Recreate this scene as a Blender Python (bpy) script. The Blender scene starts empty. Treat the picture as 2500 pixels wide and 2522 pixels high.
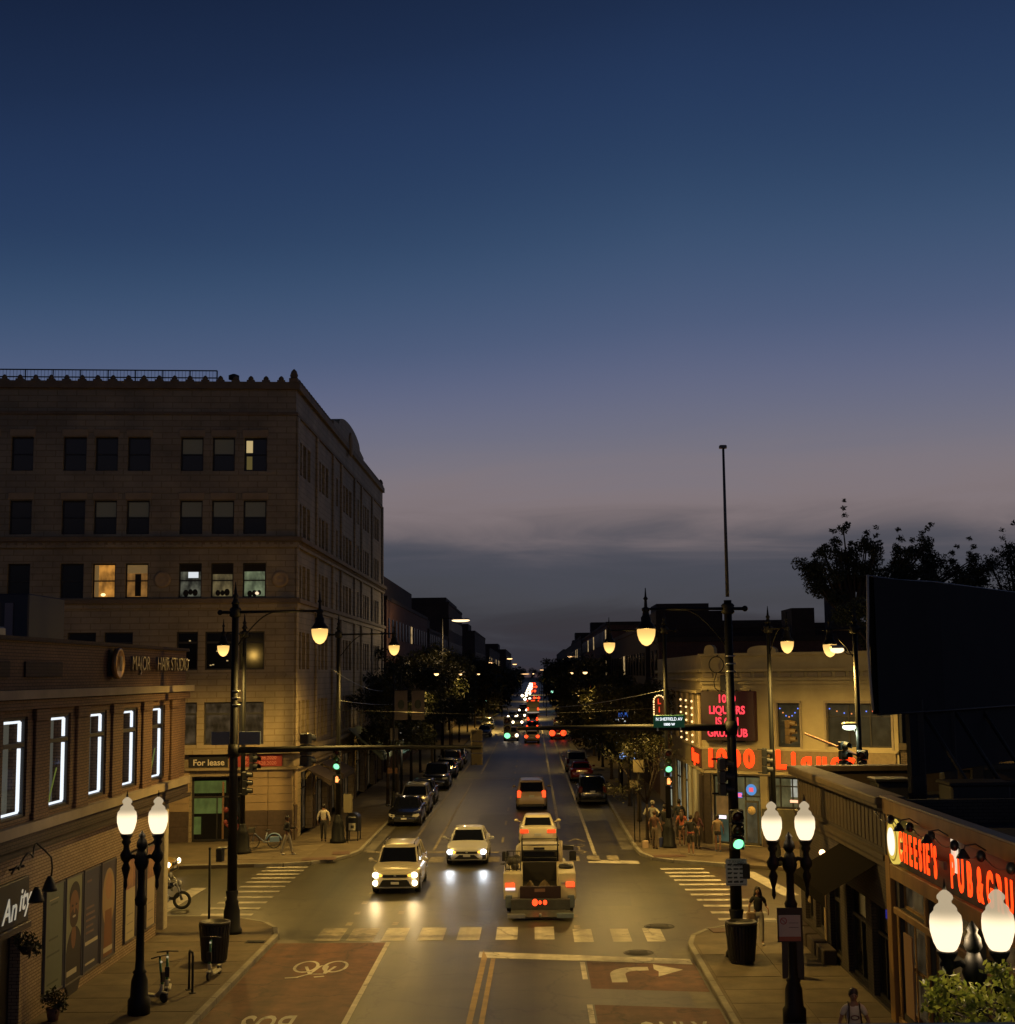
import bpy, bmesh, math, random
import numpy as np
from mathutils import Vector, Matrix
S = bpy.context.scene
COL = S.collection
R = math.radians

# ------------------------------------------------------------------ camera
cam_data = bpy.data.cameras.new("camera")
cam = bpy.data.objects.new("camera", cam_data)
COL.objects.link(cam)
F_PX, W_PX = 3450.0, 2500.0
cam_data.sensor_fit = 'HORIZONTAL'
cam_data.sensor_width = 58.0
cam_data.lens = 58.0 * F_PX / W_PX
cam_data.clip_start, cam_data.clip_end = 0.1, 6000
psi, pit, rho = math.atan(59 / F_PX), math.atan(399.7 / F_PX), .0105
Fw = Vector((-math.sin(psi) * math.cos(pit), math.cos(psi) * math.cos(pit), math.sin(pit)))
R0 = Vector((math.cos(psi), math.sin(psi), 0))
U0 = R0.cross(Fw)
Rv = R0 * math.cos(rho) - U0 * math.sin(rho)
Uv = R0 * math.sin(rho) + U0 * math.cos(rho)
M = Matrix((Rv, Uv, -Fw)).transposed().to_4x4()
M.translation = Vector((0, 0, 8.2))
cam.matrix_world = M
S.camera = cam

# ------------------------------------------------------------------ render look
S.render.engine = 'CYCLES'
S.view_settings.view_transform = 'Standard'
S.view_settings.look = 'None'
S.view_settings.exposure = 0
S.view_settings.gamma = 1
S.view_settings.use_curve_mapping = False
S.cycles.use_denoising = True
S.cycles.max_bounces = 5
S.cycles.diffuse_bounces = 2
S.cycles.glossy_bounces = 3
S.cycles.transmission_bounces = 4
S.cycles.transparent_max_bounces = 8
S.cycles.volume_bounces = 0
S.cycles.sample_clamp_indirect = 3
S.cycles.sample_clamp_direct = 0
S.cycles.caustics_reflective = False
S.cycles.caustics_refractive = False
S.cycles.use_light_tree = True

# ------------------------------------------------------------------ colours
def srgb(h):
    v = [int(h[i:i + 2], 16) / 255 for i in (0, 2, 4)]
    return tuple(x / 12.92 if x <= .04045 else ((x + .055) / 1.055) ** 2.4 for x in v) + (1,)

# ------------------------------------------------------------------ world: dusk sky
Wd = bpy.data.worlds.new("World")
S.world = Wd
Wd.use_nodes = True
nt = Wd.node_tree
nt.nodes.clear()
def N(t, typ, **kw):
    n = t.nodes.new(typ)
    for k, v in kw.items():
        setattr(n, k, v)
    return n
def L(t, a, b): t.links.new(a, b)
out = N(nt, 'ShaderNodeOutputWorld')
bg = N(nt, 'ShaderNodeBackground')
tc = N(nt, 'ShaderNodeTexCoord')
sep = N(nt, 'ShaderNodeSeparateXYZ')
L(nt, tc.outputs['Generated'], sep.inputs[0])
# thin cloud streaks, stretched along the horizon
mp = N(nt, 'ShaderNodeMapping')
mp.inputs['Scale'].default_value = (3.0, 3.0, 19)
mp.inputs['Rotation'].default_value = (0, R(4), 0)
L(nt, tc.outputs['Generated'], mp.inputs[0])
nz = N(nt, 'ShaderNodeTexNoise')
nz.inputs['Scale'].default_value = 1.5
nz.inputs['Detail'].default_value = 8
nz.inputs['Roughness'].default_value = .55
nz.inputs['Distortion'].default_value = .9
L(nt, mp.outputs[0], nz.inputs['Vector'])
# elevation shifted by the streaks (only near the horizon)
sub = N(nt, 'ShaderNodeMath', operation='SUBTRACT'); sub.inputs[1].default_value = .5
L(nt, nz.outputs['Fac'], sub.inputs[0])
fade = N(nt, 'ShaderNodeMapRange')
fade.inputs['From Min'].default_value = .03; fade.inputs['From Max'].default_value = .19
fade.inputs['To Min'].default_value = .12; fade.inputs['To Max'].default_value = .0
L(nt, sep.outputs['Z'], fade.inputs['Value'])
mul = N(nt, 'ShaderNodeMath', operation='MULTIPLY')
L(nt, sub.outputs[0], mul.inputs[0]); L(nt, fade.outputs[0], mul.inputs[1])
# the afterglow sits to the right of the street; upper left is darkened further for the corner vignette
az = N(nt, 'ShaderNodeMapRange')
az.inputs['From Min'].default_value = -.5; az.inputs['From Max'].default_value = .1
az.inputs['To Min'].default_value = .10; az.inputs['To Max'].default_value = .0
L(nt, sep.outputs['X'], az.inputs['Value'])
azm = N(nt, 'ShaderNodeMapRange')
azm.inputs['From Min'].default_value = .12; azm.inputs['From Max'].default_value = .3
azm.inputs['To Min'].default_value = .0; azm.inputs['To Max'].default_value = 1.0
L(nt, sep.outputs['Z'], azm.inputs['Value'])
azx = N(nt, 'ShaderNodeMath', operation='MULTIPLY')
L(nt, az.outputs[0], azx.inputs[0]); L(nt, azm.outputs[0], azx.inputs[1])
a1 = N(nt, 'ShaderNodeMath', operation='ADD'); L(nt, sep.outputs['Z'], a1.inputs[0]); L(nt, mul.outputs[0], a1.inputs[1])
a2 = N(nt, 'ShaderNodeMath', operation='ADD'); L(nt, a1.outputs[0], a2.inputs[0]); L(nt, azx.outputs[0], a2.inputs[1])
sc2 = N(nt, 'ShaderNodeMath', operation='MULTIPLY'); sc2.inputs[1].default_value = 1.6
L(nt, a2.outputs[0], sc2.inputs[0])
cr = N(nt, 'ShaderNodeValToRGB')
ramp = [(-.0, '4a3a3c'), (.008, '33323a'), (.035, '2e323c'), (.055, '43464f'), (.078, '3d4250'), (.10, '57545d'), (.122, '857677'),
        (.161, '71707e'), (.204, '606682'), (.245, '4b5a7a'), (.30, '384f6f'), (.352, '293f60'), (.402, '223659'), (.45, '1b2c4b'), (.53, '0e1a34'), (.62, '070d1c')]
cr.color_ramp.interpolation = 'B_SPLINE'
el = cr.color_ramp.elements
while len(el) < len(ramp): el.new(.5)
for e, (p, c) in zip(el, ramp):
    e.position = p * 1.6; e.color = srgb(c)
L(nt, sc2.outputs[0], cr.inputs['Fac'])
sky = N(nt, 'ShaderNodeTexSky')
sky.sky_type = 'NISHITA'; sky.sun_disc = False
sky.sun_elevation = R(-4); sky.sun_rotation = R(20)
mixn = N(nt, 'ShaderNodeMix', data_type='RGBA', blend_type='ADD')
mixn.inputs['Factor'].default_value = .05
L(nt, cr.outputs[0], mixn.inputs[6]); L(nt, sky.outputs[0], mixn.inputs[7])
L(nt, mixn.outputs[2], bg.inputs['Color'])
bg.inputs['Strength'].default_value = 1.0
L(nt, bg.outputs[0], out.inputs[0])

fill_d = bpy.data.lights.new("dusk_fill", 'SUN')  # faint bluish fill light added for soft modelling after sunset
fill_d.energy = .012; fill_d.angle = R(25); fill_d.color = (.75, .8, 1)
fill_obj = bpy.data.objects.new("dusk_fill", fill_d); COL.objects.link(fill_obj)
fill_obj.rotation_euler = (R(70), 0, R(160))

# ------------------------------------------------------------------ materials
MATS = {}
def mat(name, color, rough=.7, metal=0, noise=0, nscale=8, bump=0, bscale=30, emit=None, estr=0, spec=.5, brick=None, brickscale=1, coat=0, stretch=None):
    if name in MATS: return MATS[name]
    m = bpy.data.materials.new(name); m.use_nodes = True
    t = m.node_tree; b = t.nodes['Principled BSDF']
    c = srgb(color) if isinstance(color, str) else tuple(color) + (1,)
    b.inputs['Roughness'].default_value = rough
    b.inputs['Metallic'].default_value = metal
    b.inputs['Specular IOR Level'].default_value = spec
    if coat: b.inputs['Coat Weight'].default_value = coat; b.inputs['Coat Roughness'].default_value = .08
    b.inputs['Base Color'].default_value = c
    src = None
    if noise or bump or brick:
        tcn = N(t, 'ShaderNodeTexCoord')
        vec = tcn.outputs['Object']
        if stretch:
            mpn = N(t, 'ShaderNodeMapping'); mpn.inputs['Scale'].default_value = stretch
            L(t, vec, mpn.inputs[0]); vec = mpn.outputs[0]
    if noise:
        nn = N(t, 'ShaderNodeTexNoise'); nn.inputs['Scale'].default_value = nscale; nn.inputs['Detail'].default_value = 6
        nn.inputs['Roughness'].default_value = .65
        L(t, vec, nn.inputs['Vector'])
        mr = N(t, 'ShaderNodeMapRange')
        mr.inputs['From Min'].default_value = .3; mr.inputs['From Max'].default_value = .7
        mr.inputs['To Min'].default_value = 1 - noise; mr.inputs['To Max'].default_value = 1 + noise * .7
        L(t, nn.outputs['Fac'], mr.inputs['Value'])
        mx = N(t, 'ShaderNodeMix', data_type='RGBA', blend_type='MULTIPLY'); mx.inputs['Factor'].default_value = 1
        mx.inputs[6].default_value = c; L(t, mr.outputs[0], mx.inputs[7])
        L(t, mx.outputs[2], b.inputs['Base Color']); src = mx.outputs[2]
    if brick:
        # brick coursing laid in the wall's own plane (x along, z up)
        sx = N(t, 'ShaderNodeSeparateXYZ'); L(t, vec, sx.inputs[0])
        cx = N(t, 'ShaderNodeCombineXYZ')
        ad = N(t, 'ShaderNodeMath', operation='ADD'); L(t, sx.outputs['X'], ad.inputs[0]); L(t, sx.outputs['Y'], ad.inputs[1])
        L(t, ad.outputs[0], cx.inputs[0]); L(t, sx.outputs['Z'], cx.inputs[1])
        bt = N(t, 'ShaderNodeTexBrick')
        bt.inputs['Scale'].default_value = brickscale
        bt.inputs['Brick Width'].default_value = .24; bt.inputs['Row Height'].default_value = .078
        bt.inputs['Mortar Size'].default_value = .008; bt.inputs['Mortar Smooth'].default_value = .3
        bt.inputs['Color1'].default_value = (1, 1, 1, 1); bt.inputs['Color2'].default_value = (.80, .77, .75, 1) if brickscale == 1 else (.86, .84, .82, 1); bt.inputs['Mortar'].default_value = srgb(brick)
        bt.inputs['Bias'].default_value = -.2
        L(t, cx.outputs[0], bt.inputs['Vector'])
        m2 = N(t, 'ShaderNodeMix', data_type='RGBA', blend_type='MULTIPLY'); m2.inputs['Factor'].default_value = 1
        if src: L(t, src, m2.inputs[6])
        else: m2.inputs[6].default_value = c
        L(t, bt.outputs['Color'], m2.inputs[7]); L(t, m2.outputs[2], b.inputs['Base Color'])
        bp = N(t, 'ShaderNodeBump'); bp.inputs['Strength'].default_value = .5 if brickscale == 1 else .2; bp.inputs['Distance'].default_value = .01; bp.invert = True
        L(t, bt.outputs['Fac'], bp.inputs['Height']); L(t, bp.outputs[0], b.inputs['Normal'])
    elif bump:
        n3 = N(t, 'ShaderNodeTexNoise'); n3.inputs['Scale'].default_value = bscale; n3.inputs['Detail'].default_value = 4
        L(t, vec, n3.inputs['Vector'])
        bp = N(t, 'ShaderNodeBump'); bp.inputs['Strength'].default_value = bump; bp.inputs['Distance'].default_value = .02
        L(t, n3.outputs['Fac'], bp.inputs['Height']); L(t, bp.outputs[0], b.inputs['Normal'])
    if emit is not None:
        b.inputs['Emission Color'].default_value = srgb(emit) if isinstance(emit, str) else tuple(emit) + (1,)
        b.inputs['Emission Strength'].default_value = estr
    MATS[name] = m
    return m

def lampglass(name, col, top, bottom, z0, z1, clear=.5):
    """translucent lamp glass: glows, brighter near the burner; lets the lamp's own light out"""
    if name in MATS: return MATS[name]
    m = bpy.data.materials.new(name); m.use_nodes = True
    t = m.node_tree; t.nodes.clear()
    o = N(t, 'ShaderNodeOutputMaterial'); e = N(t, 'ShaderNodeEmission'); tr = N(t, 'ShaderNodeBsdfTransparent'); mx = N(t, 'ShaderNodeMixShader')
    tr.inputs[0].default_value = (1, .95, .85, 1)
    tcn = N(t, 'ShaderNodeTexCoord'); sx = N(t, 'ShaderNodeSeparateXYZ'); L(t, tcn.outputs['Object'], sx.inputs[0])
    mr = N(t, 'ShaderNodeMapRange'); mr.interpolation_type = 'SMOOTHSTEP'
    mr.inputs['From Min'].default_value = z0; mr.inputs['From Max'].default_value = z1
    mr.inputs['To Min'].default_value = bottom; mr.inputs['To Max'].default_value = top
    L(t, sx.outputs['Z'], mr.inputs['Value']); L(t, mr.outputs[0], e.inputs['Strength'])
    e.inputs['Color'].default_value = tuple(col) + (1,)
    mx.inputs[0].default_value = clear
    L(t, e.outputs[0], mx.inputs[1]); L(t, tr.outputs[0], mx.inputs[2]); L(t, mx.outputs[0], o.inputs[0])
    m.cycles.emission_sampling = 'NONE'
    MATS[name] = m
    return m

def glow(name, col, strength, sample=False):
    if name in MATS: return MATS[name]
    m = bpy.data.materials.new(name); m.use_nodes = True
    t = m.node_tree; t.nodes.clear()
    o = N(t, 'ShaderNodeOutputMaterial'); e = N(t, 'ShaderNodeEmission')
    e.inputs[0].default_value = tuple(col) + (1,); e.inputs[1].default_value = strength
    L(t, e.outputs[0], o.inputs[0])
    if not sample: m.cycles.emission_sampling = 'NONE'
    MATS[name] = m
    return m

def litpane(name, col, strength, dark=.25, scale=(1.2, 1, .8), z0=-1, z1=1):
    """a lit window pane seen from outside: uneven room light behind glass"""
    if name in MATS: return MATS[name]
    m = bpy.data.materials.new(name); m.use_nodes = True
    t = m.node_tree; b = t.nodes['Principled BSDF']
    b.inputs['Base Color'].default_value = (.02, .02, .02, 1); b.inputs['Roughness'].default_value = .1
    tcn = N(t, 'ShaderNodeTexCoord'); mp_ = N(t, 'ShaderNodeMapping'); mp_.inputs['Scale'].default_value = scale
    L(t, tcn.outputs['Object'], mp_.inputs[0])
    n1 = N(t, 'ShaderNodeTexNoise'); n1.inputs['Scale'].default_value = 2.2; n1.inputs['Detail'].default_value = 3
    L(t, mp_.outputs[0], n1.inputs['Vector'])
    mr = N(t, 'ShaderNodeMapRange'); mr.inputs['From Min'].default_value = .35; mr.inputs['From Max'].default_value = .65
    mr.inputs['To Min'].default_value = dark * strength; mr.inputs['To Max'].default_value = strength
    L(t, n1.outputs['Fac'], mr.inputs['Value'])
    b.inputs['Emission Color'].default_value = tuple(col) + (1,)
    L(t, mr.outputs[0], b.inputs['Emission Strength'])
    m.cycles.emission_sampling = 'NONE'
    MATS[name] = m
    return m

# ------------------------------------------------------------------ mesh helpers
class MB:
    def __init__(s): s.v = []; s.f = []; s.sm = []
    def add(s, vs, fs, smooth=False):
        o = len(s.v); s.v += [tuple(p) for p in vs]
        s.f += [tuple(i + o for i in f) for f in fs]; s.sm += [smooth] * len(fs); return s
    def box(s, x0, y0, z0, x1, y1, z1, m=None):
        vs = [(x0, y0, z0), (x1, y0, z0), (x1, y1, z0), (x0, y1, z0), (x0, y0, z1), (x1, y0, z1), (x1, y1, z1), (x0, y1, z1)]
        if m is not None: vs = [tuple(m @ Vector(p)) for p in vs]
        return s.add(vs, [(0, 3, 2, 1), (4, 5, 6, 7), (0, 1, 5, 4), (1, 2, 6, 5), (2, 3, 7, 6), (3, 0, 4, 7)])
    def cbox(s, x0, y0, z0, x1, y1, z1, c=.02):
        """box with chamfered vertical and top edges"""
        z2 = z1 - c
        lo = [(x0 + c, y0), (x1 - c, y0), (x1, y0 + c), (x1, y1 - c), (x1 - c, y1), (x0 + c, y1), (x0, y1 - c), (x0, y0 + c)]
        cx, cy = (x0 + x1) / 2, (y0 + y1) / 2
        hi = [(px - math.copysign(c, px - cx), py - math.copysign(c, py - cy)) for px, py in lo]
        vs = [(a, b, z0) for a, b in lo] + [(a, b, z2) for a, b in lo] + [(a, b, z1) for a, b in hi]
        fs = [tuple(range(7, -1, -1)), tuple(range(16, 24))]
        for k in (0, 8):
            fs += [(k + i, k + (i + 1) % 8, k + 8 + (i + 1) % 8, k + 8 + i) for i in range(8)]
        return s.add(vs, fs)
    def tube(s, pts, rad, n=8, cap=True, smooth=True):
        pts = [Vector(p) for p in pts]
        if not hasattr(rad, '__len__'): rad = [rad] * len(pts)
        vs = []; up = None
        for i, p in enumerate(pts):
            d = (pts[min(i + 1, len(pts) - 1)] - pts[max(i - 1, 0)])
            d.normalize()
            if up is None:
                up = Vector((0, 0, 1)) if abs(d.z) < .9 else Vector((1, 0, 0))
            a = d.cross(up)
            if a.length < 1e-4: a = d.cross(Vector((.3, 1, .2)))
            a.normalize(); b_ = d.cross(a).normalized(); up = a.cross(d).normalized()
            vs += [p + (a * math.cos(2 * math.pi * k / n) + b_ * math.sin(2 * math.pi * k / n)) * rad[i] for k in range(n)]
        fs = []
        for i in range(len(pts) - 1):
            for k in range(n):
                q = (k + 1) % n
                fs.append((i * n + k, i * n + q, (i + 1) * n + q, (i + 1) * n + k))
        s.add(vs, fs, smooth)
        if cap:
            o = len(s.v) - len(vs)
            s.f.append(tuple(o + k for k in range(n - 1, -1, -1))); s.sm.append(False)
            s.f.append(tuple(o + (len(pts) - 1) * n + k for k in range(n))); s.sm.append(False)
        return s
    def lathe(s, prof, c=(0, 0, 0), n=16, smooth=True, sx=1, sy=1):
        vs = []; m_ = len(prof)
        for r_, z in prof:
            vs += [(c[0] + r_ * sx * math.cos(2 * math.pi * k / n), c[1] + r_ * sy * math.sin(2 * math.pi * k / n), c[2] + z) for k in range(n)]
        fs = []
        for i in range(m_ - 1):
            for k in range(n):
                q = (k + 1) % n
                fs.append((i * n + k, i * n + q, (i + 1) * n + q, (i + 1) * n + k))
        fs.append(tuple(range(n - 1, -1, -1))); fs.append(tuple((m_ - 1) * n + k for k in range(n)))
        s.add(vs, fs, smooth); return s
    def cyl(s, p0, p1, r0, r1=None, n=12, smooth=True):
        return s.tube([p0, p1], [r0, r0 if r1 is None else r1], n, True, smooth)
    def prism(s, poly, z0, z1):
        n = len(poly)
        s.add([(x, y, z0) for x, y in poly] + [(x, y, z1) for x, y in poly],
              [tuple(range(n - 1, -1, -1)), tuple(range(n, 2 * n))] + [(i, (i + 1) % n, n + (i + 1) % n, n + i) for i in range(n)])
        return s
    def quad(s, a, b, c, d): return s.add([a, b, c, d], [(0, 1, 2, 3)])
    def ball(s, c, r, n=12, m_=8, sc=(1, 1, 1)):
        prof = [(max(1e-4, r * math.sin(math.pi * i / m_)), -r * math.cos(math.pi * i / m_)) for i in range(m_ + 1)]
        vs = []
        for rr, z in prof:
            vs += [(c[0] + rr * sc[0] * math.cos(2 * math.pi * k / n), c[1] + rr * sc[1] * math.sin(2 * math.pi * k / n), c[2] + z * sc[2]) for k in range(n)]
        fs = []
        for i in range(m_):
            for k in range(n):
                q = (k + 1) % n
                fs.append((i * n + k, i * n + q, (i + 1) * n + q, (i + 1) * n + k))
        return s.add(vs, fs, True)
    def xf(s, m):
        s.v = [tuple(m @ Vector(p)) for p in s.v]; return s
    def mesh(s, name):
        me = bpy.data.meshes.new(name)
        me.from_pydata(s.v, [], s.f)
        me.polygons.foreach_set('use_smooth', s.sm)
        me.update()
        return me

def link(name, me, m=None, parent=None, loc=(0, 0, 0), rot=(0, 0, 0)):
    o = bpy.data.objects.new(name, me); COL.objects.link(o)
    if m is not None and me is not None and not me.materials: me.materials.append(m)
    o.location = loc; o.rotation_euler = rot if hasattr(rot, '__len__') else (0, 0, rot)
    if parent is not None: o.parent = parent
    return o
def obj(name, mb, m, parent=None, loc=(0, 0, 0), rot=0):
    return link(name, mb.mesh(name) if isinstance(mb, MB) else mb, m, parent, loc, rot)
def tag(o, label=None, cat=None, group=None, kind=None):
    if label: o['label'] = label
    if cat: o['category'] = cat
    if group: o['group'] = group
    if kind: o['kind'] = kind
    return o
def thing(name, label, cat, loc=(0, 0, 0), rot=0, group=None):
    o = link(name, None, None, None, loc, rot)
    return tag(o, label, cat, group)
def struct(name, mb, m, loc=(0, 0, 0), rot=0, parent=None):
    o = obj(name, mb, m, parent, loc, rot)
    if parent is None: o['kind'] = 'structure'
    return o
def copy_tree(o, parent=None):
    c = o.copy(); COL.objects.link(c)
    if parent is not None: c.parent = parent
    for ch in list(o.children): copy_tree(ch, c)
    return c

def text(name, s, size, m, parent=None, loc=(0, 0, 0), rot=(R(90), 0, 0), ext=.01, bold=0, align='CENTER', sx=1.0, spacing=1.0, shear=0):
    cu = bpy.data.curves.new(name, 'FONT')
    cu.body = s; cu.size = size; cu.extrude = ext; cu.offset = bold; cu.align_x = align; cu.align_y = 'CENTER'
    cu.resolution_u = 3; cu.space_character = spacing; cu.shear = shear
    t = bpy.data.objects.new(name, cu); COL.objects.link(t)
    dg = bpy.context.evaluated_depsgraph_get()
    me = bpy.data.meshes.new_from_object(t.evaluated_get(dg))
    bpy.data.objects.remove(t); bpy.data.curves.remove(cu)
    if sx != 1:
        for v in me.vertices: v.co.x *= sx
    me.name = name
    return link(name, me, m, parent, loc, rot)

def lamp(name, kind, loc, energy, color, parent=None, radius=.1, rot=(0, 0, 0), spot=None, blend=.5):
    d = bpy.data.lights.new(name, kind); d.energy = energy; d.color = color
    if kind != 'SUN': d.shadow_soft_size = radius
    if spot: d.spot_size = spot; d.spot_blend = blend
    o = bpy.data.objects.new(name, d); COL.objects.link(o); o.location = loc; o.rotation_euler = rot
    if parent is not None: o.parent = parent
    return o

# wall with real openings, built in the plane y=0 (outer face), going back to y=d
def facade(x0, x1, z0, z1, ops, d=.35):
    xs = sorted({x0, x1, *[o[0] for o in ops], *[o[1] for o in ops]})
    zs = sorted({z0, z1, *[o[2] for o in ops], *[o[3] for o in ops]})
    xs = [x for x in xs if x0 <= x <= x1]; zs = [z for z in zs if z0 <= z <= z1]
    mb = MB()
    def inside(x, z): return any(o[0] < x < o[1] and o[2] < z < o[3] for o in ops)
    for j in range(len(zs) - 1):
        i = 0
        while i < len(xs) - 1:
            if inside((xs[i] + xs[i + 1]) / 2, (zs[j] + zs[j + 1]) / 2): i += 1; continue
            k = i
            while k < len(xs) - 1 and not inside((xs[k] + xs[k + 1]) / 2, (zs[j] + zs[j + 1]) / 2): k += 1
            mb.quad((xs[i], 0, zs[j]), (xs[k], 0, zs[j]), (xs[k], 0, zs[j + 1]), (xs[i], 0, zs[j + 1]))
            i = k
    for a, b, c, e in ops:
        mb.quad((a, 0, c), (a, d, c), (a, d, e), (a, 0, e)); mb.quad((b, 0, e), (b, d, e), (b, d, c), (b, 0, c))
        mb.quad((a, 0, e), (a, d, e), (b, d, e), (b, 0, e)); mb.quad((b, 0, c), (b, d, c), (a, d, c), (a, 0, c))
    return mb
# ------------------------------------------------------------------ common materials
ASPHALT = mat('asphalt', (.052, .047, .028), .45, noise=.35, nscale=.55, bump=.2, bscale=38, spec=.32)
ASPH_X = mat('asphalt_patch', (.04, .038, .035), .5, noise=.3, nscale=2, bump=.3, bscale=40)
REDP = mat('red_lane_paint', (.105, .042, .021), .65, spec=.28, noise=.5, nscale=1.6, bump=.3, bscale=38)
WHP = mat('white_road_paint', (.42, .39, .32), .6, noise=.35, nscale=2.2, bump=.2, bscale=40)
WHW = mat('worn_white_paint', (.22, .19, .13), .6, noise=.55, nscale=3.5, bump=.2, bscale=40)
YEP = mat('yellow_road_paint', (.30, .20, .06), .6, noise=.35, nscale=2.2, bump=.2, bscale=40)
CONC = mat('concrete', (.15, .135, .11), .85, noise=.3, nscale=1.4, bump=.25, bscale=30)
CONCD = mat('concrete_walk', (.11, .085, .052), .85, noise=.35, nscale=.9, bump=.25, bscale=30)
KERBM = mat('kerb_concrete', (.21, .195, .155), .8, noise=.3, nscale=1.7, bump=.25, bscale=25)
IRON = mat('cast_iron', (.03, .028, .026), .6, metal=.4, noise=.2, bump=.3, bscale=60)
POLEM = mat('black_green_pole_paint', (.006, .0065, .006), .6, noise=.25, nscale=3, spec=.3)
DARKG = mat('dark_window_glass', (.008, .009, .011), .14, spec=.28, noise=.3, nscale=.7)
STEEL = mat('galvanised_steel', (.35, .36, .36), .4, metal=.7, noise=.2)
BLACK = mat('black_plastic', (.015, .015, .016), .45)
TACT = mat('tactile_plate', (.09, .045, .03), .8, noise=.3, nscale=3)

# wheel tracks, oil and drips worn into the asphalt
def wear(m):
    t = m.node_tree; b = t.nodes['Principled BSDF']
    src = b.inputs['Base Color'].links[0].from_socket
    tcn = N(t, 'ShaderNodeTexCoord'); mpn = N(t, 'ShaderNodeMapping'); mpn.inputs['Scale'].default_value = (.75, .012, 1); L(t, tcn.outputs['Object'], mpn.inputs[0])
    n1 = N(t, 'ShaderNodeTexNoise'); n1.inputs['Scale'].default_value = 1.3; n1.inputs['Detail'].default_value = 5; L(t, mpn.outputs[0], n1.inputs['Vector'])
    mr = N(t, 'ShaderNodeMapRange'); mr.inputs['From Min'].default_value = .38; mr.inputs['From Max'].default_value = .62; mr.inputs['To Min'].default_value = .68; mr.inputs['To Max'].default_value = 1.25; L(t, n1.outputs['Fac'], mr.inputs['Value'])
    v = N(t, 'ShaderNodeTexVoronoi', feature='DISTANCE_TO_EDGE'); v.inputs['Scale'].default_value = .35
    nd = N(t, 'ShaderNodeTexNoise'); nd.inputs['Scale'].default_value = 1.6; nd.inputs['Detail'].default_value = 4; L(t, tcn.outputs['Object'], nd.inputs['Vector'])
    mv = N(t, 'ShaderNodeMix', data_type='RGBA', blend_type='ADD'); mv.inputs['Factor'].default_value = .9; L(t, tcn.outputs['Object'], mv.inputs[6]); L(t, nd.outputs['Color'], mv.inputs[7]); L(t, mv.outputs[2], v.inputs['Vector'])
    mc_ = N(t, 'ShaderNodeMapRange'); mc_.inputs['From Min'].default_value = .0; mc_.inputs['From Max'].default_value = .02; mc_.inputs['To Min'].default_value = .45; mc_.inputs['To Max'].default_value = 1; L(t, v.outputs['Distance'], mc_.inputs['Value'])
    mm = N(t, 'ShaderNodeMath', operation='MULTIPLY'); L(t, mr.outputs[0], mm.inputs[0]); L(t, mc_.outputs[0], mm.inputs[1])
    mx = N(t, 'ShaderNodeMix', data_type='RGBA', blend_type='MULTIPLY'); mx.inputs['Factor'].default_value = 1; L(t, src, mx.inputs[6]); L(t, mm.outputs[0], mx.inputs[7]); L(t, mx.outputs[2], b.inputs['Base Color'])
wear(ASPHALT); wear(REDP); wear(WHP); wear(WHW)

# ------------------------------------------------------------------ ground and roads
struct('ground', MB().quad((-900, -60, -.06), (900, -60, -.06), (900, 3600, -.06), (-900, 3600, -.06)), mat('ground_soil', (.03, .028, .022), .9, noise=.3, nscale=.2))
rd = MB()
rd.quad((-9.5, 6, 0), (6.5, 6, 0), (6.5, 1500, 0), (-9.5, 1500, 0))
struct('road', rd, ASPHALT)
cs = MB()
cs.quad((-60, 52, -.004), (-8, 45.5, -.004), (-8, 64.5, -.004), (-60, 66, -.004))
cs.quad((4, 42, -.004), (60, 12, -.004), (60, 40, -.004), (4, 66, -.004))
struct('cross_street_road', cs, ASPHALT)
pt = MB()
pt.quad((-7.6, 49, .003), (-3.1, 49, .003), (-3.1, 59, .003), (-7.6, 59.4, .003))
struct('asphalt_repair', MB().quad((-4.4, 50.5, .003), (-1.6, 50.2, .003), (-1.5, 56.5, .003), (-4.5, 56.8, .003)), ASPH_X)
struct('asphalt_repair', MB().quad((2.0, 51, .0035), (3.4, 51, .0035), (3.5, 54.2, .0035), (2.1, 54.4, .0035)), ASPH_X)
struct('asphalt_repair', MB().quad((-3.2, 70, .003), (-1.0, 70, .003), (-.9, 84, .003), (-3.2, 84, .003)), ASPH_X)

def walk(name, outer, h=.14):
    """raised pavement polygon"""
    return struct(name, MB().prism(outer, -.05, h), CONCD)
Ln = [(-12.2, 8), (-8.2, 8), (-8.2, 45.2), (-8.45, 46.4), (-8.95, 47.4), (-9.8, 48.15), (-10.8, 48.6), (-60, 52), (-60, 50), (-45, 49)]
Ln = [(-45, 8), (-8.2, 8), (-8.2, 45.2), (-8.45, 46.4), (-8.95, 47.4), (-9.8, 48.15), (-10.8, 48.6), (-20, 49.6), (-60, 53), (-60, 8)]
Lf = [(-8.2, 240), (-8.2, 66.6), (-8.5, 64.9), (-9.1, 63.5), (-9.9, 62.6), (-11, 62.1), (-15.4, 61.4), (-60, 60.5), (-60, 240)]
Rn = [(30, 8), (30, 30.2), (8.2, 46.55), (7.4, 46.75), (6.4, 46.5), (5.4, 45.6), (4.85, 44.6), (4.6, 43.2), (4.6, 8)]
Rf = [(60, 240), (60, 28), (8.9, 60.3), (7.2, 61.5), (6.0, 62.2), (5.2, 63.1), (4.8, 64.8), (4.7, 67), (4.7, 240)]
P1 = walk('pavement_left_near', list(reversed(Ln)) if False else Ln)
P2 = walk('pavement_left_far', Lf[::-1])
P3 = walk('pavement_right_near', Rn[::-1])
P4 = walk('pavement_right_far', Rf)
for nm, x0, x1 in (('pavement_left_distant', -30, -8.2), ('pavement_right_distant', 4.7, 30)):
    struct(nm, MB().box(x0, 262, -.05, x1, 700, .14), CONCD)

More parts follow.
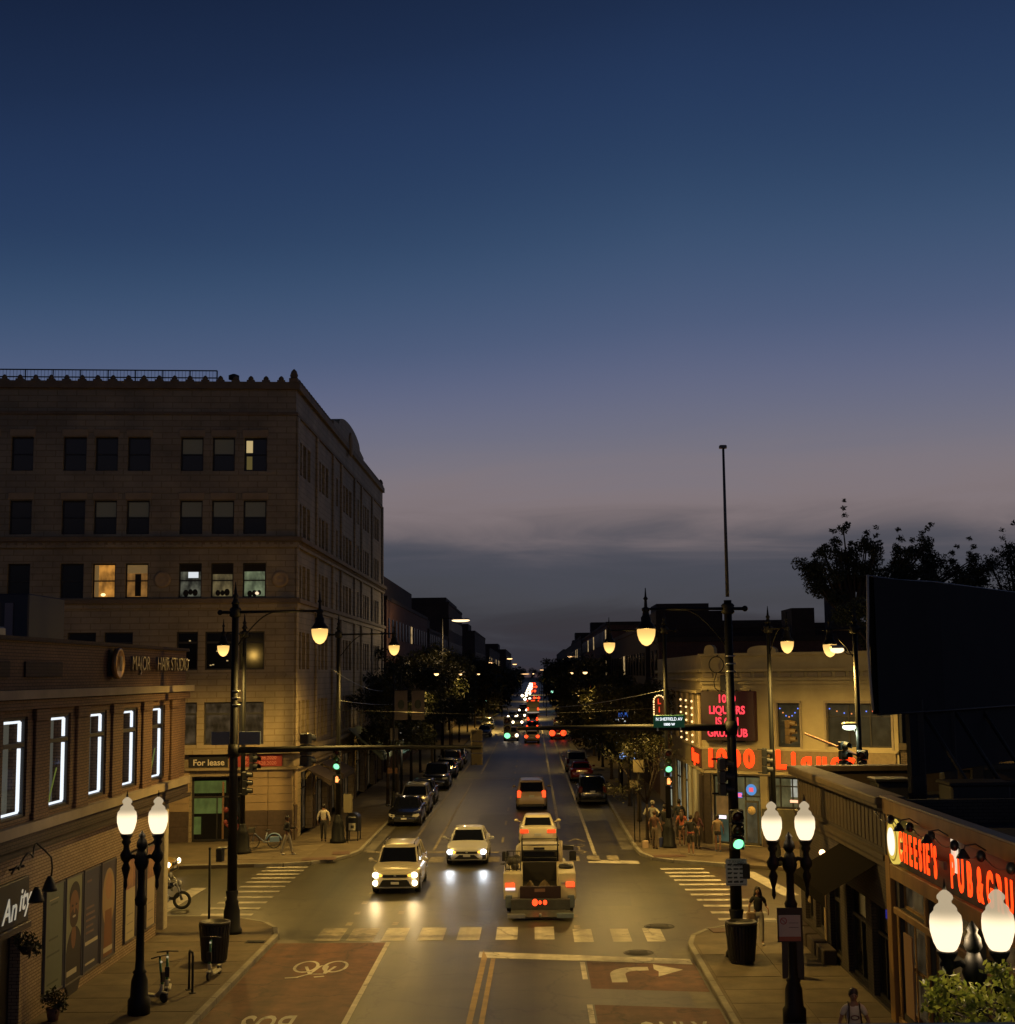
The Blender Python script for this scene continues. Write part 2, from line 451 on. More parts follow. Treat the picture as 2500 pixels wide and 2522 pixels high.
# kerb stones along the visible kerbs: each a part of its pavement
def kerb(parent, pts, step=1.8, w=.17, h=.15):
    for (x0, y0), (x1, y1) in zip(pts, pts[1:]):
        Ld = math.hypot(x1 - x0, y1 - y0); n = max(1, round(Ld / step)); a = math.atan2(y1 - y0, x1 - x0)
        s_ = Ld / n
        mb = MB().cbox(.008, -w / 2, -.03, s_ - .008, w / 2, h, .02)
        me = mb.mesh('kerb_stone')
        for i in range(n):
            link('kerb_stone', me, KERBM, parent, (x0 + (x1 - x0) * i / n, y0 + (y1 - y0) * i / n, .004), (0, 0, a))
kerb(P1, [(-8.2, 26), (-8.2, 45.2)]); kerb(P1, [(-8.2, 45.2), (-8.45, 46.4), (-8.95, 47.4), (-9.8, 48.15), (-10.8, 48.6)], 1.2)
kerb(P1, [(-10.8, 48.6), (-20, 49.6)])
kerb(P2, [(-8.2, 120), (-8.2, 66.6)], 2.4); kerb(P2, [(-8.2, 66.6), (-8.5, 64.9), (-9.1, 63.5), (-9.9, 62.6), (-11, 62.1)], 1.2); kerb(P2, [(-11, 62.1), (-20, 61.3)])
kerb(P3, [(4.6, 26), (4.6, 43.2)]); kerb(P3, [(4.6, 43.2), (4.85, 44.6), (5.4, 45.6), (6.4, 46.5), (7.4, 46.75), (8.2, 46.55)], 1.2)
kerb(P4, [(4.7, 120), (4.7, 67)], 2.4); kerb(P4, [(4.7, 67), (4.8, 64.8), (5.2, 63.1), (6.0, 62.2), (7.2, 61.5), (8.9, 60.3)], 1.2)
# gutters: concrete pans beside the kerbs
gl = mat('gutter_concrete', (.115, .105, .085), .7, noise=.4, nscale=1.2, bump=.2, bscale=30)
for nm, x0, x1, y0, y1 in (('gutter_left', -8.1, -7.5, 26, 45), ('gutter_right', 3.9, 4.5, 26, 43), ('gutter_left_far', -8.1, -7.6, 67, 240), ('gutter_right_far', 4.05, 4.6, 67, 240)):
    struct(nm, MB().quad((x0, y0, .003), (x1, y0, .003), (x1, y1, .003), (x0, y1, .003)), gl)
# paving slabs on the four corners
rs = random.Random(4)
def slabs(parent, x0, x1, y0, y1, s=1.5, skip=lambda x, y: False):
    nx = max(1, round((x1 - x0) / s)); ny = max(1, round((y1 - y0) / s)); dx = (x1 - x0) / nx; dy = (y1 - y0) / ny
    mesh_ = [MB().cbox(-dx / 2 + .014, -dy / 2 + .014, 0, dx / 2 - .014, dy / 2 - .014, .014, .006).mesh('paving_slab') for _ in range(3)]
    mm = [mat('paving_slab_%s' % k, c, .85, noise=.35, nscale=1.1, bump=.25, bscale=30) for k, c in (('pale', (.13, .102, .062)), ('mid', (.12, .094, .057)), ('dark', (.108, .084, .051)))]
    for i in range(nx):
        for j in range(ny):
            cx, cy = x0 + (i + .5) * dx, y0 + (j + .5) * dy
            if skip(cx, cy): continue
            k = rs.randrange(3)
            link('paving_slab', mesh_[k], mm[k], parent, (cx, cy, .138 + rs.uniform(-.003, .003)), (0, 0, 0))
slabs(P1, -12, -8.35, 30.5, 45.5)
slabs(P2, -13.4, -10.2, 63.4, 69.4); slabs(P2, -12, -8.4, 71, 89)
slabs(P3, 4.75, 8.3, 28, 43); slabs(P4, 4.95, 8.05, 63.6, 66.6); slabs(P4, 4.9, 8.05, 67, 88)
# tactile plates and drains
for nm, x, y, w, d, z in (('tactile_plate', -9.6, 63.3, 1.5, .8, .156), ('tactile_plate', -8.9, 65.3, .8, 1.1, .156), ('tactile_plate', 5.9, 63.3, 1.4, .7, .156), ('tactile_plate', 6.0, 45.3, 1.1, .7, .156)):
    struct(nm, MB().cbox(-w / 2, -d / 2, 0, w / 2, d / 2, .012, .01), TACT, (x, y, z), .1, parent=P2 if x < 0 else P4 if y > 60 else P3)
def manhole(x, y, r, z=.004, label='round cast iron manhole cover in the roadway'):
    t = thing('manhole_cover', label, 'manhole cover', (x, y, z))
    obj('ring', MB().lathe([(r, -.002), (r, .006), (r * .9, .008), (r * .9, -.002)], n=24), IRON, t)
    g_ = MB().lathe([(r * .88, -.002), (r * .88, .005)], n=24)
    for k in range(-3, 4): g_.box(-r * .6, k * r * .2 - .012, .005, r * .6, k * r * .2 + .012, .010)
    obj('lid', g_, IRON, t)
manhole(3.0, 42.6, .45, label='round manhole cover across the white stop line at lower right')
manhole(-1.2, 62.3, .35, label='round manhole cover in front of the oncoming white sedan')
manhole(4.0, 46.9, .5, label='round manhole cover just beyond the right end of the near crosswalk')
gd = thing('drain_grate', 'dark square drain grate by the left kerb corner beside the slim post', 'drain', (-8.6, 43.9, .155))
gb = MB().box(-.3, -.2, 0, .3, .2, .01)
for k in range(5): gb.box(-.27, -.17 + k * .075, .01, .27, -.14 + k * .075, .02)
obj('grate', gb, IRON, gd)

# ------------------------------------------------------------------ painted markings (flat print on the road, 4 mm steps)
Z1, Z2 = .004, .008
def paint(name, pts, m=WHP, z=Z2, parent=None):
    n = len(pts)
    mb = MB().add([(x, y, z) for x, y in pts], [tuple(range(n))])
    if parent is None: return struct(name, mb, m)
    return obj(name, mb, m, parent)
def rect(x0, y0, x1, y1): return [(x0, y0), (x1, y0), (x1, y1), (x0, y1)]
paint('red_lane_left', rect(-8.08, 26, -4.65, 44.45), REDP, Z1)
paint('red_lane_right', [(1.42, 37.9), (4.45, 37.4), (4.45, 41.1), (1.42, 41.8)], REDP, Z1)
paint('red_lane_right', [(1.42, 26), (4.45, 26), (4.45, 35.6), (1.42, 36.1)], REDP, Z1)
cw = link('crosswalk', None); cw['kind'] = 'structure'
for x0, x1 in ((-6.95, -6.15), (-5.95, -5.1), (-4.85, -4.12), (-3.72, -2.92), (-2.5, -1.78), (-1.28, -.6), (-.06, .56), (1.16, 1.76), (2.36, 2.94), (3.4, 3.98)):
    paint('stripe', rect(x0, 44.75, x1, 46.95) if x0 < 1 else rect(x0, 44.3, x1, 46.5), WHP if x0 > -5 else WHW, Z2, cw)
cw2 = link('crosswalk', None); cw2['kind'] = 'structure'
for y in (61.75, 60.7, 59.65, 58.55, 57.45, 56.2, 54.95, 53.6, 52.35, 51.05, 49.75):
    sh = .0
    paint('stripe', [(-11.65, y - .17), (-9.85, y - .2), (-9.85, y + .2), (-11.65, y + .23)], WHP, Z2, cw2)
cw3 = link('crosswalk', None); cw3['kind'] = 'structure'
for k, y in enumerate((60.3, 59.15, 58.15, 57.05, 55.9, 54.6, 53.4, 52.15, 50.85, 49.45, 48.1, 46.95)):
    a, b = 5.25 + .083 * k, 7.05 + .093 * k
    paint('stripe', [(a, y - .2), (b, y - .24), (b, y + .18), (a, y + .22)], WHP, Z2, cw3)
cw4 = link('crosswalk', None); cw4['kind'] = 'structure'
for x0, x1 in ((-6.9, -6.3), (-5.7, -5.2), (-4.75, -4.1), (-3.4, -2.8), (-2.1, -1.6), (-.8, -.3), (.5, 1.0), (1.5, 1.95), (2.3, 2.85), (3.2, 3.7)):
    paint('stripe', rect(x0, 63.0, x1, 64.8), WHW, Z2, cw4)
paint('stop_line', [(-1.7, 42.05), (4.4, 40.85), (4.4, 41.6), (-1.7, 42.9)])
paint('stop_line', [(-7.9, 66.6), (-1.7, 66.1), (-1.7, 66.5), (-7.9, 67.0)], WHW)
paint('stop_line', [(9.1, 52.8), (9.7, 53.1), (9.0, 59.3), (8.45, 59.3)])
paint('stop_line', [(-13.6, 47.9 + 1.6), (-13.0, 49.5), (-12.9, 56), (-13.5, 56)], WHP)
yl = link('centre_line', None); yl['kind'] = 'structure'
paint('line', [(-1.79, 26), (-1.66, 26), (-1.45, 42.0), (-1.6, 43.2)], YEP, Z2 + .001, yl)
paint('line', [(-1.47, 26), (-1.34, 26), (-1.2, 41.9), (-1.33, 41.9)], YEP, Z2 + .001, yl)
ln = link('lane_line', None); ln['kind'] = 'structure'
paint('line', rect(-4.66, 26, -4.52, 44.5), WHP, Z2, ln)
for y0, y1 in ((39.0, 41.3), (34.2, 36.1), (29.5, 31.5)): paint('line', rect(1.23, y0, 1.37, y1), WHP, Z2, ln)
for x in (-6.22, -4.69):
    for y in (47.75, 49.9, 52.1, 54.4, 56.6, 58.7, 60.7): paint('dash', rect(x - .1, y - .3, x + .1, y + .3), WHW, Z2, ln)
for y in (46.9, 49.0, 51.2, 53.5, 55.8, 58, 60.4): paint('dash', rect(1.22, y - .3, 1.42, y + .3), WHW, Z2, ln)
paint('line', rect(-6.06, 67.2, -5.94, 108), WHW, Z2, ln); paint('line', rect(-6.06, 118, -5.94, 240), WHW, Z2, ln)
paint('line', rect(-4.85, 67.2, -4.73, 108), WHW, Z2, ln); paint('line', rect(-4.5, 118, -4.38, 240), WHW, Z2, ln)
paint('line', [(1.18, 76), (1.34, 76), (1.24, 240), (1.08, 240)], WHP, Z2, ln)
paint('line', [(2.62, 65.2), (2.78, 65.2), (2.45, 240), (2.3, 240)], WHP, Z2, ln)
for y in range(70, 200, 8): paint('dash', rect(-1.68, y, -1.56, y + 2.4), WHW, Z2, ln)
paint('stop_line', [(2.3, 62.4), (4.5, 61.9), (4.5, 62.9), (2.3, 63.4)], WHP)
paint('stop_line', rect(-7.5, 112.5, -1.0, 112.9), WHW); paint('stop_line', rect(-1.4, 118.5, 4.4, 118.9), WHW)
# turn arrow
paint('turn_arrow_head', [(3.28, 42.0 - 1.1), (4.05, 40.15), (3.3, 39.3), (3.36, 39.95), (3.25, 40.25)], WHP, Z2)
arr = []
for k in range(9):
    a = math.pi - k * math.pi / 16
    arr.append((2.75 + .75 * math.cos(a), 39.6 + .95 * math.sin(a)))
inn = [(2.75 + .33 * math.cos(math.pi - k * math.pi / 16), 39.6 + .45 * math.sin(math.pi - k * math.pi / 16)) for k in range(9)]
paint('turn_arrow', [(2.0, 38.6), (2.0, 39.6)] + arr[1:] + [(3.1, 40.55), (3.1, 40.1)] + inn[::-1][:-1] + [(2.42, 39.6), (2.42, 38.6)], WHP, Z2)
# bicycle symbol, drawn for riders coming toward us
bs = MB()
def strip2(pts, w, z=Z2, closed=False):
    P = pts + [pts[0]] if closed else pts
    for (x0, y0), (x1, y1) in zip(P, P[1:]):
        d = Vector((x1 - x0, y1 - y0)); d.normalize(); n_ = Vector((-d.y, d.x)) * w / 2
        bs.quad((x0 - n_.x, y0 - n_.y, z), (x0 + n_.x, y0 + n_.y, z), (x1 + n_.x, y1 + n_.y, z), (x1 - n_.x, y1 - n_.y, z)); z += .00012
def ring2(cx, cy, rx, ry, w, z=Z2 + .002):
    n = 20
    vo = [(cx + rx * math.cos(2 * math.pi * k / n), cy + ry * math.sin(2 * math.pi * k / n), z) for k in range(n)]
    vi = [(cx + (rx - w) * math.cos(2 * math.pi * k / n), cy + (ry - w * 1.5) * math.sin(2 * math.pi * k / n), z) for k in range(n)]
    bs.add(vo + vi, [(k, (k + 1) % n, n + (k + 1) % n, n + k) for k in range(n)])
ring2(-6.55, 40.9, .36, .8, .09); ring2(-5.72, 40.9, .36, .8, .09)
strip2([(-6.55, 40.9), (-6.3, 39.9), (-5.9, 39.9), (-5.72, 40.9)], .09, Z2 + .003)
strip2([(-6.3, 39.9), (-6.15, 41.0), (-5.95, 41.0), (-5.9, 39.9)], .08, Z2 + .004)
strip2([(-5.85, 39.6), (-6.12, 39.5)], .12, Z2 + .005); strip2([(-6.55, 39.5), (-6.9, 39.4)], .12, Z2 + .005)
strip2([(-6.3, 39.9), (-6.62, 39.45)], .08, Z2 + .006)
struct('bicycle_symbol', bs, WHP)
t_ = text('bus_lettering', 'BUS', 1.0, WHP, None, (-6.45, 34.35, Z2), (0, 0, math.pi), ext=0, bold=.012, sx=.78, spacing=1.05)
t_.scale = (.95, 2.6, 1); t_['kind'] = 'structure'
t_ = text('only_lettering', 'ONLY', 1.0, WHP, None, (3.15, 33.3, Z2), (0, 0, 0), ext=0, bold=.012, sx=.75, spacing=1.05)
t_.scale = (.8, 2.6, 1); t_['kind'] = 'structure'
t_ = text('bike_lane_arrow', '>', .01, WHP, None, (2.9, 70, Z2), (0, 0, 0), ext=0); bpy.data.objects.remove(t_)
bs = MB()
ring2(2.05, 66.2, .3, .5, .08); ring2(2.05, 68.6, .3, .5, .08); strip2([(2.05, 66.4), (2.05, 68.4)], .09)
strip2([(1.6, 70.2), (2.0, 71.4), (2.4, 70.2)], .14)
struct('bicycle_symbol', bs, WHW)
# ------------------------------------------------------------------ windows
def window(parent, name, x, z, w, h, y=.18, frame=None, pane=None, style='hung', sill=None, loc0=(0, 0), rot=0, fr=.07, cache={}):
    """window set in an opening of a facade plane; x,z is the lower left corner in the facade's own plane"""
    key = (round(w, 2), round(h, 2), style, fr)
    if key not in cache:
        f = MB()
        f.box(0, 0, 0, fr, .07, h); f.box(w - fr, 0, 0, w, .07, h); f.box(fr, 0, 0, w - fr, .07, fr); f.box(fr, 0, h - fr, w - fr, .07, h)
        if style == 'hung': f.box(fr, -.012, h * .5 - .03, w - fr, .05, h * .5 + .03)
        if style == 'transom': f.box(fr, -.012, h * .72 - .05, w - fr, .06, h * .72 + .05)
        if style == 'grid':
            f.box(fr, -.005, h * .68 - .04, w - fr, .06, h * .68 + .04); f.box(w * .5 - .03, -.008, fr, w * .5 + .03, .06, h * .68 - .04)
        if style == 'shop':
            for k in (1, 2): f.box(w * k / 3 - .03, -.008, fr, w * k / 3 + .03, .06, h - fr)
            f.box(fr, -.006, h * .7 - .03, w - fr, .055, h * .7 + .03)
        if style == 'mull':
            for k in (1, 2, 3): f.box(w * k / 4 - .03, -.008, fr, w * k / 4 + .03, .06, h - fr)
        p = MB().quad((fr * .7, .045, fr * .7), (w - fr * .7, .045, fr * .7), (w - fr * .7, .045, h - fr * .7), (fr * .7, .045, h - fr * .7))
        cache[key] = (f.mesh('window_frame'), p.mesh('pane'))
    fm, pm = cache[key]
    c, s = math.cos(rot), math.sin(rot)
    def P(px, py, pz): return (loc0[0] + px * c - py * s, loc0[1] + px * s + py * c, pz)
    o = link(name, fm.copy() if False else fm, None, parent, P(x, y, z), (0, 0, rot))
    def setm(ob, m):
        if not ob.data.materials: ob.data.materials.append(m)
        ob.material_slots[0].link = 'OBJECT'; ob.material_slots[0].material = m
    setm(o, frame or MATS['window_frame_dark'])
    g = link('pane', pm, None, o); setm(g, pane or DARKG)
    if sill is not None:
        sm = MB().box(-.08, -y - .1, -.12, w + .08, -y + .03, -.002)
        link('sill', sm.mesh('sill'), sill, o)
    return o
mat('window_frame_dark', (.02, .018, .016), .6)
WF_GREY = mat('window_frame_grey', (.12, .11, .1), .6)
TERRA = mat('cream_terracotta', (.295, .235, .145), .7, noise=.4, nscale=.4, brick='dcd6c6', brickscale=.25)
TERRAB = mat('cream_terracotta_blocks', (.33, .235, .125), .65, noise=.22, nscale=.8, bump=.2, bscale=14)
TERRAD = mat('sooty_terracotta', (.18, .125, .068), .75, noise=.3, nscale=.9, bump=.15, bscale=12)
BRICKBUFF = mat('buff_brick', (.30, .22, .135), .8, noise=.2, nscale=.6, brick='6a5a42')
BRICKBRN = mat('brown_brick', (.15, .085, .045), .8, noise=.25, nscale=.7, brick='55402c')
BRICKRED = mat('red_brick', (.13, .06, .04), .85, noise=.25, nscale=.7, brick='4a3a30')
BRICKDK = mat('dark_brick', (.055, .036, .026), .85, noise=.3, nscale=.7, brick='3a302a')
GRAN = mat('dark_granite', (.10, .072, .052), .35, noise=.3, nscale=5)
ROOFM = mat('roof_felt', (.022, .021, .02), .9, noise=.3, nscale=.8)
LIMES = mat('limestone', (.28, .23, .155), .8, noise=.25, nscale=.8, bump=.25, bscale=14)

# ------------------------------------------------------------------ the big six storey terracotta building on the far left corner
AL = math.atan(.10)
B = thing('corner_office_building', 'large six storey cream terracotta corner building with toothed parapet at left', 'building', (-12, 70.6, 0))
def Lb(u): return -u
ZR = [(18.62, 20.35), (15.4, 17.12), (12.19, 13.93)]
ops = []; wins = []
colsx = [(-2.62, -1.46), (-4.20, -3.08), (-5.80, -4.66), (-8.44, -7.3), (-10.05, -8.92), (-11.63, -10.48), (-14.2, -13.1), (-15.9, -14.8)]
lit = {(2, 3): None, (2, 4): None}
for r_, (z0, z1) in enumerate(ZR):
    for c_, (x0, x1) in enumerate(colsx):
        ops.append((x0, x1, z0, z1)); wins.append((x0, z0, x1 - x0, z1 - z0, r_, c_))
big = [(-2.75, -1.5, 'hung'), (-4.45, -3.05, 'transom'), (-5.85, -4.8, 'hung'), (-9.4, -8.0, 'transom'), (-11.2, -9.8, 'transom'), (-14.3, -12.6, 'transom')]
for (x0, x1, st) in big:
    for (z0, z1) in ((8.57, 10.48), (4.87, 6.97)):
        ops.append((x0, x1, z0, z1)); wins.append((x0, z0, x1 - x0, z1 - z0, 3 if z0 > 8 else 4, x0))
ops += [(-5.0, -2.55, .14, 3.32), (-8.9, -6.3, .5, 3.3), (-13.5, -10, .5, 3.3)]
obj('front_wall', facade(-20, 0, 0, 23.2, ops), TERRA, B, rot=AL)
WARM = litpane('lit_room_amber', (1, .43, .07), .55, .3); WARM2 = litpane('lit_room_yellow', (1, .46, .10), .26, .4)
PALE = litpane('lit_room_pale', (.62, .75, .42), .26, .3); DIMW = litpane('lit_room_dim', (.75, .58, .25), .2, .25)
BLIND = mat('closed_blind', (.12, .11, .09), .8, emit=(.35, .3, .2), estr=.035)
GREENL = litpane('lit_shop_green', (.42, .58, .13), .15, .6)
CURT = mat('curtain', (.3, .25, .16), .9, emit=(1, .6, .2), estr=.12)
SIL = mat('room_silhouette', (.02, .016, .012), .9)
for (x, z, w, h, r_, c_) in wins:
    pane = DARKG
    if r_ == 2 and c_ == 0: pane = PALE
    if r_ == 2 and c_ == 1: pane = DIMW
    if r_ == 2 and c_ == 2: pane = litpane('lit_room_white', (.7, .7, .5), .14, .1)
    if r_ == 2 and c_ == 3: pane = WARM2
    if r_ == 2 and c_ == 4: pane = WARM
    if r_ == 4: pane = litpane('shop_upper_dim', (.8, .55, .3), .06, .1)
    st = 'hung' if r_ < 3 else 'transom'
    o = window(B, 'window', x, z, w, h, .2, pane=pane, style=st, loc0=(0, 0), rot=AL)
    if r_ in (0, 1) and c_ in ((0, 1, 2, 3, 4) if r_ == 1 else (2, 1)):
        obj('roller_blind', MB().box(.08, .035, h * .5, w - .08, .04, h - .08), BLIND, o)
    if r_ == 0 and c_ == 0:
        obj('lit_corner', MB().box(.1, .034, h * .56, .42, .04, h - .14), glow('lit_corner_light', (1, .75, .35), .5), o)
        obj('lit_strip', MB().box(.12, .034, .1, .4, .04, h * .45), glow('lit_corner_dim', (.8, .6, .2), .12), o)
    if r_ == 2 and c_ < 3:
        obj('roller_blind', MB().box(.06, .03, h - (.42 if c_ != 1 else .55), w - .06, .04, h - .05), SIL, o)
        # furniture and plants on the sill seen as dark shapes
        f = MB(); rr = random.Random(c_ * 7 + 3)
        for k in range(3): f.ball((w * (.3 + .2 * k), .02, .16 + rr.random() * .14), .1 + .05 * rr.random(), 8, 6, (1, .25, 1.3))
        obj('houseplant', f, SIL, o)
        if c_ == 0: obj('table_lamp', MB().ball((w * .6, .02, .22), .12, 10, 6, (1.4, .3, .7)), glow('table_lamp_light', (1, .78, .5), 1.1), o)
        if c_ == 2:
            obj('ceiling_light', MB().box(.45, .03, h * .58, .95, .04, h * .75), glow('white_tube', (.9, .95, 1), .8), o)
    if r_ == 2 and c_ == 4:
        obj('curtain', MB().box(.08, .03, .08, .28, .042, h - .08), CURT, o)
        obj('table_lamp', MB().ball((w * .45, .02, .18), .1, 10, 6, (1.2, .3, .8)), glow('table_lamp_warm', (1, .7, .3), 2.0), o)
    if r_ == 2 and c_ == 3:
        obj('hanging_coat', MB().box(w * .4, .03, .1, w * .66, .042, h * .7), SIL, o)
        obj('curtain', MB().box(.07, .03, h * .72, w - .07, .042, h - .07), CURT, o)
    if r_ == 3:
        f = MB(); rr = random.Random(int(-x * 10))
        for k in range(4):
            px, pz = .1 + rr.random() * (w - .3), .2 + rr.random() * (h - .6)
            if -6 < x < -3: obj('reflected_light', MB().box(px, .03, pz, px + .09, .036, pz + .05), glow('pane_glints', (1, .7, .3), .5), o)  # glowing specks on the pane, painted as reflected lights
# green lit ground floor shop
for x0, x1, z0, z1, st in ((-5.0, -2.55, .14, 3.32, 'grid'), (-8.9, -6.3, .5, 3.3, 'shop'), (-13.5, -10, .5, 3.3, 'shop')):
    o = window(B, 'shop_window', x0, z0, x1 - x0, z1 - z0, .28, pane=DARKG, style=st, rot=AL, fr=.1)
    if x0 == -5.0:
        w = x1 - x0
        obj('lit_interior', MB().box(.1, .02, 1.35, w * .62, .03, 2.1), GREENL, o); obj('lit_interior', MB().box(.1, .02, 2.35, w - .8, .03, 2.95), GREENL, o)
        obj('lit_interior', MB().box(.1, .02, .35, .45, .03, 1.2), GREENL, o)
        sp = MB(); rr = random.Random(9)
        for k in range(16): sp.ball((w * .64 + rr.random() * .75, .02, .3 + rr.random() * 2.1), .07 + rr.random() * .08, 8, 5, (1, .4, 1))
        obj('window_display', sp, mat('reddish_goods', (.25, .05, .04), .5, noise=.5, nscale=9), o)
        obj('window_display', MB().box(w * .6, .0, .1, w * .64, .05, 2.9), mat('display_post', (.2, .11, .05), .6), o)
# horizontal bands
def band(u0, u1, z0, z1, p, m, name='cornice'):
    obj(name, MB().box(u0, -p, z0, u1, .02, z1), m, B, rot=AL)
for z0, z1, p, m in ((22.85, 23.22, .16, TERRAD), (21.5, 21.66, .09, TERRAD), (15.02, 15.24, .32, TERRAD), (14.72, 15.02, .16, TERRA), (11.9, 12.12, .26, TERRAD), (11.66, 11.9, .12, TERRA), (4.42, 4.62, .34, TERRA), (3.62, 3.76, .2, TERRA), (8.25, 8.37, .07, TERRA)):
    band(-20, .0 + p, z0, z1, p, m)
# dentils under the main cornice
de = MB().box(0, -.22, 0, .16, -.0, .14).mesh('dentil')
for k in range(48):
    u = -.25 - k * .4
    link('dentil', de, TERRAD, B, (u * math.cos(AL), u * math.sin(AL), 14.86), (0, 0, AL))
# raised sill panels, keystones and medallions between windows
for x0, x1 in colsx:
    for z0, z1 in ZR[:2]:
        obj('lintel', MB().cbox(x0 - .08, -.05, z1 + .05, x1 + .08, .0, z1 + .4, .02), TERRAB, B, rot=AL)
for u in (-.75, -6.6):
    obj('medallion', MB().lathe([(.42, 0), (.42, .05), (.3, .08), (.26, .05), (.1, .07), (.02, .1)], n=20).xf(Matrix.Rotation(R(90), 4, 'X')).xf(Matrix.Translation((u, -.0, 13.1))), TERRAB, B, rot=AL)
# ground floor piers of separate stone blocks on a granite base
blk = {}
def block(u0, u1, z0, z1, m=TERRAB, p=.07, name='stone_block'):
    k = (round(u1 - u0, 2), round(z1 - z0, 2), p)
    if k not in blk: blk[k] = MB().cbox(.012, -p, .012, u1 - u0 - .012, .0, z1 - z0 - .012, .012).mesh('stone_block')
    link(name, blk[k], m, B, (u0 * math.cos(AL), u0 * math.sin(AL), z0), (0, 0, AL))
for u0, u1 in ((-1.25, -.03), (-2.4, -1.25), (-6.25, -5.1), (-9.95, -8.95)):
    for j in range(5):
        if u0 == -2.4 and j > 4: break
        block(u0, u1, 1.62 + j * .4, 2.02 + j * .4)
    block(u0, u1, .14, .9, GRAN, .1, 'granite_block'); block(u0, u1, .9, 1.62, GRAN, .1, 'granite_block')
# side wall facing the avenue
side_ops = []; sw = []
bays = [(71.35, 3, 1.42), (78.0, 3, 1.42), (84.1, 2, 1.15), (88.0, 3, 1.65), (94.6, 2, 1.15), (98.6, 3, 1.42), (105.2, 3, 1.42)]
for y0, n, st in bays:
    for k in range(n):
        a = y0 - 70.6 + k * st + .12
        for z0, z1 in ZR + [(8.57, 10.48), (4.87, 6.97)]:
            side_ops.append((a, a + st - .4, z0, z1)); sw.append((a, z0, st - .4, z1 - z0))
shop = [(2.2, 5.6), (7.0, 11.4), (13.2, 16.6), (18.2, 23), (25, 29), (31, 35.5), (37, 40.5)]
for a, b in shop: side_ops.append((a, b, .14, 3.3))
obj('side_wall', facade(0, 41.4, 0, 23.2, side_ops), TERRA, B, (0, 0, 0), R(90))
for k, (x, z, w, h) in enumerate(sw):
    o = window(B, 'window', x, z, w, h, .2, style='hung', rot=R(90))
    if (k * 7) % 10 < 4: obj('roller_blind', MB().box(.07, .035, h * (.35 + .1 * (k % 4)), w - .07, .04, h - .07), BLIND, o)
for a, b in shop:
    window(B, 'shop_window', a, .14, b - a, 3.16, .3, style='shop', rot=R(90), fr=.1, pane=litpane('shop_side_dim', (.9, .62, .3), .05, .1))
for z0, z1, p, m in ((22.85, 23.22, .18, TERRAD), (21.5, 21.66, .1, TERRAD), (15.02, 15.24, .36, TERRAD), (14.72, 15.02, .18, TERRA), (11.9, 12.12, .28, TERRAD), (11.66, 11.9, .14, TERRA), (4.42, 4.62, .36, TERRA), (3.62, 3.76, .2, TERRA)):
    obj('cornice', MB().box(.003, -p, z0, 41.4, .02, z1), m, B, rot=R(90))
link_d = de
for k in range(100):
    link('dentil', de, TERRAD, B, (0, .2 + k * .41, 14.86), (0, 0, R(90)))
# pilasters between the side bays
for u in (.05, 6.55, 12.9, 16.55, 23.2, 27.0, 33.5, 40.6):
    obj('pilaster', MB().cbox(u, -.12, 4.63, u + .6, 0, 21.48, .03), TERRA, B, rot=R(90))
for u in (0.06, 6.2, 12.1, 17.1, 23.5, 29.6, 36.0, 40.7):
    for j in range(4): obj('stone_block', MB().cbox(u, -.09, .15 + j * .86, u + .62, 0, .99 + j * .86, .015), GRAN if j < 2 else TERRAB, B, rot=R(90))
# central arched pediment on the avenue side
pd = [(12.6, 23.1), (12.6, 23.55)] + [(20.2 + 6.2 * math.cos(math.pi - math.pi * k / 14) * .85, 23.75 + .85 * math.sin(math.pi * k / 14)) for k in range(15)] + [(27.6, 23.55), (27.6, 23.1)]
pm = MB(); n = len(pd)
pm.add([(x, -.14, z) for x, z in pd] + [(x, .5, z) for x, z in pd], [tuple(range(n)), tuple(range(2 * n - 1, n - 1, -1))] + [(i, n + i, n + (i + 1) % n, (i + 1) % n) for i in range(n)])
obj('pediment', pm, TERRA, B, rot=R(90))
obj('cartouche', MB().ball((20.2, -.2, 23.3), .55, 12, 8, (1, .3, 1.5)), TERRAB, B, rot=R(90))
# toothed parapet
mer = MB(); mer.box(-.2, -.14, 0, .2, .14, .1); mer.lathe([(.13, .1), (.14, .2), (.09, .28), (.02, .33)], n=8)
mm_ = mer.mesh('merlon')
for k in range(1, 25):
    u = -k * .77; link('merlon', mm_, TERRAD, B, (u * math.cos(AL), u * math.sin(AL), 23.22), (0, 0, AL))
for k in range(1, 53):
    y = k * .77
    if 12.2 < y < 28: continue
    link('merlon', mm_, TERRAD, B, (-.02, y, 23.22), (0, 0, R(90)))
mc = MB().box(-.22, -.22, 0, .22, .22, .2).lathe([(.16, .2), (.21, .36), (.14, .58), (.03, .7)], n=10)
obj('corner_finial', mc, TERRAD, B, (-.12, 0, 23.22)); obj('corner_finial', mc, TERRAD, B, (-.12, 41.1, 23.22))
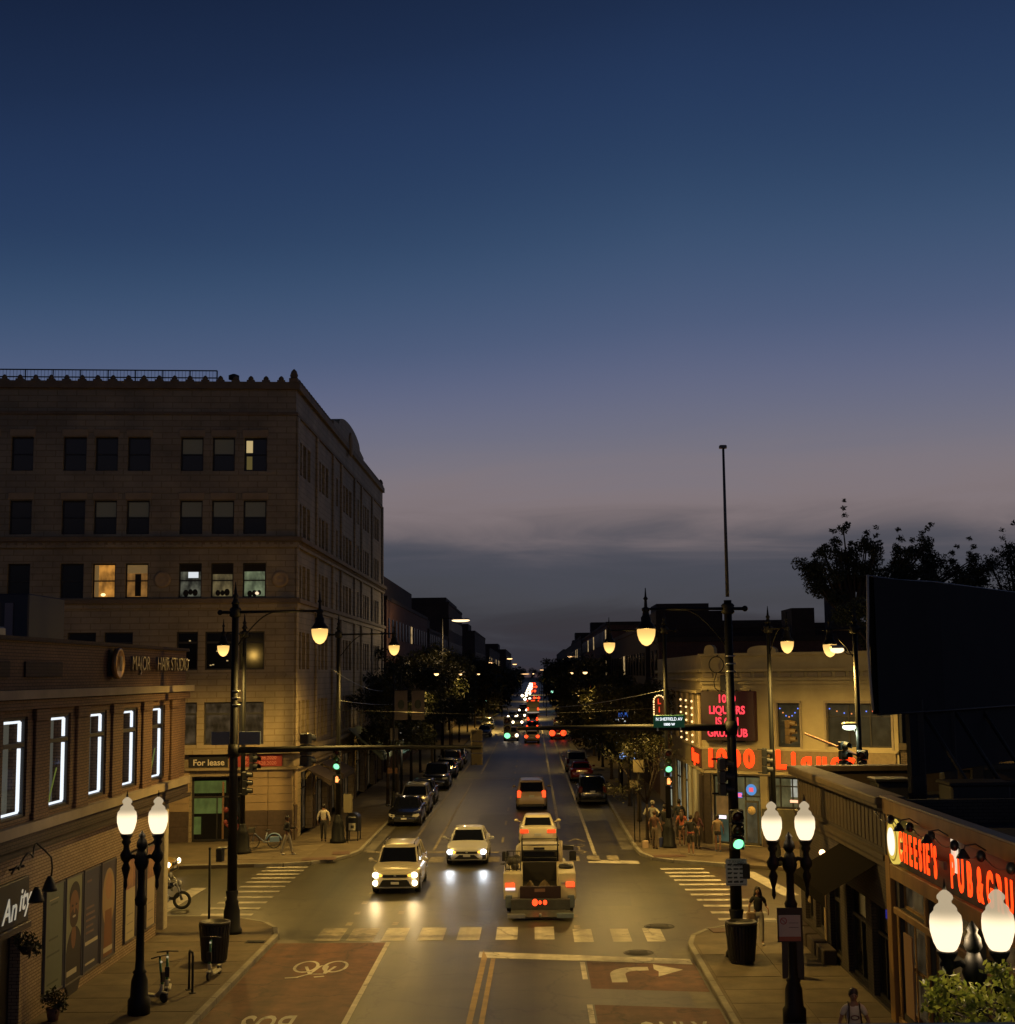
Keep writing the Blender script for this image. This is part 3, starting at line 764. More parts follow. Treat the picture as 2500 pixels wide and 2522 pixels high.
# body behind the two fronts, roof and railing
c_, s_ = math.cos(AL), math.sin(AL)
poly = [(-.38, .36), (-.38, 41.3), (-20 * c_ - .2, 41.3), (-20 * c_ - .2, -20 * s_ + .36)]
obj('core', MB().prism([(-1.4, 1.2), (-1.4, 41.2), (-20, 41.2), (-20, -.7)][::-1], 0, 22.9), mat('dark_interior', (.012, .01, .009), .9), B)
obj('roof', MB().prism([(-.02, .06), (-.02, 41.35), (-20.0, 41.35), (-20 * c_, -20 * s_ + .06)][::-1], 22.95, 23.1), ROOFM, B)
obj('end_wall', MB().box(-20, 41.35, 0, 0, 41.5, 23.2), BRICKBUFF, B)
rl = MB()
for z in (24.0, 23.62): rl.tube([(-20 * c_, -20 * s_ + .9, z), (-4.2, -4.2 * .1 + .9, z)], .035, 6)
for k in range(12): rl.tube([(-4.2 - k * 1.38, -.42 - k * .138 + .9, 23.1), (-4.2 - k * 1.38, -.42 - k * .138 + .9, 24.0)], .03, 6)
for k in range(90): rl.tube([(-4.25 - k * .173, -.425 - k * .0173 + .9, 23.2), (-4.25 - k * .173, -.425 - k * .0173 + .9, 24.0)], .009, 4)
obj('roof_railing', rl, IRON, B)
obj('roof_vent', MB().lathe([(.12, 0), (.12, .45), (.28, .5), (.28, .7), (.1, .78)], n=12), IRON, B, (-3.4, .8, 23.1))
# fire escape and awnings on the avenue side
def awning(x, y0, y1, z0, z1, d, m, parent, flip=1):
    a = MB()
    a.add([(0, y0, z1), (0, y1, z1), (d * flip, y1, z0), (d * flip, y0, z0), (0, y0, z1 - .04), (0, y1, z1 - .04), (d * flip, y1, z0 - .28), (d * flip, y0, z0 - .28)],
          [(0, 1, 2, 3), (4, 7, 6, 5), (3, 2, 6, 7), (0, 3, 7, 4), (1, 5, 6, 2)])
    return obj('awning', a, m, parent, (x, 0, 0))
AWN = mat('dark_canvas', (.03, .02, .018), .8); AWG = mat('green_canvas', (.12, .15, .10), .8, noise=.2)
awning(.36, 2.0, 5.8, 2.9, 3.5, 1.2, AWN, B); awning(.36, 6.9, 11.6, 2.9, 3.5, 1.2, AWN, B); awning(.36, 18, 24, 3.2, 4.9, 2.2, AWG, B)
awning(.36, 30, 36, 2.9, 4.3, 1.8, AWG, B)
# banner signs on the front
sg = thing('for_lease_sign', 'black banner reading For lease in pale letters above the green lit corner shop', 'sign', (-12 - 4.17 * c_, 70.6 - 4.17 * s_ - .1, 3.78), AL)
obj('board', MB().cbox(-.95, -.05, 0, .95, .0, .58, .01), mat('black_banner', (.008, .007, .006), .7), sg)
text('lettering', 'For lease', .42, mat('pale_letters', (.55, .47, .3), .7, emit=(.6, .5, .3), estr=.05), sg, (.02, -.055, .22), ext=.004, bold=.008)
sg = thing('phone_banner', 'long red banner with two rows of phone numbers beside the For lease sign', 'sign', (-12 - 1.85 * c_, 70.6 - 1.85 * s_ - .1, 3.78), AL)
obj('board', MB().cbox(-1.3, -.05, 0, 1.3, .0, .58, .01), mat('red_banner', (.30, .04, .03), .7, noise=.2), sg)
for z in (.42, .16): text('lettering', 'P. 773.528.2020', .24, mat('pink_letters', (.6, .2, .15), .7), sg, (.25, -.055, z), ext=.004, bold=.004)
# ------------------------------------------------------------------ two storey brick building, near left
LBd = thing('brick_salon_building', 'two storey brown brick building with neon edged upper windows at left', 'building', (-12, 0, 0))
RL = R(90)
ops = []
W2 = [(31.85, 33.35), (34.98, 36.47), (38.1, 39.55), (41.2, 42.65), (44.35, 45.8), (28.8, 30.2), (25.7, 27.1)]
for a, b in W2: ops.append((a - .02, b + .02, 5.0, 7.32))
ops += [(24, 33.3, .16, 3.35), (34.75, 40.75, .42, 3.15), (41.5, 44.9, .5, 3.1)]
# upper wall (the ground floor corner beyond 45.2 is cut away and stands on a white column)
obj('upper_wall', facade(24, 48.3, 4.25, 9.1, [o for o in ops if o[2] > 4.4], .45), BRICKBRN, LBd, rot=RL)
obj('ground_wall', facade(24, 45.15, 0.1, 4.25, [o for o in ops if o[2] < 4.2], .3), BRICKBUFF, LBd, rot=RL)
obj('corner_recess', MB().box(-3.6, 45.0, .1, -.02, 45.14, 4.25), BRICKBUFF, LBd)
obj('corner_recess', MB().box(-3.7, 45.1, .1, -3.5, 48.2, 4.25), BRICKBUFF, LBd)
obj('soffit', MB().box(-3.6, 45.1, 4.1, -.03, 48.25, 4.24), CONC, LBd)
obj('end_wall', MB().box(-14, 48.3, 4.25, -0, 48.5, 9.1), BRICKBRN, LBd); obj('end_wall', MB().box(-14, 48.1, 0, -3.6, 48.3, 4.25), BRICKBUFF, LBd)
obj('column', MB().cbox(-.45, 46.2, .14, -.02, 46.65, 4.2, .03), mat('cream_paint', (.42, .37, .25), .7, noise=.15), LBd)
obj('roof', MB().box(-14, 24, 8.6, -.3, 48.2, 8.7), ROOFM, LBd)
obj('parapet_coping', MB().box(-.35, 24, 9.1, .1, 48.55, 9.2), BRICKDK, LBd); obj('parapet_coping', MB().box(-14, 48.2, 9.1, -.36, 48.6, 9.2), BRICKDK, LBd)
for z0, z1, p, m in ((7.74, 7.95, .3, LIMES), (7.5, 7.72, .16, BRICKBRN), (4.62, 4.86, .2, LIMES), (4.32, 4.6, .12, BRICKDK), (4.18, 4.3, .22, BRICKDK)):
    obj('cornice', MB().box(0, 24, z0, p, 48.55, z1), m, LBd)
# brick piers between the windows, with capitals
for y in (30.95, 34.17, 37.28, 40.38, 43.5, 46.9, 27.95):
    obj('pier', MB().cbox(.0, y - .42, 4.87, .07, y + .42, 7.2, .015).cbox(0, y - .5, 7.21, .11, y + .5, 7.49, .015).cbox(0, y - .5, 4.87, .10, y + .5, 5.03, .015), BRICKBRN, LBd)
for y in (25.4, 29.4, 33.0):
    obj('patterned_panel', MB().cbox(0, y, 8.25, .05, y + 2.6, 8.62, .01), BRICKDK, LBd)
# upper windows: deep reveal, dark frame, tube of white light round the inside, dim room
TUBE = glow('white_neon_tube', (.88, .92, 1.0), 1.4, True)
ROOM = mat('dim_room', (.05, .045, .04), .9, emit=(.14, .13, .10), estr=.55)  # walls emit faintly, a stand-in for light inside the room
for i, (a, b) in enumerate(W2):
    w = b - a
    g = MATS.get('clear_pane')
    if not g:
        g = bpy.data.materials.new('clear_pane'); g.use_nodes = True; t = g.node_tree; t.nodes.clear()
        o_ = N(t, 'ShaderNodeOutputMaterial'); tr = N(t, 'ShaderNodeBsdfTransparent'); gs = N(t, 'ShaderNodeBsdfGlossy'); mx = N(t, 'ShaderNodeMixShader')
        gs.inputs['Roughness'].default_value = .03; mx.inputs[0].default_value = .07; tr.inputs[0].default_value = (.85, .88, .88, 1)
        L(t, tr.outputs[0], mx.inputs[1]); L(t, gs.outputs[0], mx.inputs[2]); L(t, mx.outputs[0], o_.inputs[0]); MATS['clear_pane'] = g
    o = window(LBd, 'window', a, 5.0, w, 2.32, .05, pane=g, style='transom', rot=RL, fr=.06)
    tb = MB(); y_ = .10
    tb.cyl((w - .12, y_, .12), (w - .12, y_, 1.58), .045, n=8); tb.cyl((w - .12, y_, 1.74), (w - .12, y_, 2.2), .045, n=8)
    tb.cyl((.1, y_, 2.2), (w - .12, y_, 2.2), .03, n=8); tb.cyl((.1, y_, .1), (w - .12, y_, .1), .03, n=8)
    obj('light_tube', tb, TUBE, o)
    rm = MB(); rm.quad((-.3, 2.4, -.1), (w + .5, 2.4, -.1), (w + .5, 2.4, 2.4), (-.3, 2.4, 2.4))
    rm.quad((w + .3, .2, -.1), (w + .3, 2.4, -.1), (w + .3, 2.4, 2.4), (w + .3, .2, 2.4)); rm.quad((-.4, .2, -.02), (w + .5, .2, -.02), (w + .5, 2.4, -.02), (-.4, 2.4, -.02))
    obj('room', rm, ROOM, o)
    if i in (2, 3, 4):
        for k, zz in enumerate((1.42, 1.14)):
            obj('screen', MB().box(.2 + .06 * k, .2, zz - .1, .62 + .06 * k, .22, zz + .12), glow('cool_screen', (.6, .78, .85), .75), o)
    if i in (1,): obj('paper_lantern', MB().ball((.35, .25, 2.0), .13).ball((.35, .25, 1.78), .12).ball((.5, .3, 2.12), .1), glow('orange_lantern', (1, .22, .05), .9), o)
    if i == 1: obj('cardboard_tube', MB().box(.15, .25, .8, .75, .28, 1.6), mat('khaki_board', (.3, .28, .18), .8, emit=(.4, .38, .25), estr=.35), o)
    if i in (1, 4): obj('green_strap', MB().cyl((.5, .15, .1), (1.1, .16, .95), .02, n=6), mat('lime_strap', (.3, .4, .05), .7, emit=(.4, .5, .1), estr=.2), o)
    if i == 0: obj('red_lamp', MB().box(.3, .25, .85, .62, .28, .95), glow('red_sign_light', (1, .2, .08), .8), o)
    if i == 3: obj('pink_flag', MB().box(.18, .15, 1.8, .32, .17, 2.1), mat('pink_cloth', (.5, .15, .13), .8, emit=(.6, .2, .15), estr=.3), o)
    sh = MB(); rr = random.Random(i + 2)
    for k in range(6): sh.box(.1 + rr.random() * .4, .3, .1 + .2 * k, .55 + rr.random() * .6, .5, .14 + .2 * k)
    obj('shelf_goods', sh, mat('shelf_goods', (.16, .14, .11), .7, emit=(.2, .18, .14), estr=.15), o)
# rooftop equipment
t = thing('rooftop_unit', 'pale rooftop air handling box behind the salon parapet at far left', 'rooftop unit', (-12.9, 31.6, 8.7))
obj('casing', MB().cbox(-1.2, 0, 0, 0, 2.6, .78, .04), mat('pale_sheet_metal', (.3, .3, .27), .5, noise=.2), t)
obj('grille', MB().box(-.003, .3, .2, .02, 1.6, .6), BLACK, t)
t = thing('rooftop_penthouse', 'dark rooftop shed with three narrow panes behind the salon parapet', 'rooftop shed', (-19.5, 44.0, 8.7))
obj('body', MB().cbox(0, 0, 0, 3.6, 3.4, 2.2, .04), mat('dark_sheet', (.03, .03, .035), .6), t)
for k, (x, m) in enumerate(((1.6, mat('blue_grey_pane', (.06, .07, .09), .2)), (2.4, litpane('yellow_pane', (1, .7, .3), .22, .5)), (2.85, mat('mauve_pane', (.14, .11, .12), .3)))):
    obj('pane', MB().box(x, -.04, .7, x + (.75 if k == 0 else .26), .0, 1.9), m, t)
# ground floor posters
DRS = mat('teal_print', (.115, .135, .095), .55, noise=.08, nscale=3); NAV = mat('navy_print', (.035, .035, .06), .5); CREAMP = mat('cream_print', (.36, .31, .2), .6, noise=.08)
SKINP = mat('printed_skin_dark', (.16, .075, .035), .6, noise=.12, nscale=7); SKINQ = mat('printed_skin_light', (.3, .17, .09), .6, noise=.12, nscale=7)
CLO = mat('printed_dark_cloth', (.02, .016, .015), .6); WHT = mat('printed_white', (.4, .37, .28), .6)
def poster(y0, y1, z0, z1, m, label, kind):
    t = thing('window_poster', label, 'poster', (-11.965, y0, z0), RL, 'posters along the ground floor windows')
    w, h = y1 - y0, z1 - z0
    obj('backing', MB().box(.02, 0, 0, w - .02, .03, h), m, t)
    fr = MB(); fr.box(0, -.02, 0, .03, .035, h); fr.box(w - .03, -.02, 0, w, .035, h); fr.box(.03, -.02, 0, w - .03, .03, .04); fr.box(.03, -.02, h - .04, w - .03, .03, h)
    obj('frame', fr, WF_GREY, t)
    def el_(name, cx, cz, rx, rz, m_, y=-.004):
        n = 20; obj(name, MB().add([(cx + rx * math.cos(2 * math.pi * k / n), y, cz + rz * math.sin(2 * math.pi * k / n)) for k in range(n)], [tuple(range(n))]), m_, t)
    def ln_(cx, cz, ww, hh, m_, y=-.004): obj('printed_line', MB().quad((cx - ww / 2, y, cz - hh / 2), (cx + ww / 2, y, cz - hh / 2), (cx + ww / 2, y, cz + hh / 2), (cx - ww / 2, y, cz + hh / 2)), m_, t)
    if kind == 'portrait':
        el_('printed_shoulders', w * .55, h * .18, w * .52, h * .34, CLO, -.003); el_('printed_shirt', w * .5, h * .43, w * .14, h * .12, SKINP, -.005)
        obj('printed_block', MB().quad((.04, -.0035, .05), (w - .04, -.0035, .05), (w - .04, -.0035, h * .3), (.04, -.0035, h * .3)), CLO, t)
        el_('printed_hair', w * .52, h * .8, w * .33, h * .14, CLO, -.006); el_('printed_face', w * .5, h * .69, w * .29, h * .17, SKINP, -.008)
        el_('printed_beard', w * .5, h * .6, w * .25, h * .09, mat('printed_beard', (.04, .022, .015), .6), -.009); el_('printed_mouth', w * .5, h * .615, w * .1, h * .012, WHT, -.011)
        for s_ in (-1, 1): el_('printed_eye', w * (.5 + .12 * s_), h * .72, w * .06, h * .012, CLO, -.011)
        el_('printed_nose', w * .5, h * .675, w * .05, h * .03, mat('printed_nose', (.22, .1, .05), .6), -.0105)
        ln_(w * .42, h * .1, w * .6, h * .05, WHT, -.007)
    elif kind == 'woman':
        el_('printed_hair', w * .5, h * .62, w * .42, h * .3, mat('printed_hair_pale', (.28, .2, .11), .6), -.004); el_('printed_face', w * .5, h * .74, w * .24, h * .14, SKINQ, -.006)
        obj('printed_dress', MB().quad((w * .2, -.005, .1), (w * .8, -.005, .1), (w * .72, -.005, h * .5), (w * .28, -.005, h * .5)), mat('printed_brown', (.16, .07, .03), .6), t); ln_(w * .5, h * .1, w * .6, h * .05, WHT, -.007)
    elif kind == 'text':
        for k, (z, ww) in enumerate(((.88, .3), (.62, .5), (.56, .55), (.5, .6), (.44, .45), (.38, .5), (.28, .8), (.08, .6))):
            ln_(w * (.2 + ww * .4), h * z, w * ww, h * (.022 if z != .28 else .035), WHT if z < .3 else mat('faint_print', (.16, .11, .09), .6))
    elif kind == 'teal':
        for z, ww in ((.82, .4), (.5, .5), (.36, .7), (.1, .6)): ln_(w * .45, h * z, w * ww, h * .018, mat('teal_dark_print', (.06, .07, .05), .6))
        ln_(w * .45, h * .86, w * .5, h * .012, CREAMP)
    elif kind == 'feet':
        obj('printed_photo', MB().quad((.04, -.003, h * .6), (w - .04, -.003, h * .6), (w - .04, -.003, h - .05), (.04, -.003, h - .05)), mat('printed_photo', (.22, .12, .09), .6, noise=.4, nscale=4), t)
        el_('printed_leg', w * .4, h * .78, w * .14, h * .15, SKINQ, -.005); el_('printed_leg', w * .65, h * .74, w * .1, h * .13, SKINQ, -.0052)
        for z in (.3, .2, .1): ln_(w * .5, h * z, w * .6, h * .012, mat('grey_print', (.2, .18, .14), .6))
poster(34.85, 36.2, .5, 3.14, DRS, 'pale teal printed panel, nearest of the posters on the left building', 'teal')
poster(36.35, 37.65, .45, 3.14, mat('pale_green_print', (.2, .21, .13), .55), 'poster of a smiling bearded man in a dark jacket on pale green', 'portrait')
poster(37.8, 39.15, .45, 3.14, NAV, 'navy poster with rows of pale text between the two portrait posters', 'text')
poster(39.3, 40.65, .45, 3.14, mat('navy_print_two', (.06, .05, .065), .5), 'poster of a long haired woman on a dark blue ground', 'woman')
poster(41.6, 42.65, .55, 3.05, CREAMP, 'cream poster with a photo of legs, nearest of three beyond the brick pier', 'feet')
poster(42.75, 43.75, .55, 3.05, mat('cream_print_two', (.33, .29, .2), .6), 'middle cream poster of the three beyond the brick pier', 'feet')
poster(43.85, 44.85, .55, 3.05, mat('cream_print_three', (.35, .28, .19), .6), 'last cream poster by the building corner, next to the white column', 'feet')
# dark shopfront with its name board and goose neck lamps
obj('shopfront', MB().box(24, .25, .16, 33.3, .32, 3.35), mat('black_shopfront', (.014, .01, .009), .5), LBd, rot=RL)
for k in range(6): obj('glazing_bar', MB().box(25 + 1.5 * k, .18, .16, 25.08 + 1.5 * k, .25, 2.9), BLACK, LBd, rot=RL)
t = thing('shop_name_board', 'black shop name board with big white italic letters at lower left edge', 'sign', (-11.95, 29.2, 2.65), RL)
obj('board', MB().cbox(0, -.12, 0, 4.1, .0, 1.0, .02), mat('charcoal_board', (.02, .017, .016), .6), t)
obj('lower_trim', MB().cbox(0, -.2, -.16, 4.1, 0, -.01, .02), mat('brown_trim', (.04, .025, .018), .6), t)
text('lettering', 'An', .74, mat('white_letters', (.7, .65, .5), .6, emit=(1, .95, .75), estr=.25), t, (2.85, -.13, .36), ext=.004, bold=.008, shear=.3)
text('lettering', 'ity', .72, MATS['white_letters'], t, (3.78, -.13, .5), ext=.004, bold=.008, shear=.3)
t = thing('gooseneck_lamps', 'black wavy bracket with goose neck spotlights over the shop name board', 'sign lamp', (-11.95, 29.2, 3.7), RL)
pts = [(2.3 + .05 * k, -.35 - .05 * math.sin(k * .35), .22 + .1 * math.sin(k * .42) + .012 * k) for k in range(34)] + [(4.05, -.5, .5), (4.15, -.6, .35), (4.18, -.62, .1), (4.16, -.6, -.15)]
obj('bracket', MB().tube(pts, .022, 6).tube([(3.1, 0, .2), (3.1, -.35, .3)], .03, 6), IRON, t)
for x, z in ((4.14, -.28), (3.28, -.40)):
    obj('spot_head', MB().lathe([(.05, .2), (.09, .12), (.17, -.08), (.18, -.14), (.02, -.12)], (x, -.58, z), 12), IRON, t)
# major hair studio sign
t = thing('hair_studio_sign', 'raised metal letters MAJOR HAIR STUDIO with round emblem on brick parapet', 'sign', (-11.98, 39.3, 8.2), RL)
LET = mat('brushed_letters', (.32, .28, .22), .3, metal=.75, noise=.2, nscale=6)
em = MB().lathe([(.44, 0), (.44, .12), (.4, .14), (.36, .12), (.02, .12)], n=28).xf(Matrix.Rotation(R(90), 4, 'X')).xf(Matrix.Translation((.55, -.12, .42)))
obj('emblem', em, mat('bronze_emblem', (.3, .18, .08), .35, metal=.6, noise=.3), t)
obj('emblem_mark', MB().cbox(.45, -.285, .2, .52, -.26, .62, .01).cbox(.58, -.285, .2, .65, -.26, .62, .01), LET, t)
obj('backing_rail', MB().box(.2, -.06, .05, 1.25, 0, .8), BLACK, t)
text('lettering', 'MAJOR', .62, LET, t, (2.75, -.2, .42), ext=.04, bold=-.004, sx=1.0)
text('lettering', 'HAIR STUDIO', .62, LET, t, (6.55, -.2, .42), ext=.04, bold=-.004, sx=1.05)
tl = bpy.data.objects
# ------------------------------------------------------------------ right side: liquor store on the far corner
AQ = math.atan(-.65)
cq, sq = math.cos(AQ), math.sin(AQ)
Q = thing('liquor_store_building', 'two storey cream liquor store with ornate parapet and red lit sign band at right', 'building', (8.1, 68, 0), AQ)
CRM = mat('painted_cream_brick', (.36, .30, .17), .75, noise=.2, nscale=.8, bump=.15, bscale=10)
wops = [(3.78, 4.92, 4.72, 6.74), (6.2, 9.2, 4.78, 6.74), (1.0, 2.2, 4.9, 6.6)]
sops = [(.38, 2.85, .16, 3.36), (3.2, 4.98, 1.9, 3.36), (5.4, 8.2, .5, 3.3)]
obj('front_wall', facade(0, 9.5, 0, 9.05, wops + sops, .3), CRM, Q)
for z0, z1, p in ((8.95, 9.08, .16), (8.2, 8.34, .2), (7.78, 7.9, .24), (7.62, 7.76, .12), (7.36, 7.44, .08), (4.56, 4.66, .16), (3.44, 3.6, .1)):
    obj('cornice', MB().box(-.05 if z1 < 9 else -.1, -p, z0, 9.5, -.002, z1), CRM, Q)
fz = MB().cbox(0, -.06, 0, .5, 0, .22, .02).mesh('frieze_panel')
for k in range(14): link('frieze_panel', fz, LIMES, Q, (.1 + k * .66, -.002, 7.95))
for x0, x1, h in ((.2, .75, .42), (2.45, 3.9, .34), (8.4, 9.4, .36)):
    mb = MB(); n = 12; w = x1 - x0
    arc = [(x0 + w / 2 - w / 2 * math.cos(math.pi * k / n), 9.08 + h * math.sin(math.pi * k / n) ** .6) for k in range(n + 1)]
    nn = len(arc); mb.add([(x, -.12, z) for x, z in arc] + [(x, .2, z) for x, z in arc], [tuple(range(nn - 1, -1, -1)), tuple(range(nn, 2 * nn))] + [(i, i + 1, nn + i + 1, nn + i) for i in range(nn - 1)])
    obj('parapet_crest', mb, CRM, Q)
for x, m in ((3.78, None), (6.2, None)):
    pass
FES = litpane('window_festive_dim', (.5, .42, .2), .05, .4)
for (a, b, c, d) in wops:
    o = window(Q, 'window', a, c, b - a, d - c, .16, pane=FES, style='hung' if b - a < 2 else 'shop')
    if a > 3:
        for k in range(9):
            if b - a < 2 and k > 6: break
            x = .12 + (b - a - .25) * k / (6 if b - a < 2 else 8); z = d - c - .25 - .55 * math.sin(math.pi * min(1, k / 6)) * (.7 if b - a < 2 else .4)
            obj('fairy_bulb', MB().ball((x, -.03, z), .035, 6, 5), glow('fairy_blue', (.15, .25, 1), 1.2) if k % 2 == 0 or k > 3 else glow('fairy_orange', (1, .35, .1), 1.0), o)
    obj('surround', MB().box(a - .1, -.05, c - .1, a - .002, .0, d + .1).box(b + .002, -.05, c - .1, b + .1, 0, d + .1).box(a - .1, -.05, d + .002, b + .1, 0, d + .12), LIMES, Q)
SHOPL = litpane('store_glow', (.62, .56, .24), .16, .45)
for (a, b, c, d) in sops:
    o = window(Q, 'shop_window', a, c, b - a, d - c, .16, pane=SHOPL, style='shop', fr=.09)
    w, h = b - a, d - c
    if a < 1:
        obj('poster_pasted', MB().box(.12, .03, 1.35, .75, .04, 2.2), litpane('orange_poster', (.8, .4, .1), .2, .6), o)
        obj('open_light', MB().cbox(.1, -.01, 1.15, .62, .03, 1.3, .01), glow('open_white', (1, .85, .95), 1.5), o)
        obj('green_interior', MB().box(.1, .035, .1, .8, .04, 1.1), litpane('green_interior', (.25, .5, .35), .12, .5), o)
        nb = MB().cbox(1.18, -.01, 2.2, 1.45, .03, 2.36, .01); obj('neon_sign', nb, glow('neon_pink', (1, .15, .3), 1.3), o)
        obj('neon_sign', MB().cbox(1.15, .0, 2.16, 1.48, .02, 2.4, .01), glow('neon_blue_rim', (.2, .3, 1), .7), o)
        obj('neon_sign', MB().lathe([(.26, 0), (.26, .02)], n=16).xf(Matrix.Rotation(R(90), 4, 'X')).xf(Matrix.Translation((1.95, .0, 2.55))), glow('neon_blue', (.15, .4, .9), .7), o)
        obj('neon_sign', MB().cbox(1.84, -.03, 2.45, 2.06, .0, 2.65, .01), glow('neon_red', (1, .12, .15), 1.0), o)
        obj('door', MB().cbox(1.62, -.03, .02, 2.3, .04, 2.05, .01), mat('door_frame', (.06, .055, .04), .5), o)
        obj('door_glass', MB().box(1.7, -.04, .12, 2.22, -.035, 1.95), litpane('door_glass', (.5, .45, .25), .12, .4), o)
        obj('round_sticker', MB().lathe([(.2, 0), (.2, .01)], n=16).xf(Matrix.Rotation(R(90), 4, 'X')).xf(Matrix.Translation((1.96, -.045, 1.6))), mat('gold_sticker', (.4, .25, .06), .6, emit=(.5, .3, .08), estr=.2), o)
    elif a < 4:
        obj('neon_sign', MB().cbox(1.05, -.02, .3, 1.75, .02, .42, .01), glow('neon_orange', (1, .45, .25), 1.8), o)
        obj('pale_notice', MB().box(1.1, .02, .55, 1.7, .04, 1.35), litpane('pale_notice', (.8, .8, .65), .5, .5), o)
obj('plinth', MB().box(2.9, -.04, .14, 9.5, 0, .5), GRAN, Q); obj('dark_panelling', MB().box(2.9, -.03, .5, 9.5, 0, 1.88), mat('olive_panel', (.10, .09, .055), .6, noise=.2), Q)
obj('corner_pier', MB().cbox(.0, -.1, .14, .36, .0, 3.43, .02), mat('corrugated_dark', (.05, .035, .022), .6, noise=.3), Q)
# side wall along the avenue, in its own plane
rq = R(-90) - AQ
so = [(-2.6 - 2.6 * k, -1.2 - 2.6 * k, 4.75, 6.75) for k in range(8)]
def side(name, mb, m): 
    o = obj(name, mb, m, Q, (0, 0, 0), 0); o.rotation_euler = (0, 0, rq); return o
sops2 = [(-5.4, -3.9, .16, 3.4), (-9.6, -6.6, .16, 3.4), (-14, -11, .16, 3.3), (-20, -16, .16, 3.3)]
side('side_wall', facade(-24, 0, 0, 9.05, so + sops2, .3), CRM)
for z0, z1, p in ((8.2, 8.34, .2), (7.78, 7.9, .24), (4.56, 4.66, .16), (3.44, 3.6, .1), (7.2, 7.34, .3)):
    side('cornice', MB().box(-24, -p, z0, .1, -.003, z1), CRM)
for (a, b, c, d) in so: window(Q, 'window', a, c, b - a, d - c, .16, style='hung', rot=rq)
WHITESH = litpane('white_shopfront', (.75, .8, .6), .42, .5)
for (a, b, c, d) in sops2: window(Q, 'shop_window', a, c, b - a, d - c, .12, style='shop', rot=rq, pane=WHITESH, fr=.08)
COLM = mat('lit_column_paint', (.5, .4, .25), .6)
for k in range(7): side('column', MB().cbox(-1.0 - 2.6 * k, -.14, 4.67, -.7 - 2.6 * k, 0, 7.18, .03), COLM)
side('white_pilaster', MB().cbox(-3.7, -.12, .16, -2.9, 0, 3.42, .03), mat('white_tile', (.5, .5, .42), .4)); side('white_pilaster', MB().cbox(-6.3, -.12, .16, -5.6, 0, 3.42, .03), MATS['white_tile'])
side('grille', MB().box(-2.6, -.05, .16, -1.4, 0, 3.4), mat('grey_mesh_panel', (.25, .25, .22), .5, noise=.3))
side('dark_awning', MB().box(-1.3, -.12, .16, -.1, 0, 3.3), MATS['corrugated_dark'])
obj('roof', MB().prism([(.3, .3), (9.4, .3), (19, 14), (14, 22), (13, 20)], 8.5, 8.6), ROOFM, Q)
obj('core', MB().prism([(.6, 1.0), (9.3, 1.0), (18, 12), (13.2, 19)], .1, 8.4), MATS['dark_interior'], Q)
def onQ(u, z, d=0): return (8.1 + u * cq + d * sq, 68 + u * sq - d * cq, z)
# sign band
REDL = glow('red_orange_letters', (1.0, .045, .006), 2.4, True)
t = thing('liquors_sign', 'large red-orange lit letters 1000 Liquors over the store front', 'sign', onQ(0, 3.72, .12), AQ)
obj('band', MB().cbox(-.05, -.02, -.1, 9.4, .1, .92, .02), mat('sign_band', (.20, .15, .08), .7, noise=.2), t)
for i, (ch, x) in enumerate((('1', .45), ('0', 1.02), ('0', 1.72), ('0', 2.42))):
    text('letter', ch, 1.12, REDL, t, (x, -.07, .4), ext=.02, bold=.055, sx=.92)
for i, (ch, x) in enumerate((('L', 4.0), ('i', 4.62), ('q', 5.25), ('u', 5.98), ('o', 6.7), ('r', 7.3), ('s', 7.85))):
    text('letter', ch, 1.12 if ch == 'L' else 1.05, REDL, t, (x, -.07, .4), ext=.02, bold=.055, sx=.92)
t = thing('liquors_side_sign', 'small red lit Liquors lettering on the avenue side of the store', 'sign', (8.0, 68.3, 3.75), R(-90))
obj('band', MB().cbox(-4.2, -.02, -.08, .1, .08, .8, .02), mat('sign_band_dark', (.08, .03, .02), .7), t)
text('letter', 'Liquors', .82, REDL, t, (-1.75, -.08, .36), ext=.03, bold=.03, sx=1.05)
# electronic board
t = thing('message_board', 'black electronic board with pink-red text 1000 Liquors is on Grubhub', 'electronic sign', onQ(.1, 5.0, .3), AQ)
obj('cabinet', MB().cbox(0, -.12, 0, 2.75, .26, 2.3, .03), mat('maroon_cabinet', (.012, .006, .006), .6, emit=(.25, .02, .02), estr=.04), t)
PINK = glow('pink_led', (1.0, .055, .075), 1.5)
for s__, z in (('1000', 1.93), ('LIQUORS', 1.4), ('IS ON', .87), ('GRUBHUB', .34)):
    text('led_text', s__, .52, PINK, t, (1.37, -.15, z), ext=.006, bold=.016, sx=.86 if len(s__) > 5 else .9)
for x in (.3, 1.0, 1.8, 2.5): obj('lug', MB().box(x, -.02, 2.3, x + .06, .05, 2.38), IRON, t)
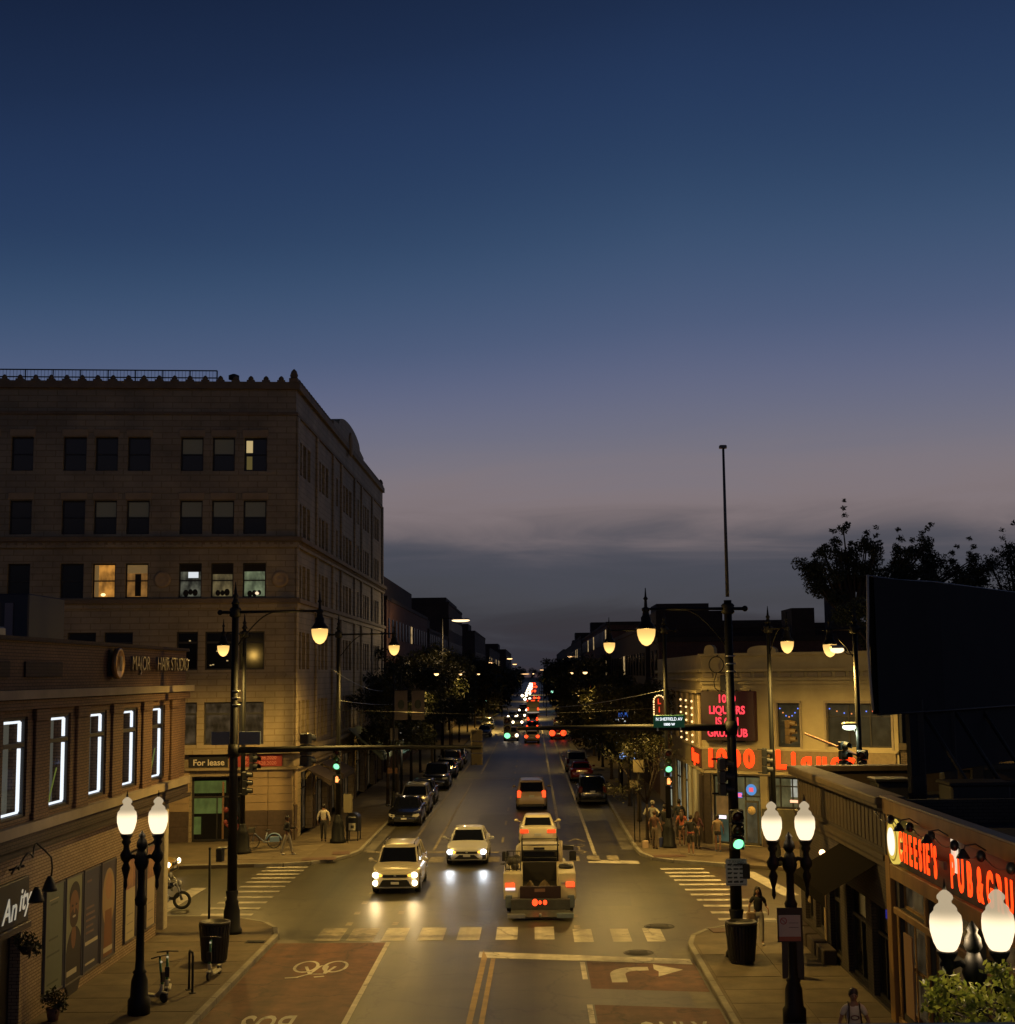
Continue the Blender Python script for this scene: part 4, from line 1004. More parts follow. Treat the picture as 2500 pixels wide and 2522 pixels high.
# vertical bulb sign on the avenue side
t = thing('vertical_bulb_sign', 'tall rounded sign edged with yellow bulbs and red letters above the corner', 'sign', (6.5, 73.5, 5.3), 0); t.scale = (.7, 1, .76)
sgm = MB(); prof = [(-.45, 0), (.45, 0), (.45, 1.9)] + [(.45 * math.cos(math.pi * k / 8), 1.9 + .42 * math.sin(math.pi * k / 8)) for k in range(1, 8)] + [(-.45, 1.9)]
n = len(prof); sgm.add([(x, -.1, z) for x, z in prof] + [(x, .1, z) for x, z in prof], [tuple(range(n)), tuple(range(2 * n - 1, n - 1, -1))] + [(i, n + i, n + (i + 1) % n, (i + 1) % n) for i in range(n)])
obj('cabinet', sgm, mat('dark_red_cabinet', (.05, .012, .01), .5), t)
bm_ = MB().ball((0, 0, 0), .055, 8, 6).mesh('bulb'); BULB = glow('bulb_yellow', (1, .62, .25), 2.2)
pth = [(-.4, .06 + .16 * k) for k in range(12)] + [(.4 * math.cos(math.pi - math.pi * k / 8), 1.9 + .38 * math.sin(math.pi * k / 8)) for k in range(9)] + [(.4, 1.8 - .16 * k) for k in range(12)]
for x, z in pth: link('bulb', bm_, BULB, t, (x, -.13, z))
for i, ch in enumerate('LIQ'): text('letter', ch, .5, glow('deep_red_letters', (1, .06, .02), 1.0), t, (0, -.12, 1.85 - i * .55), ext=.01, bold=.02)
obj('bracket', MB().cyl((.4, 0, 1.6), (2.25, 0, 1.6), .03).cyl((.4, 0, .4), (2.25, 0, .4), .03), IRON, t)
# column rows of bulbs along the first floor of the side
t = thing('bulb_string', 'strings of small yellow bulbs framing the side windows over the pavement', 'string lights', (7.8, 70, 4.7), 0)
for k in range(3):
    for j in range(7): link('bulb', bm_, glow('dim_bulb', (1, .5, .2), .45), t, (0, k * 2.6, .1 + j * .33))
# projecting lit signs further along the avenue
for nm, lab, x, y, z, w, h, m in (('round_lit_sign', 'round white lit sign hanging over the right pavement', 5.6, 92, 4.7, .6, .6, glow('sign_white', (.9, .95, 1), 1.6)), ('blue_lit_sign', 'small blue and white lit sign below the round white one', 5.9, 90, 3.2, .5, .4, glow('sign_blue_white', (.3, .5, 1), 1.2))):
    t = thing(nm, lab, 'sign', (x, y, z))
    if 'round' in nm:
        obj('face', MB().lathe([(w, -.06), (w, .06)], n=20).xf(Matrix.Rotation(R(90), 4, 'X')), m, t); obj('rim', MB().lathe([(w * 1.08, -.05), (w * 1.08, .05)], n=20).xf(Matrix.Rotation(R(90), 4, 'X')).xf(Matrix.Translation((0, .02, 0))), IRON, t)
        obj('lower_face', MB().cbox(-w * .7, -.06, -1.1, w * .9, .06, -.66, .02), m, t); obj('blue_cap', MB().cbox(-.1, -.06, .62, .5, .06, .95, .02), glow('sign_blue', (.05, .15, .6), .6), t)
    else: obj('face', MB().cbox(-w, -.08, -h, w, .08, h, .03), m, t)
    obj('arm', MB().cyl((w, 0, 0), (8.1 - x, 0, 0), .03), IRON, t)
# globe clock bracket
t = thing('ring_bracket', 'round iron ring bracket on the parapet of the liquor store', 'bracket', onQ(.95, 8.55, .35), AQ)
ringp = [(.38 * math.cos(2 * math.pi * k / 20), 0, .38 * math.sin(2 * math.pi * k / 20)) for k in range(21)]
obj('ring', MB().tube(ringp, .025, 6, False).tube([(0, 0, .38), (0, .35, .5)], .02, 6), IRON, t)
obj('scroll', MB().tube([(0, 0, -.4), (-.15, 0, -.8), (-.1, 0, -1.1), (.1, .1, -1.3), (.15, .3, -1.35)], .02, 6), IRON, t)
obj('speaker_box', MB().cbox(.2, -.1, -1.2, .6, .3, -.5, .04), BLACK, t)
# ------------------------------------------------------------------ near right: dark corner building
RR = R(-90)
D = thing('dark_corner_building', 'low dark building with panelled cornice and tall dark windows at right', 'building', (8.35, 45.2, 0), RR)
DWALL = mat('dark_painted_brick', (.055, .042, .03), .8, noise=.3, nscale=.9, brick='302820')
DTRIM = mat('brown_trim_paint', (.06, .042, .022), .7, noise=.3, nscale=1.5)
dops = [(.5, 1.7, .6, 2.5), (2.1, 3.3, .6, 2.5), (4.2, 5.6, .3, 2.5), (6.4, 8.6, .2, 2.5), (9.2, 10.8, .2, 2.5)]
obj('wall', facade(0, 11.2, 0, 4.35, dops, .25), DWALL, D)
obj('end_wall', MB().box(-.0, 0, 0, .2, 14, 4.35).xf(Matrix.Translation((-.2, 0, 0))), DWALL, D)
obj('parapet_wall', MB().box(-.2, .0, 4.36, 11.2, .3, 5.05), DTRIM, D); obj('parapet_wall', MB().box(-.2, .31, 4.36, .1, 14, 5.05), DTRIM, D)
obj('coping', MB().cbox(-.4, -.3, 5.06, 11.3, .45, 5.22, .03), mat('pale_coping', (.10, .072, .038), .7, noise=.35, nscale=1.5), D); obj('coping', MB().cbox(-.4, .46, 5.06, .2, 14.2, 5.22, .03), MATS['pale_coping'], D)
obj('cornice', MB().box(-.35, -.25, 4.95, 11.25, -.002, 5.05), DTRIM, D); obj('cornice', MB().box(-.25, -.14, 3.72, 11.2, -.002, 3.85), DTRIM, D); obj('cornice', MB().box(-.2, -.08, 3.55, 11.2, -.002, 3.7), DTRIM, D)
pn = MB().cbox(0, -.05, 0, .33, -.001, .82, .015).mesh('frieze_panel')
for k in range(27): link('frieze_panel', pn, DTRIM, D, (.12 + k * .41, 0, 4.0))
for (a, b, c, d) in dops: window(D, 'window', a, c, b - a, d - c, .14, style='grid', fr=.09)
obj('notice', MB().box(1.05, -.03, 1.2, 1.4, -.005, 2.3), mat('pale_notice_board', (.3, .22, .11), .7), D); obj('notice', MB().box(3.45, -.03, .5, 3.75, -.005, 2.2), MATS['pale_notice_board'], D)
obj('roof', MB().box(-.1, .31, 4.3, 11.2, 14, 4.4), ROOFM, D)
obj('blue_light', MB().cbox(10.85, -.05, 2.35, 11.05, 0, 2.55, .01), glow('deep_blue_light', (.05, .05, .5), .35), D)
aw = MB(); aw.add([(0, 0, 3.5), (4.2, 0, 3.5), (4.2, -1.3, 2.75), (0, -1.3, 2.75), (0, -1.3, 2.45), (4.2, -1.3, 2.45)], [(0, 3, 2, 1), (3, 4, 5, 2), (0, 4, 3)])
obj('awning', aw, mat('near_black_canvas', (.010, .008, .006), 1, spec=.05), D, (5.8, 0, 0))
obj('porch_light', MB().ball((4.6, -.25, 3.1), .09), glow('porch_bulb', (1, .6, .3), 4), D)
for k in range(4): 
    obj('planter_box', MB().cbox(.3 + 1.3 * k, -.45, .15, 1.4 + 1.3 * k, -.08, .55, .02), mat('dark_wood', (.04, .028, .018), .7), D)
# roof clutter
for lab, x, y, w, d, h in (('low dark ventilation box on the near roof behind the cornice', 11.2, 38.5, 1.6, 1.2, .7), ('long dark duct lying across the near roof', 12.5, 41.5, 4.0, .7, .45), ('square dark hatch at the far edge of the near roof', 10.2, 42.6, 1.0, 1.0, .5)):
    t = thing('roof_vent', lab, 'roof vent', (x, y, 4.4)); obj('casing', MB().cbox(0, 0, 0, w, d, h, .05), mat('dark_duct', (.025, .024, .023), .7, noise=.3), t); obj('cap', MB().cbox(-.06, -.06, h + .002, w + .06, d + .06, h + .08, .02), IRON, t)
# ------------------------------------------------------------------ pub
Pb = thing('pub_building', 'orange timbered pub front with red sign letters at right edge', 'building', (8.35, 33.9, 0), RR)
ORW = mat('orange_timber', (.30, .165, .04), .65, noise=.35, nscale=1.6, stretch=(1, 1, .2)); PAN = mat('charcoal_panel', (.045, .042, .036), .6, noise=.2)
pops = [(.75, 3.0, .45, 2.6), (3.2, 6.2, .3, 2.6), (6.6, 9.8, .3, 2.6), (.75, 3.0, 2.78, 3.38), (3.2, 6.2, 2.78, 3.38), (6.6, 9.8, 2.78, 3.38)]
obj('wall', facade(.0, 12, 0, 5.1, pops, .2), PAN, Pb)
def plank(x0, x1, z0, z1, p=.09): obj('timber', MB().cbox(x0, -p, z0, x1, -.002, z1, .015), ORW, Pb)
plank(.0, 12, 4.88, 5.2, .14); plank(.0, .42, .14, 4.92, .12); plank(.43, 12, 3.42, 3.74, .12); plank(.43, 12, 2.62, 2.77, .08); plank(3.02, 3.18, .2, 3.4, .07); plank(6.25, 6.55, .2, 3.4, .1)
plank(.43, 12, .14, .3, .06); plank(.55, .74, .3, 2.6, .04); plank(2.0, 2.1, .45, 2.6, .03)
obj('slot', MB().box(.1, -.135, 3.9, .22, -.121, 4.85), BLACK, Pb)
obj('coping', MB().cbox(-.1, -.17, 5.205, 12, .12, 5.25, .01), mat('tan_coping', (.30, .22, .12), .6), Pb)
obj('roof', MB().box(-.1, .3, 4.5, 12, 16, 4.6), ROOFM, Pb); obj('party_wall', MB().box(-.15, .31, 4.4, .05, 16, 5.15), DWALL, Pb)
for (a, b, c, d) in pops: window(Pb, 'window', a, c, b - a, d - c, .1, style='mull' if d < 3 and False else 'hung' if c < 1 else 'plain', frame=ORW, fr=.06, pane=litpane('pub_window_dim', (.7, .5, .25), .05, .2))
obj('lit_panel', MB().cbox(5.15, -.05, 4.2, 5.5, -.003, 4.9, .01), litpane('lit_white_panel', (1, .82, .6), .9, .7), Pb)
obj('beige_patch', MB().box(1.1, -.04, .5, 1.8, -.003, 2.3), mat('beige_poster', (.3, .18, .09), .7), Pb)
t = thing('pub_sign', 'orange-red channel letters CHEESIES PUB & GRUB on the pub front', 'sign', (8.2, 33.9, 3.8), RR)
t['label'] = "orange-red channel letters reading CHEESIE'S PUB & GRUB on the pub front"
ORL = glow('orange_letters', (1.0, .05, .006), 2.4, True); RIM = mat('letter_return', (.4, .12, .02), .5)
x = 2.12
for ch, dx in zip("CHEESIE'S", (.42, .42, .38, .38, .30, .26, .32, .22, .5)):
    text('letter', ch, .86, ORL, t, (x, -.13, .5), ext=.006, bold=.03, sx=.50)
    x += dx
x = 6.0
for ch, dx in zip('PUB&GRUB', (.52, .54, .6, .58, .52, .5, .5, .5)):
    text('letter', ch, .86, ORL, t, (x, -.13, .48), ext=.006, bold=.03, sx=.62); x += dx
obj('raceway', MB().box(1.6, -.1, .45, 5.3, -.03, .6), mat('dark_red_raceway', (.1, .02, .015), .6), t)
t = thing('pub_emblem', 'round yellow and white lit emblem at the start of the pub lettering', 'sign', (8.16, 32.42, 4.36), RR)
def disc(r, y0, y1, sz=1.0): return MB().lathe([(r, y0), (r, y1)], n=28).xf(Matrix.Rotation(R(90), 4, 'X'))
obj('rim', disc(.5, 0, .10), glow('emblem_yellow', (1, .72, .12), .75), t)
obj('ring', disc(.43, .101, .115), mat('emblem_dark_ring', (.25, .16, .02), .6, emit=(.6, .4, .05), estr=.4), t); obj('ring', disc(.39, .116, .125), MATS['emblem_yellow'], t); obj('face', disc(.31, .126, .14), glow('emblem_white', (1, .88, .78), 1.2), t)
# lamps over the sign
t = thing('pub_string_lights', 'dark festoon cable with unlit bulbs sagging under the pub roof edge', 'string lights', (8.15, 33.9, 4.95), RR)
pts = []
for k in range(41):
    x = k * .25; pts.append((x, -.12, -.05 - .16 * math.sin(math.pi * ((x % 1.6) / 1.6))))
obj('cable', MB().tube(pts, .012, 5), BLACK, t)
for k in range(1, 7): obj('bulb_cap', MB().ball((1.6 * k, -.14, -.09), .09, 8, 6, (1, 1, 1.2)), BLACK, t)
for k, (x, lab) in enumerate(((2.8, 'bell shaped spotlight over the first letters of the pub sign'), (4.95, 'bell shaped spotlight over the gap before the word PUB'), (7.3, 'bell shaped spotlight over the middle of the word PUB'))):
    t = thing('sign_spotlight', lab, 'lamp', (8.2, 33.5 - x, 4.92), RR, 'goose neck spotlights over the pub sign'); t.scale = (.75, .75, .75)
    obj('neck', MB().tube([(0, 0, 0), (0, -.25, .16), (0, -.5, .12), (0, -.55, -.02)], .018, 6), BLACK, t)
    obj('shade', MB().lathe([(.03, .1), (.07, .05), (.16, -.1), (.17, -.13), (.05, -.08)], (0, -.56, -.05), 12), BLACK, t)
lamp('pub_spot', 'SPOT', (7.6, 29.0, 4.75), 16, (1, .8, .6), None, .05, (R(0), R(42), 0), R(110))
lamp('pub_spot', 'SPOT', (7.6, 26.6, 4.7), 14, (1, .82, .65), None, .05, (R(0), R(42), 0), R(110))
# billboard back on the roof
t = thing('billboard', 'huge dark billboard seen from behind with pale edge strip on the right roofs', 'billboard', (9.35, 39.2, 0))
bx = [(0, 0), (1.3, 1.55), (2.7, 3.1), (8.5, 10.8)]
bd = MB()
for (xa, ya), (xb, yb) in zip(bx, bx[1:]):
    bd.add([(xa, ya, 7.0), (xb, yb, 7.0), (xb, yb, 10.78), (xa, ya, 10.78), (xa + .15, ya - .1, 7.0), (xb + .15, yb - .1, 7.0), (xb + .15, yb - .1, 10.78), (xa + .15, ya - .1, 10.78)], [(0, 3, 2, 1), (4, 5, 6, 7), (3, 7, 6, 2), (0, 1, 5, 4)])
obj('panel', bd, mat('black_billboard_back', (.008, .008, .010), .9, noise=.3, nscale=.6), t)
sk = MB()
for (xa, ya), (xb, yb) in zip(bx[1:], bx[2:]): sk.add([(xa, ya + .05, 5.2), (xb, yb + .05, 5.2), (xb, yb + .05, 6.99), (xa, ya + .05, 6.99), (xa + .1, ya - .03, 5.2), (xb + .1, yb - .03, 5.2), (xb + .1, yb - .03, 6.99), (xa + .1, ya - .03, 6.99)], [(0, 3, 2, 1), (4, 5, 6, 7), (3, 7, 6, 2), (0, 1, 5, 4), (0, 4, 7, 3)])
obj('added_dark_sheet', sk, MATS['black_billboard_back'], t)  # dark sheet added to fill the unlit area under the billboard
for k in range(6):
    f0 = (k + 1) / 7 * 8.5; f1 = (k + 1) / 7 * 10.8
    obj('panel_rib', MB().box(f0 - .04, f1 - .16, 7.05, f0 + .04, f1 - .1, 10.7), mat('dull_rib', (.02, .02, .022), .7), t)
obj('catwalk', MB().tube([(0, -.4, 7.0), (1.3, 1.15, 7.0), (2.7, 2.7, 7.0), (8.5, 10.4, 7.0)], .03, 6), IRON, t)
obj('edge_strip', MB().tube([(0, -.03, 7.1), (-.05, -.03, 8.1), (-.07, -.03, 9.0), (-.03, -.03, 9.8), (0, -.03, 10.85)], .04, 6), mat('pale_edge_strip', (.4, .38, .33), .6), t)
obj('top_rail', MB().tube([(x_, y_ - .05, 10.83 - (.04 if i % 2 else 0)) for i, (x_, y_) in enumerate(bx)], .02, 6), mat('grey_wire', (.2, .22, .26), .5), t)
for x_, y_ in ((1.7, 2.0), (3.1, 3.7), (4.6, 5.9)): obj('post', MB().cbox(x_ - .22, y_ - .12, 4.4, x_ + .22, y_ + .32, 7.4, .04), IRON, t)
brace = MB()
for x_, y_ in ((1.7, 2.0), (3.1, 3.7), (4.6, 5.9)): brace.cyl((x_, y_ + .3, 7.5), (x_ + 1.4, y_ - 1.2, 4.45), .06)
obj('brace', brace, IRON, t)
# terrace beyond the liquor store
tw = thing('terrace_building', 'dark low building with roof terrace beyond the liquor store', 'building', onQ(9.55, 0), AQ)
obj('wall', MB().box(0, .05, 0, 20, 10, 4.7), mat('terrace_brick', (.09, .065, .04), .8, noise=.4, nscale=.7, brick='403024'), tw)
obj('parapet', MB().box(-.03, -.1, 4.71, 20.1, .2, 5.0), DTRIM, tw)
tr_ = MB()
for k in range(8): tr_.box(k * 2.2, .02, 5.01, k * 2.2 + .12, .14, 6.6)
obj('post', tr_, IRON, tw); obj('rail', MB().box(0, 0, 6.61, 18, .14, 6.7), IRON, tw)
obj('back_wall', MB().box(0, 6, 4.71, 20, 6.3, 6.6), mat('terrace_back', (.10, .075, .05), .8, noise=.5, nscale=2), tw)
for lab, u, z, n_, dx in (('string of red and blue bulbs along the dark roof terrace at right', 1.35, 5.75, 11, .22), ('pair of red and blue bulbs at the start of the terrace, by the wide window', -1.1, 6.4, 2, .22)):
    t = thing('string_lights', lab, 'string lights', onQ(9.55 + u, z, .15), AQ)
    for k in range(n_):
        zz = (-.12 * abs(math.sin(math.pi * k / 4)) + .02 * k) if n_ > 4 else -.1 * k
        link('bulb', MB().ball((0, 0, 0), .05, 6, 5).mesh('bulb'), glow('bulb_red', (1, .2, .08), 1.2) if k % 2 == 0 else glow('bulb_blue', (.2, .35, 1), 1.2), t, (k * dx + (.25 if k > 3 else 0) + (.25 if k > 6 else 0), 0, zz))
    obj('cable', MB().tube([(0, 0, .07), (n_ * dx * .5, 0, .0), (n_ * dx + (.5 if n_ > 4 else 0), 0, .12 if n_ > 4 else -.05)], .008, 4), BLACK, t)
# ------------------------------------------------------------------ street lamps and signals
SOD = (1.0, .62, .15); GLOBE = (1.0, .74, .44)
TEAR = lampglass('teardrop_lamp_glass', (1.0, .58, .17), 1.15, 2.3, -.5, 0, .3)
ACORN = lampglass('acorn_lamp_glass', (1.0, .80, .52), .5, 1.6, .34, .6, .22)
tear_me = MB().lathe([(.265, 0), (.27, -.05), (.255, -.18), (.21, -.32), (.13, -.43), (.04, -.48), (.004, -.485)], n=20).mesh('lamp_glass')
house_me = MB().lathe([(.27, .0), (.285, .03), (.26, .06), (.19, .16), (.15, .2), (.15, .34), (.11, .38), (.09, .5), (.12, .54), (.12, .60), (.05, .64), (.04, .84), (.075, .88), (.03, .95), (.012, 1.2)], n=16).mesh('lamp_housing')
def pole(label, x, y, h, arm=None, lampd=None, base=.32, group=None, energy=2600, ext=0, mast=None, rsh=.11, name='street_lamp_pole', halfarm=True, zbase=.14):
    t = thing(name, label, 'street lamp' if lampd else 'pole', (x, y, zbase), 0, group)
    obj('base', MB().lathe([(base, 0), (base, .12), (base * .82, .2), (base * .78, .7), (base * .62, .9), (base * .66, .98), (base * .5, 1.06), (rsh * 1.25, 1.3), (rsh * 1.1, 1.34)], n=16), POLEM, t)
    obj('shaft', MB().tube([(0, 0, 1.3), (0, 0, h * .5), (0, 0, h)], [rsh, rsh * .82, rsh * .66], 14), POLEM, t)
    if ext: obj('extension_mast', MB().tube([(0, 0, h + .1), (0, 0, h + ext)], [.055, .035], 8).cbox(-.12, -.08, h + ext + .003, .1, .08, h + ext + .1, .02), mat('dull_mast', (.10, .10, .09), .5, metal=.5), t)
    else: obj('finial', MB().lathe([(.1, 0), (.14, .05), (.09, .12), (.06, .22), (.1, .28), (.05, .36), (.01, .75)], (0, 0, h), 12), POLEM, t)
    if arm:
        dx, dy = arm; Ln_ = math.hypot(dx, dy); ux, uy = dx / Ln_, dy / Ln_
        z = h - .25
        a = MB().tube([(-ux * .45, -uy * .45, z), (dx, dy, z + .02)], [.05, .035], 8)
        a.ball((-ux * .5, -uy * .5, z), .09, 8, 6).lathe([(.14, -.16), (.2, -.1), (.16, 0), (.2, .1), (.14, .16)], (0, 0, z), 12)
        obj('arm', a, POLEM, t)
        pts = [(ux * (.1 + 1.25 * k / 8), uy * (.1 + 1.25 * k / 8), z - 1.05 + 1.05 * math.sin(math.pi / 2 * k / 8)) for k in range(9)]
        obj('brace', MB().tube(pts, .022, 6), POLEM, t)
        link('lamp_housing', house_me, POLEM, t, (dx, dy, z - .56))
        link('lamp_glass', tear_me, TEAR, t, (dx, dy, z - .57))
        if energy:
            lamp('lamp_light', 'SPOT', (dx, dy, z - 1.08), energy, SOD, t, .12, (0, 0, 0), R(168), .5); lamp('lamp_light', 'POINT', (dx, dy, z - .8), energy * .16, SOD, t, .13)
    if mast:
        mz, ml, md = mast
        obj('mast_arm', MB().tube([(0, 0, mz), (ml * md[0] * .5, ml * md[1] * .5, mz + .05), (ml * md[0], ml * md[1], mz + .04)], [.11, .085, .055], 10).lathe([(.17, -.2), (.2, 0), (.17, .2)], (0, 0, mz), 12), POLEM, t)
    return t
E_ = 2750
pole('tall dark street lamp pole with a long signal arm on the left near corner', -9.65, 45.4, 10.4, (2.75, 0), True, .33, 'street lamp poles at the crossing', E_, mast=(5.72, 7.95, (1, 0)), rsh=.16)
pole('thick pole with tall thin mast on top beside the woman at right', 5.72, 41.2, 10.15, (-2.4, 0), True, .34, 'street lamp poles at the crossing', E_ * .75, ext=4.5, mast=(6.45, 6.2, (-1, 0)), rsh=.17)
pole('street lamp pole on the far left corner between the man in white and the mailbox', -9.62, 69.5, 10.35, (2.75, 0), True, .4, 'street lamp poles at the crossing', E_, rsh=.13)
pole('street lamp pole seen just behind the near left pole, lamp turned away', -13.5, 65.6, 10.3, (-.55, -2.0), True, .42, 'street lamp poles at the crossing', E_, rsh=.12)
pole('street lamp pole behind the waiting group on the far right corner', 6.2, 66.4, 10.3, (-2.6, 0), True, .34, 'street lamp poles at the crossing', E_, rsh=.13)
pole('street lamp pole standing in front of the liquor store sign band', 10.05, 60.2, 10.1, (.45, -1.9), True, .3, 'street lamp poles at the crossing', E_, rsh=.12)
pole('street lamp pole rising behind the near dark roof at right', 12.45, 54.6, 9.9, (-.85, .6), True, .3, 'street lamp poles at the crossing', E_, rsh=.13)
# small LED heads on the right hand roof pole
def cobra(label, x, y, z, dx, m, w=.5, e=0, col=(1, .8, .5), post=None, group='flat headed street lamps'):
    t = thing('flat_street_lamp', label, 'street lamp', (x, y, 0 if post else z), 0, group)
    zz = z if post else 0
    obj('head', MB().cbox(-w, -.16, zz + .02, w, .16, zz + .14, .04), STEEL, t)
    obj('lens', MB().ball((0, 0, zz - .05), .2, 14, 8, (w * 5.2, .9, .62)), m, t)  # lens enlarged beyond the head to carry the lamp's bloom
    if post:
        px_, r_ = post
        obj('post', MB().tube([(px_, 0, .1), (px_, 0, zz + .2)], [r_, r_ * .6], 8).tube([(px_, 0, zz + .15), (0, 0, zz + .1)], .04, 6), POLEM, t)
    else: obj('bracket', MB().tube([(w * .5, 0, -.02), (dx * .5, .0, -.22), (dx, 0, -.25)], .022, 6), BLACK, t)
    if e: lamp('lamp_light', 'POINT', (0, 0, zz - .25), e, col, t, .12)
    return t
LEDW = glow('led_lens_warm', (1, .72, .38), 2.2); LEDG = glow('led_lens_cool', (.9, 1, .72), 2.2)
cobra('slim warm flat lamp head just below the teardrop lamp over the near dark roof', 11.75, 54.6, 9.05, .8, LEDW, .26)
cobra('greenish white flat lamp head in front of the wide festive window', 12.1, 54.6, 6.1, .45, LEDG, .26, 110, (.85, 1, .7))
# twin acorn lamps
acorn_me = MB().lathe([(.11, 0), (.145, .03), (.19, .12), (.232, .28), (.236, .42), (.222, .52), (.17, .58), (.165, .62), (.14, .655), (.095, .69), (.092, .725), (.118, .755), (.115, .80), (.07, .85), (.02, .885), (.004, .89)], n=24).mesh('globe')
def twin(label, x, y, zg=4.42, e=75, sep=.77, postz=3.9):
    t = thing('twin_globe_lamp', label, 'street lamp', (x, y, .14), 0, 'twin globe lamp posts')
    pr = [(.30, 0), (.30, .35), (.24, .42), (.22, .8), (.16, .95), (.19, 1.0), (.13, 1.06), (.115, 1.3), (.1, 2.55), (.15, 2.6), (.17, 2.72), (.12, 2.8), (.1, 3.0), (.1, postz - .5), (.16, postz - .42), (.2, postz - .3), (.16, postz - .15), (.1, postz)]
    obj('post', MB().lathe([(a * .9, b) for a, b in pr], n=16), POLEM, t)
    fin = MB().lathe([(.09, 0), (.14, .08), (.12, .2), (.07, .28), (.09, .33), (.01, .45)], (0, 0, postz), 10)
    obj('finial', fin, POLEM, t)
    for s in (-1, 1):
        a = MB().tube([(0, 0, postz - .28), (s * sep * .25, 0, postz - .16), (s * sep * .5, 0, postz - .22)], [.08, .05, .06], 8)
        a.lathe([(.01, -.95), (.05, -.85), (.035, -.7), (.09, -.5), (.11, -.42), (.06, -.3), (.13, -.2), (.15, -.1), (.08, .02), (.07, .12), (.12, .2), (.09, .26), (.14, .34), (.16, .40)], (s * sep * .5, 0, zg - .14 - .40), 12)
        obj('arm', a, POLEM, t)
        link('globe', acorn_me, ACORN, t, (s * sep * .5, 0, zg - .14))
        lamp('globe_light', 'POINT', (s * sep * .5, 0, zg - .14 + .24), e, GLOBE, t, .13)
        obj('globe_tip', MB().lathe([(.03, 0), (.02, .06), (.004, .16)], (s * sep * .5, 0, zg - .14 + .885), 8), POLEM, t)
    return t
twin('twin globe lamp post on the left pavement beside the electric scooters', -9.62, 34.8)
twin('twin globe lamp post on the right pavement with a white sign on it', 5.9, 33.4, 4.30, 50)
twin('nearest twin globe lamp, large at the lower right among lit leaves', 6.47, 21.5, 4.06, 260, .77)
# ------------------------------------------------------------------ signals
SIGY = mat('dull_yellow_signal', (.05, .037, .013), .6, noise=.2); SIGB = mat('black_signal', (.012, .013, .012), .5)
G_ON = glow('green_signal_on', (.22, 1.0, .42), 1.9); G_HALO = mat('green_lens_surround', (.0, .05, .02), .4, emit=(0, .6, .2), estr=.25)
R_OFF = mat('red_lens_off', (.05, .005, .005), .3); Y_OFF = mat('yellow_lens_off', (.05, .03, .005), .3); G_OFF = mat('green_lens_off', (.003, .03, .02), .3)
def signal(label, x, y, z, rot=0, on=None, body=SIGB, lamps=3, s=1.0, group='traffic signal heads', e=0, visible_front=True):
    """three section head, lenses on local -y"""
    t = thing('traffic_signal', label, 'traffic light', (x, y, z), rot, group)
    hh = .36 * s
    b = MB()
    for k in range(lamps): b.cbox(-.18 * s, -.1, -hh * (k + 1) + .01, .18 * s, .12, -hh * k - .01, .03)
    obj('housing', b, body, t)
    for k in range(lamps):
        c = -hh * (k + .5)
        v = MB(); n = 12; r = .155 * s
        ring = [(r * math.cos(math.pi * (-.15 + 1.3 * j / n)), r * math.sin(math.pi * (-.15 + 1.3 * j / n))) for j in range(n + 1)]
        v.add([(a, -.1, c + b_) for a, b_ in ring] + [(a, -.34, c + b_ - .03) for a, b_ in ring], [(i, i + 1, n + 2 + i, n + 1 + i) for i in range(n)])
        obj('visor', v, body, t)
        m = (R_OFF, Y_OFF, G_OFF)[k] if on != k else (glow('red_signal_on', (1, .1, .03), 3), glow('yellow_on', (1, .6, .1), 3), G_ON)[k]
        lens = MB().lathe([(.15 * s, 0), (.12 * s, .04), (.06 * s, .06), (.01, .065)], n=16).xf(Matrix.Rotation(R(90), 4, 'X')).xf(Matrix.Translation((0, -.11, c)))
        obj('lens', lens, m, t)
    obj('bracket', MB().cyl((0, .12, -.05), (0, .3, -.05), .025).cyl((0, .12, -hh * lamps + .05), (0, .3, -hh * lamps + .05), .025), SIGB, t)
    if e: lamp('signal_light', 'POINT', (0, -.45, -hh * (on + .5)), e * .6, (.3, 1, .5), t, .1)
    return t
signal('traffic signal showing green on the thick pole beside the waste bin at right', 5.74, 40.75, 4.32, 0, 2, e=.8, s=1.05)
signal('dark side-on signal high on the thick right hand pole', 5.42, 41.2, 5.75, R(90), None)
signal('traffic signal showing green on the far left corner pole', -9.62, 69.05, 4.75, 0, 2, e=10)
signal('traffic signal showing green above the waiting group at right', 6.2, 65.95, 4.68, 0, 2, e=10)
signal('yellow backed signal hanging at the tip of the left signal arm', -1.85, 45.55, 6.45, R(180), None, SIGY, s=1.05)
signal('dark signal hanging from the middle of the left signal arm', -7.35, 45.55, 6.4, R(150), None)
signal('signal showing green just left of centre, hung over the far lane', -1.3, 69.0, 6.15, 0, 2, e=0)
signal('amber lit side of a yellow signal right of the LED board', 11.1, 62, 6.1, R(60), None, mat('amber_signal_body', (.05, .03, .01), .5), s=.95)
signal('dark signal hung on the short arm at right, nearer the roof', 11.95, 55.1, 5.5, R(30), None)
signal('dark signal at the base of the short arm beside the roof edge', 12.45, 54.2, 5.2, R(-20), None)
signal('side-on signal on the pole in front of the large red digits', 9.7, 60.0, 5.0, R(80), None)
signal('side-on signal on the pole behind the near left pole', -13.3, 65.1, 3.9, R(90), None)
signal('dark signal above the delivery cart behind the near left pole', -12.95, 65.2, 5.0, R(60), None)
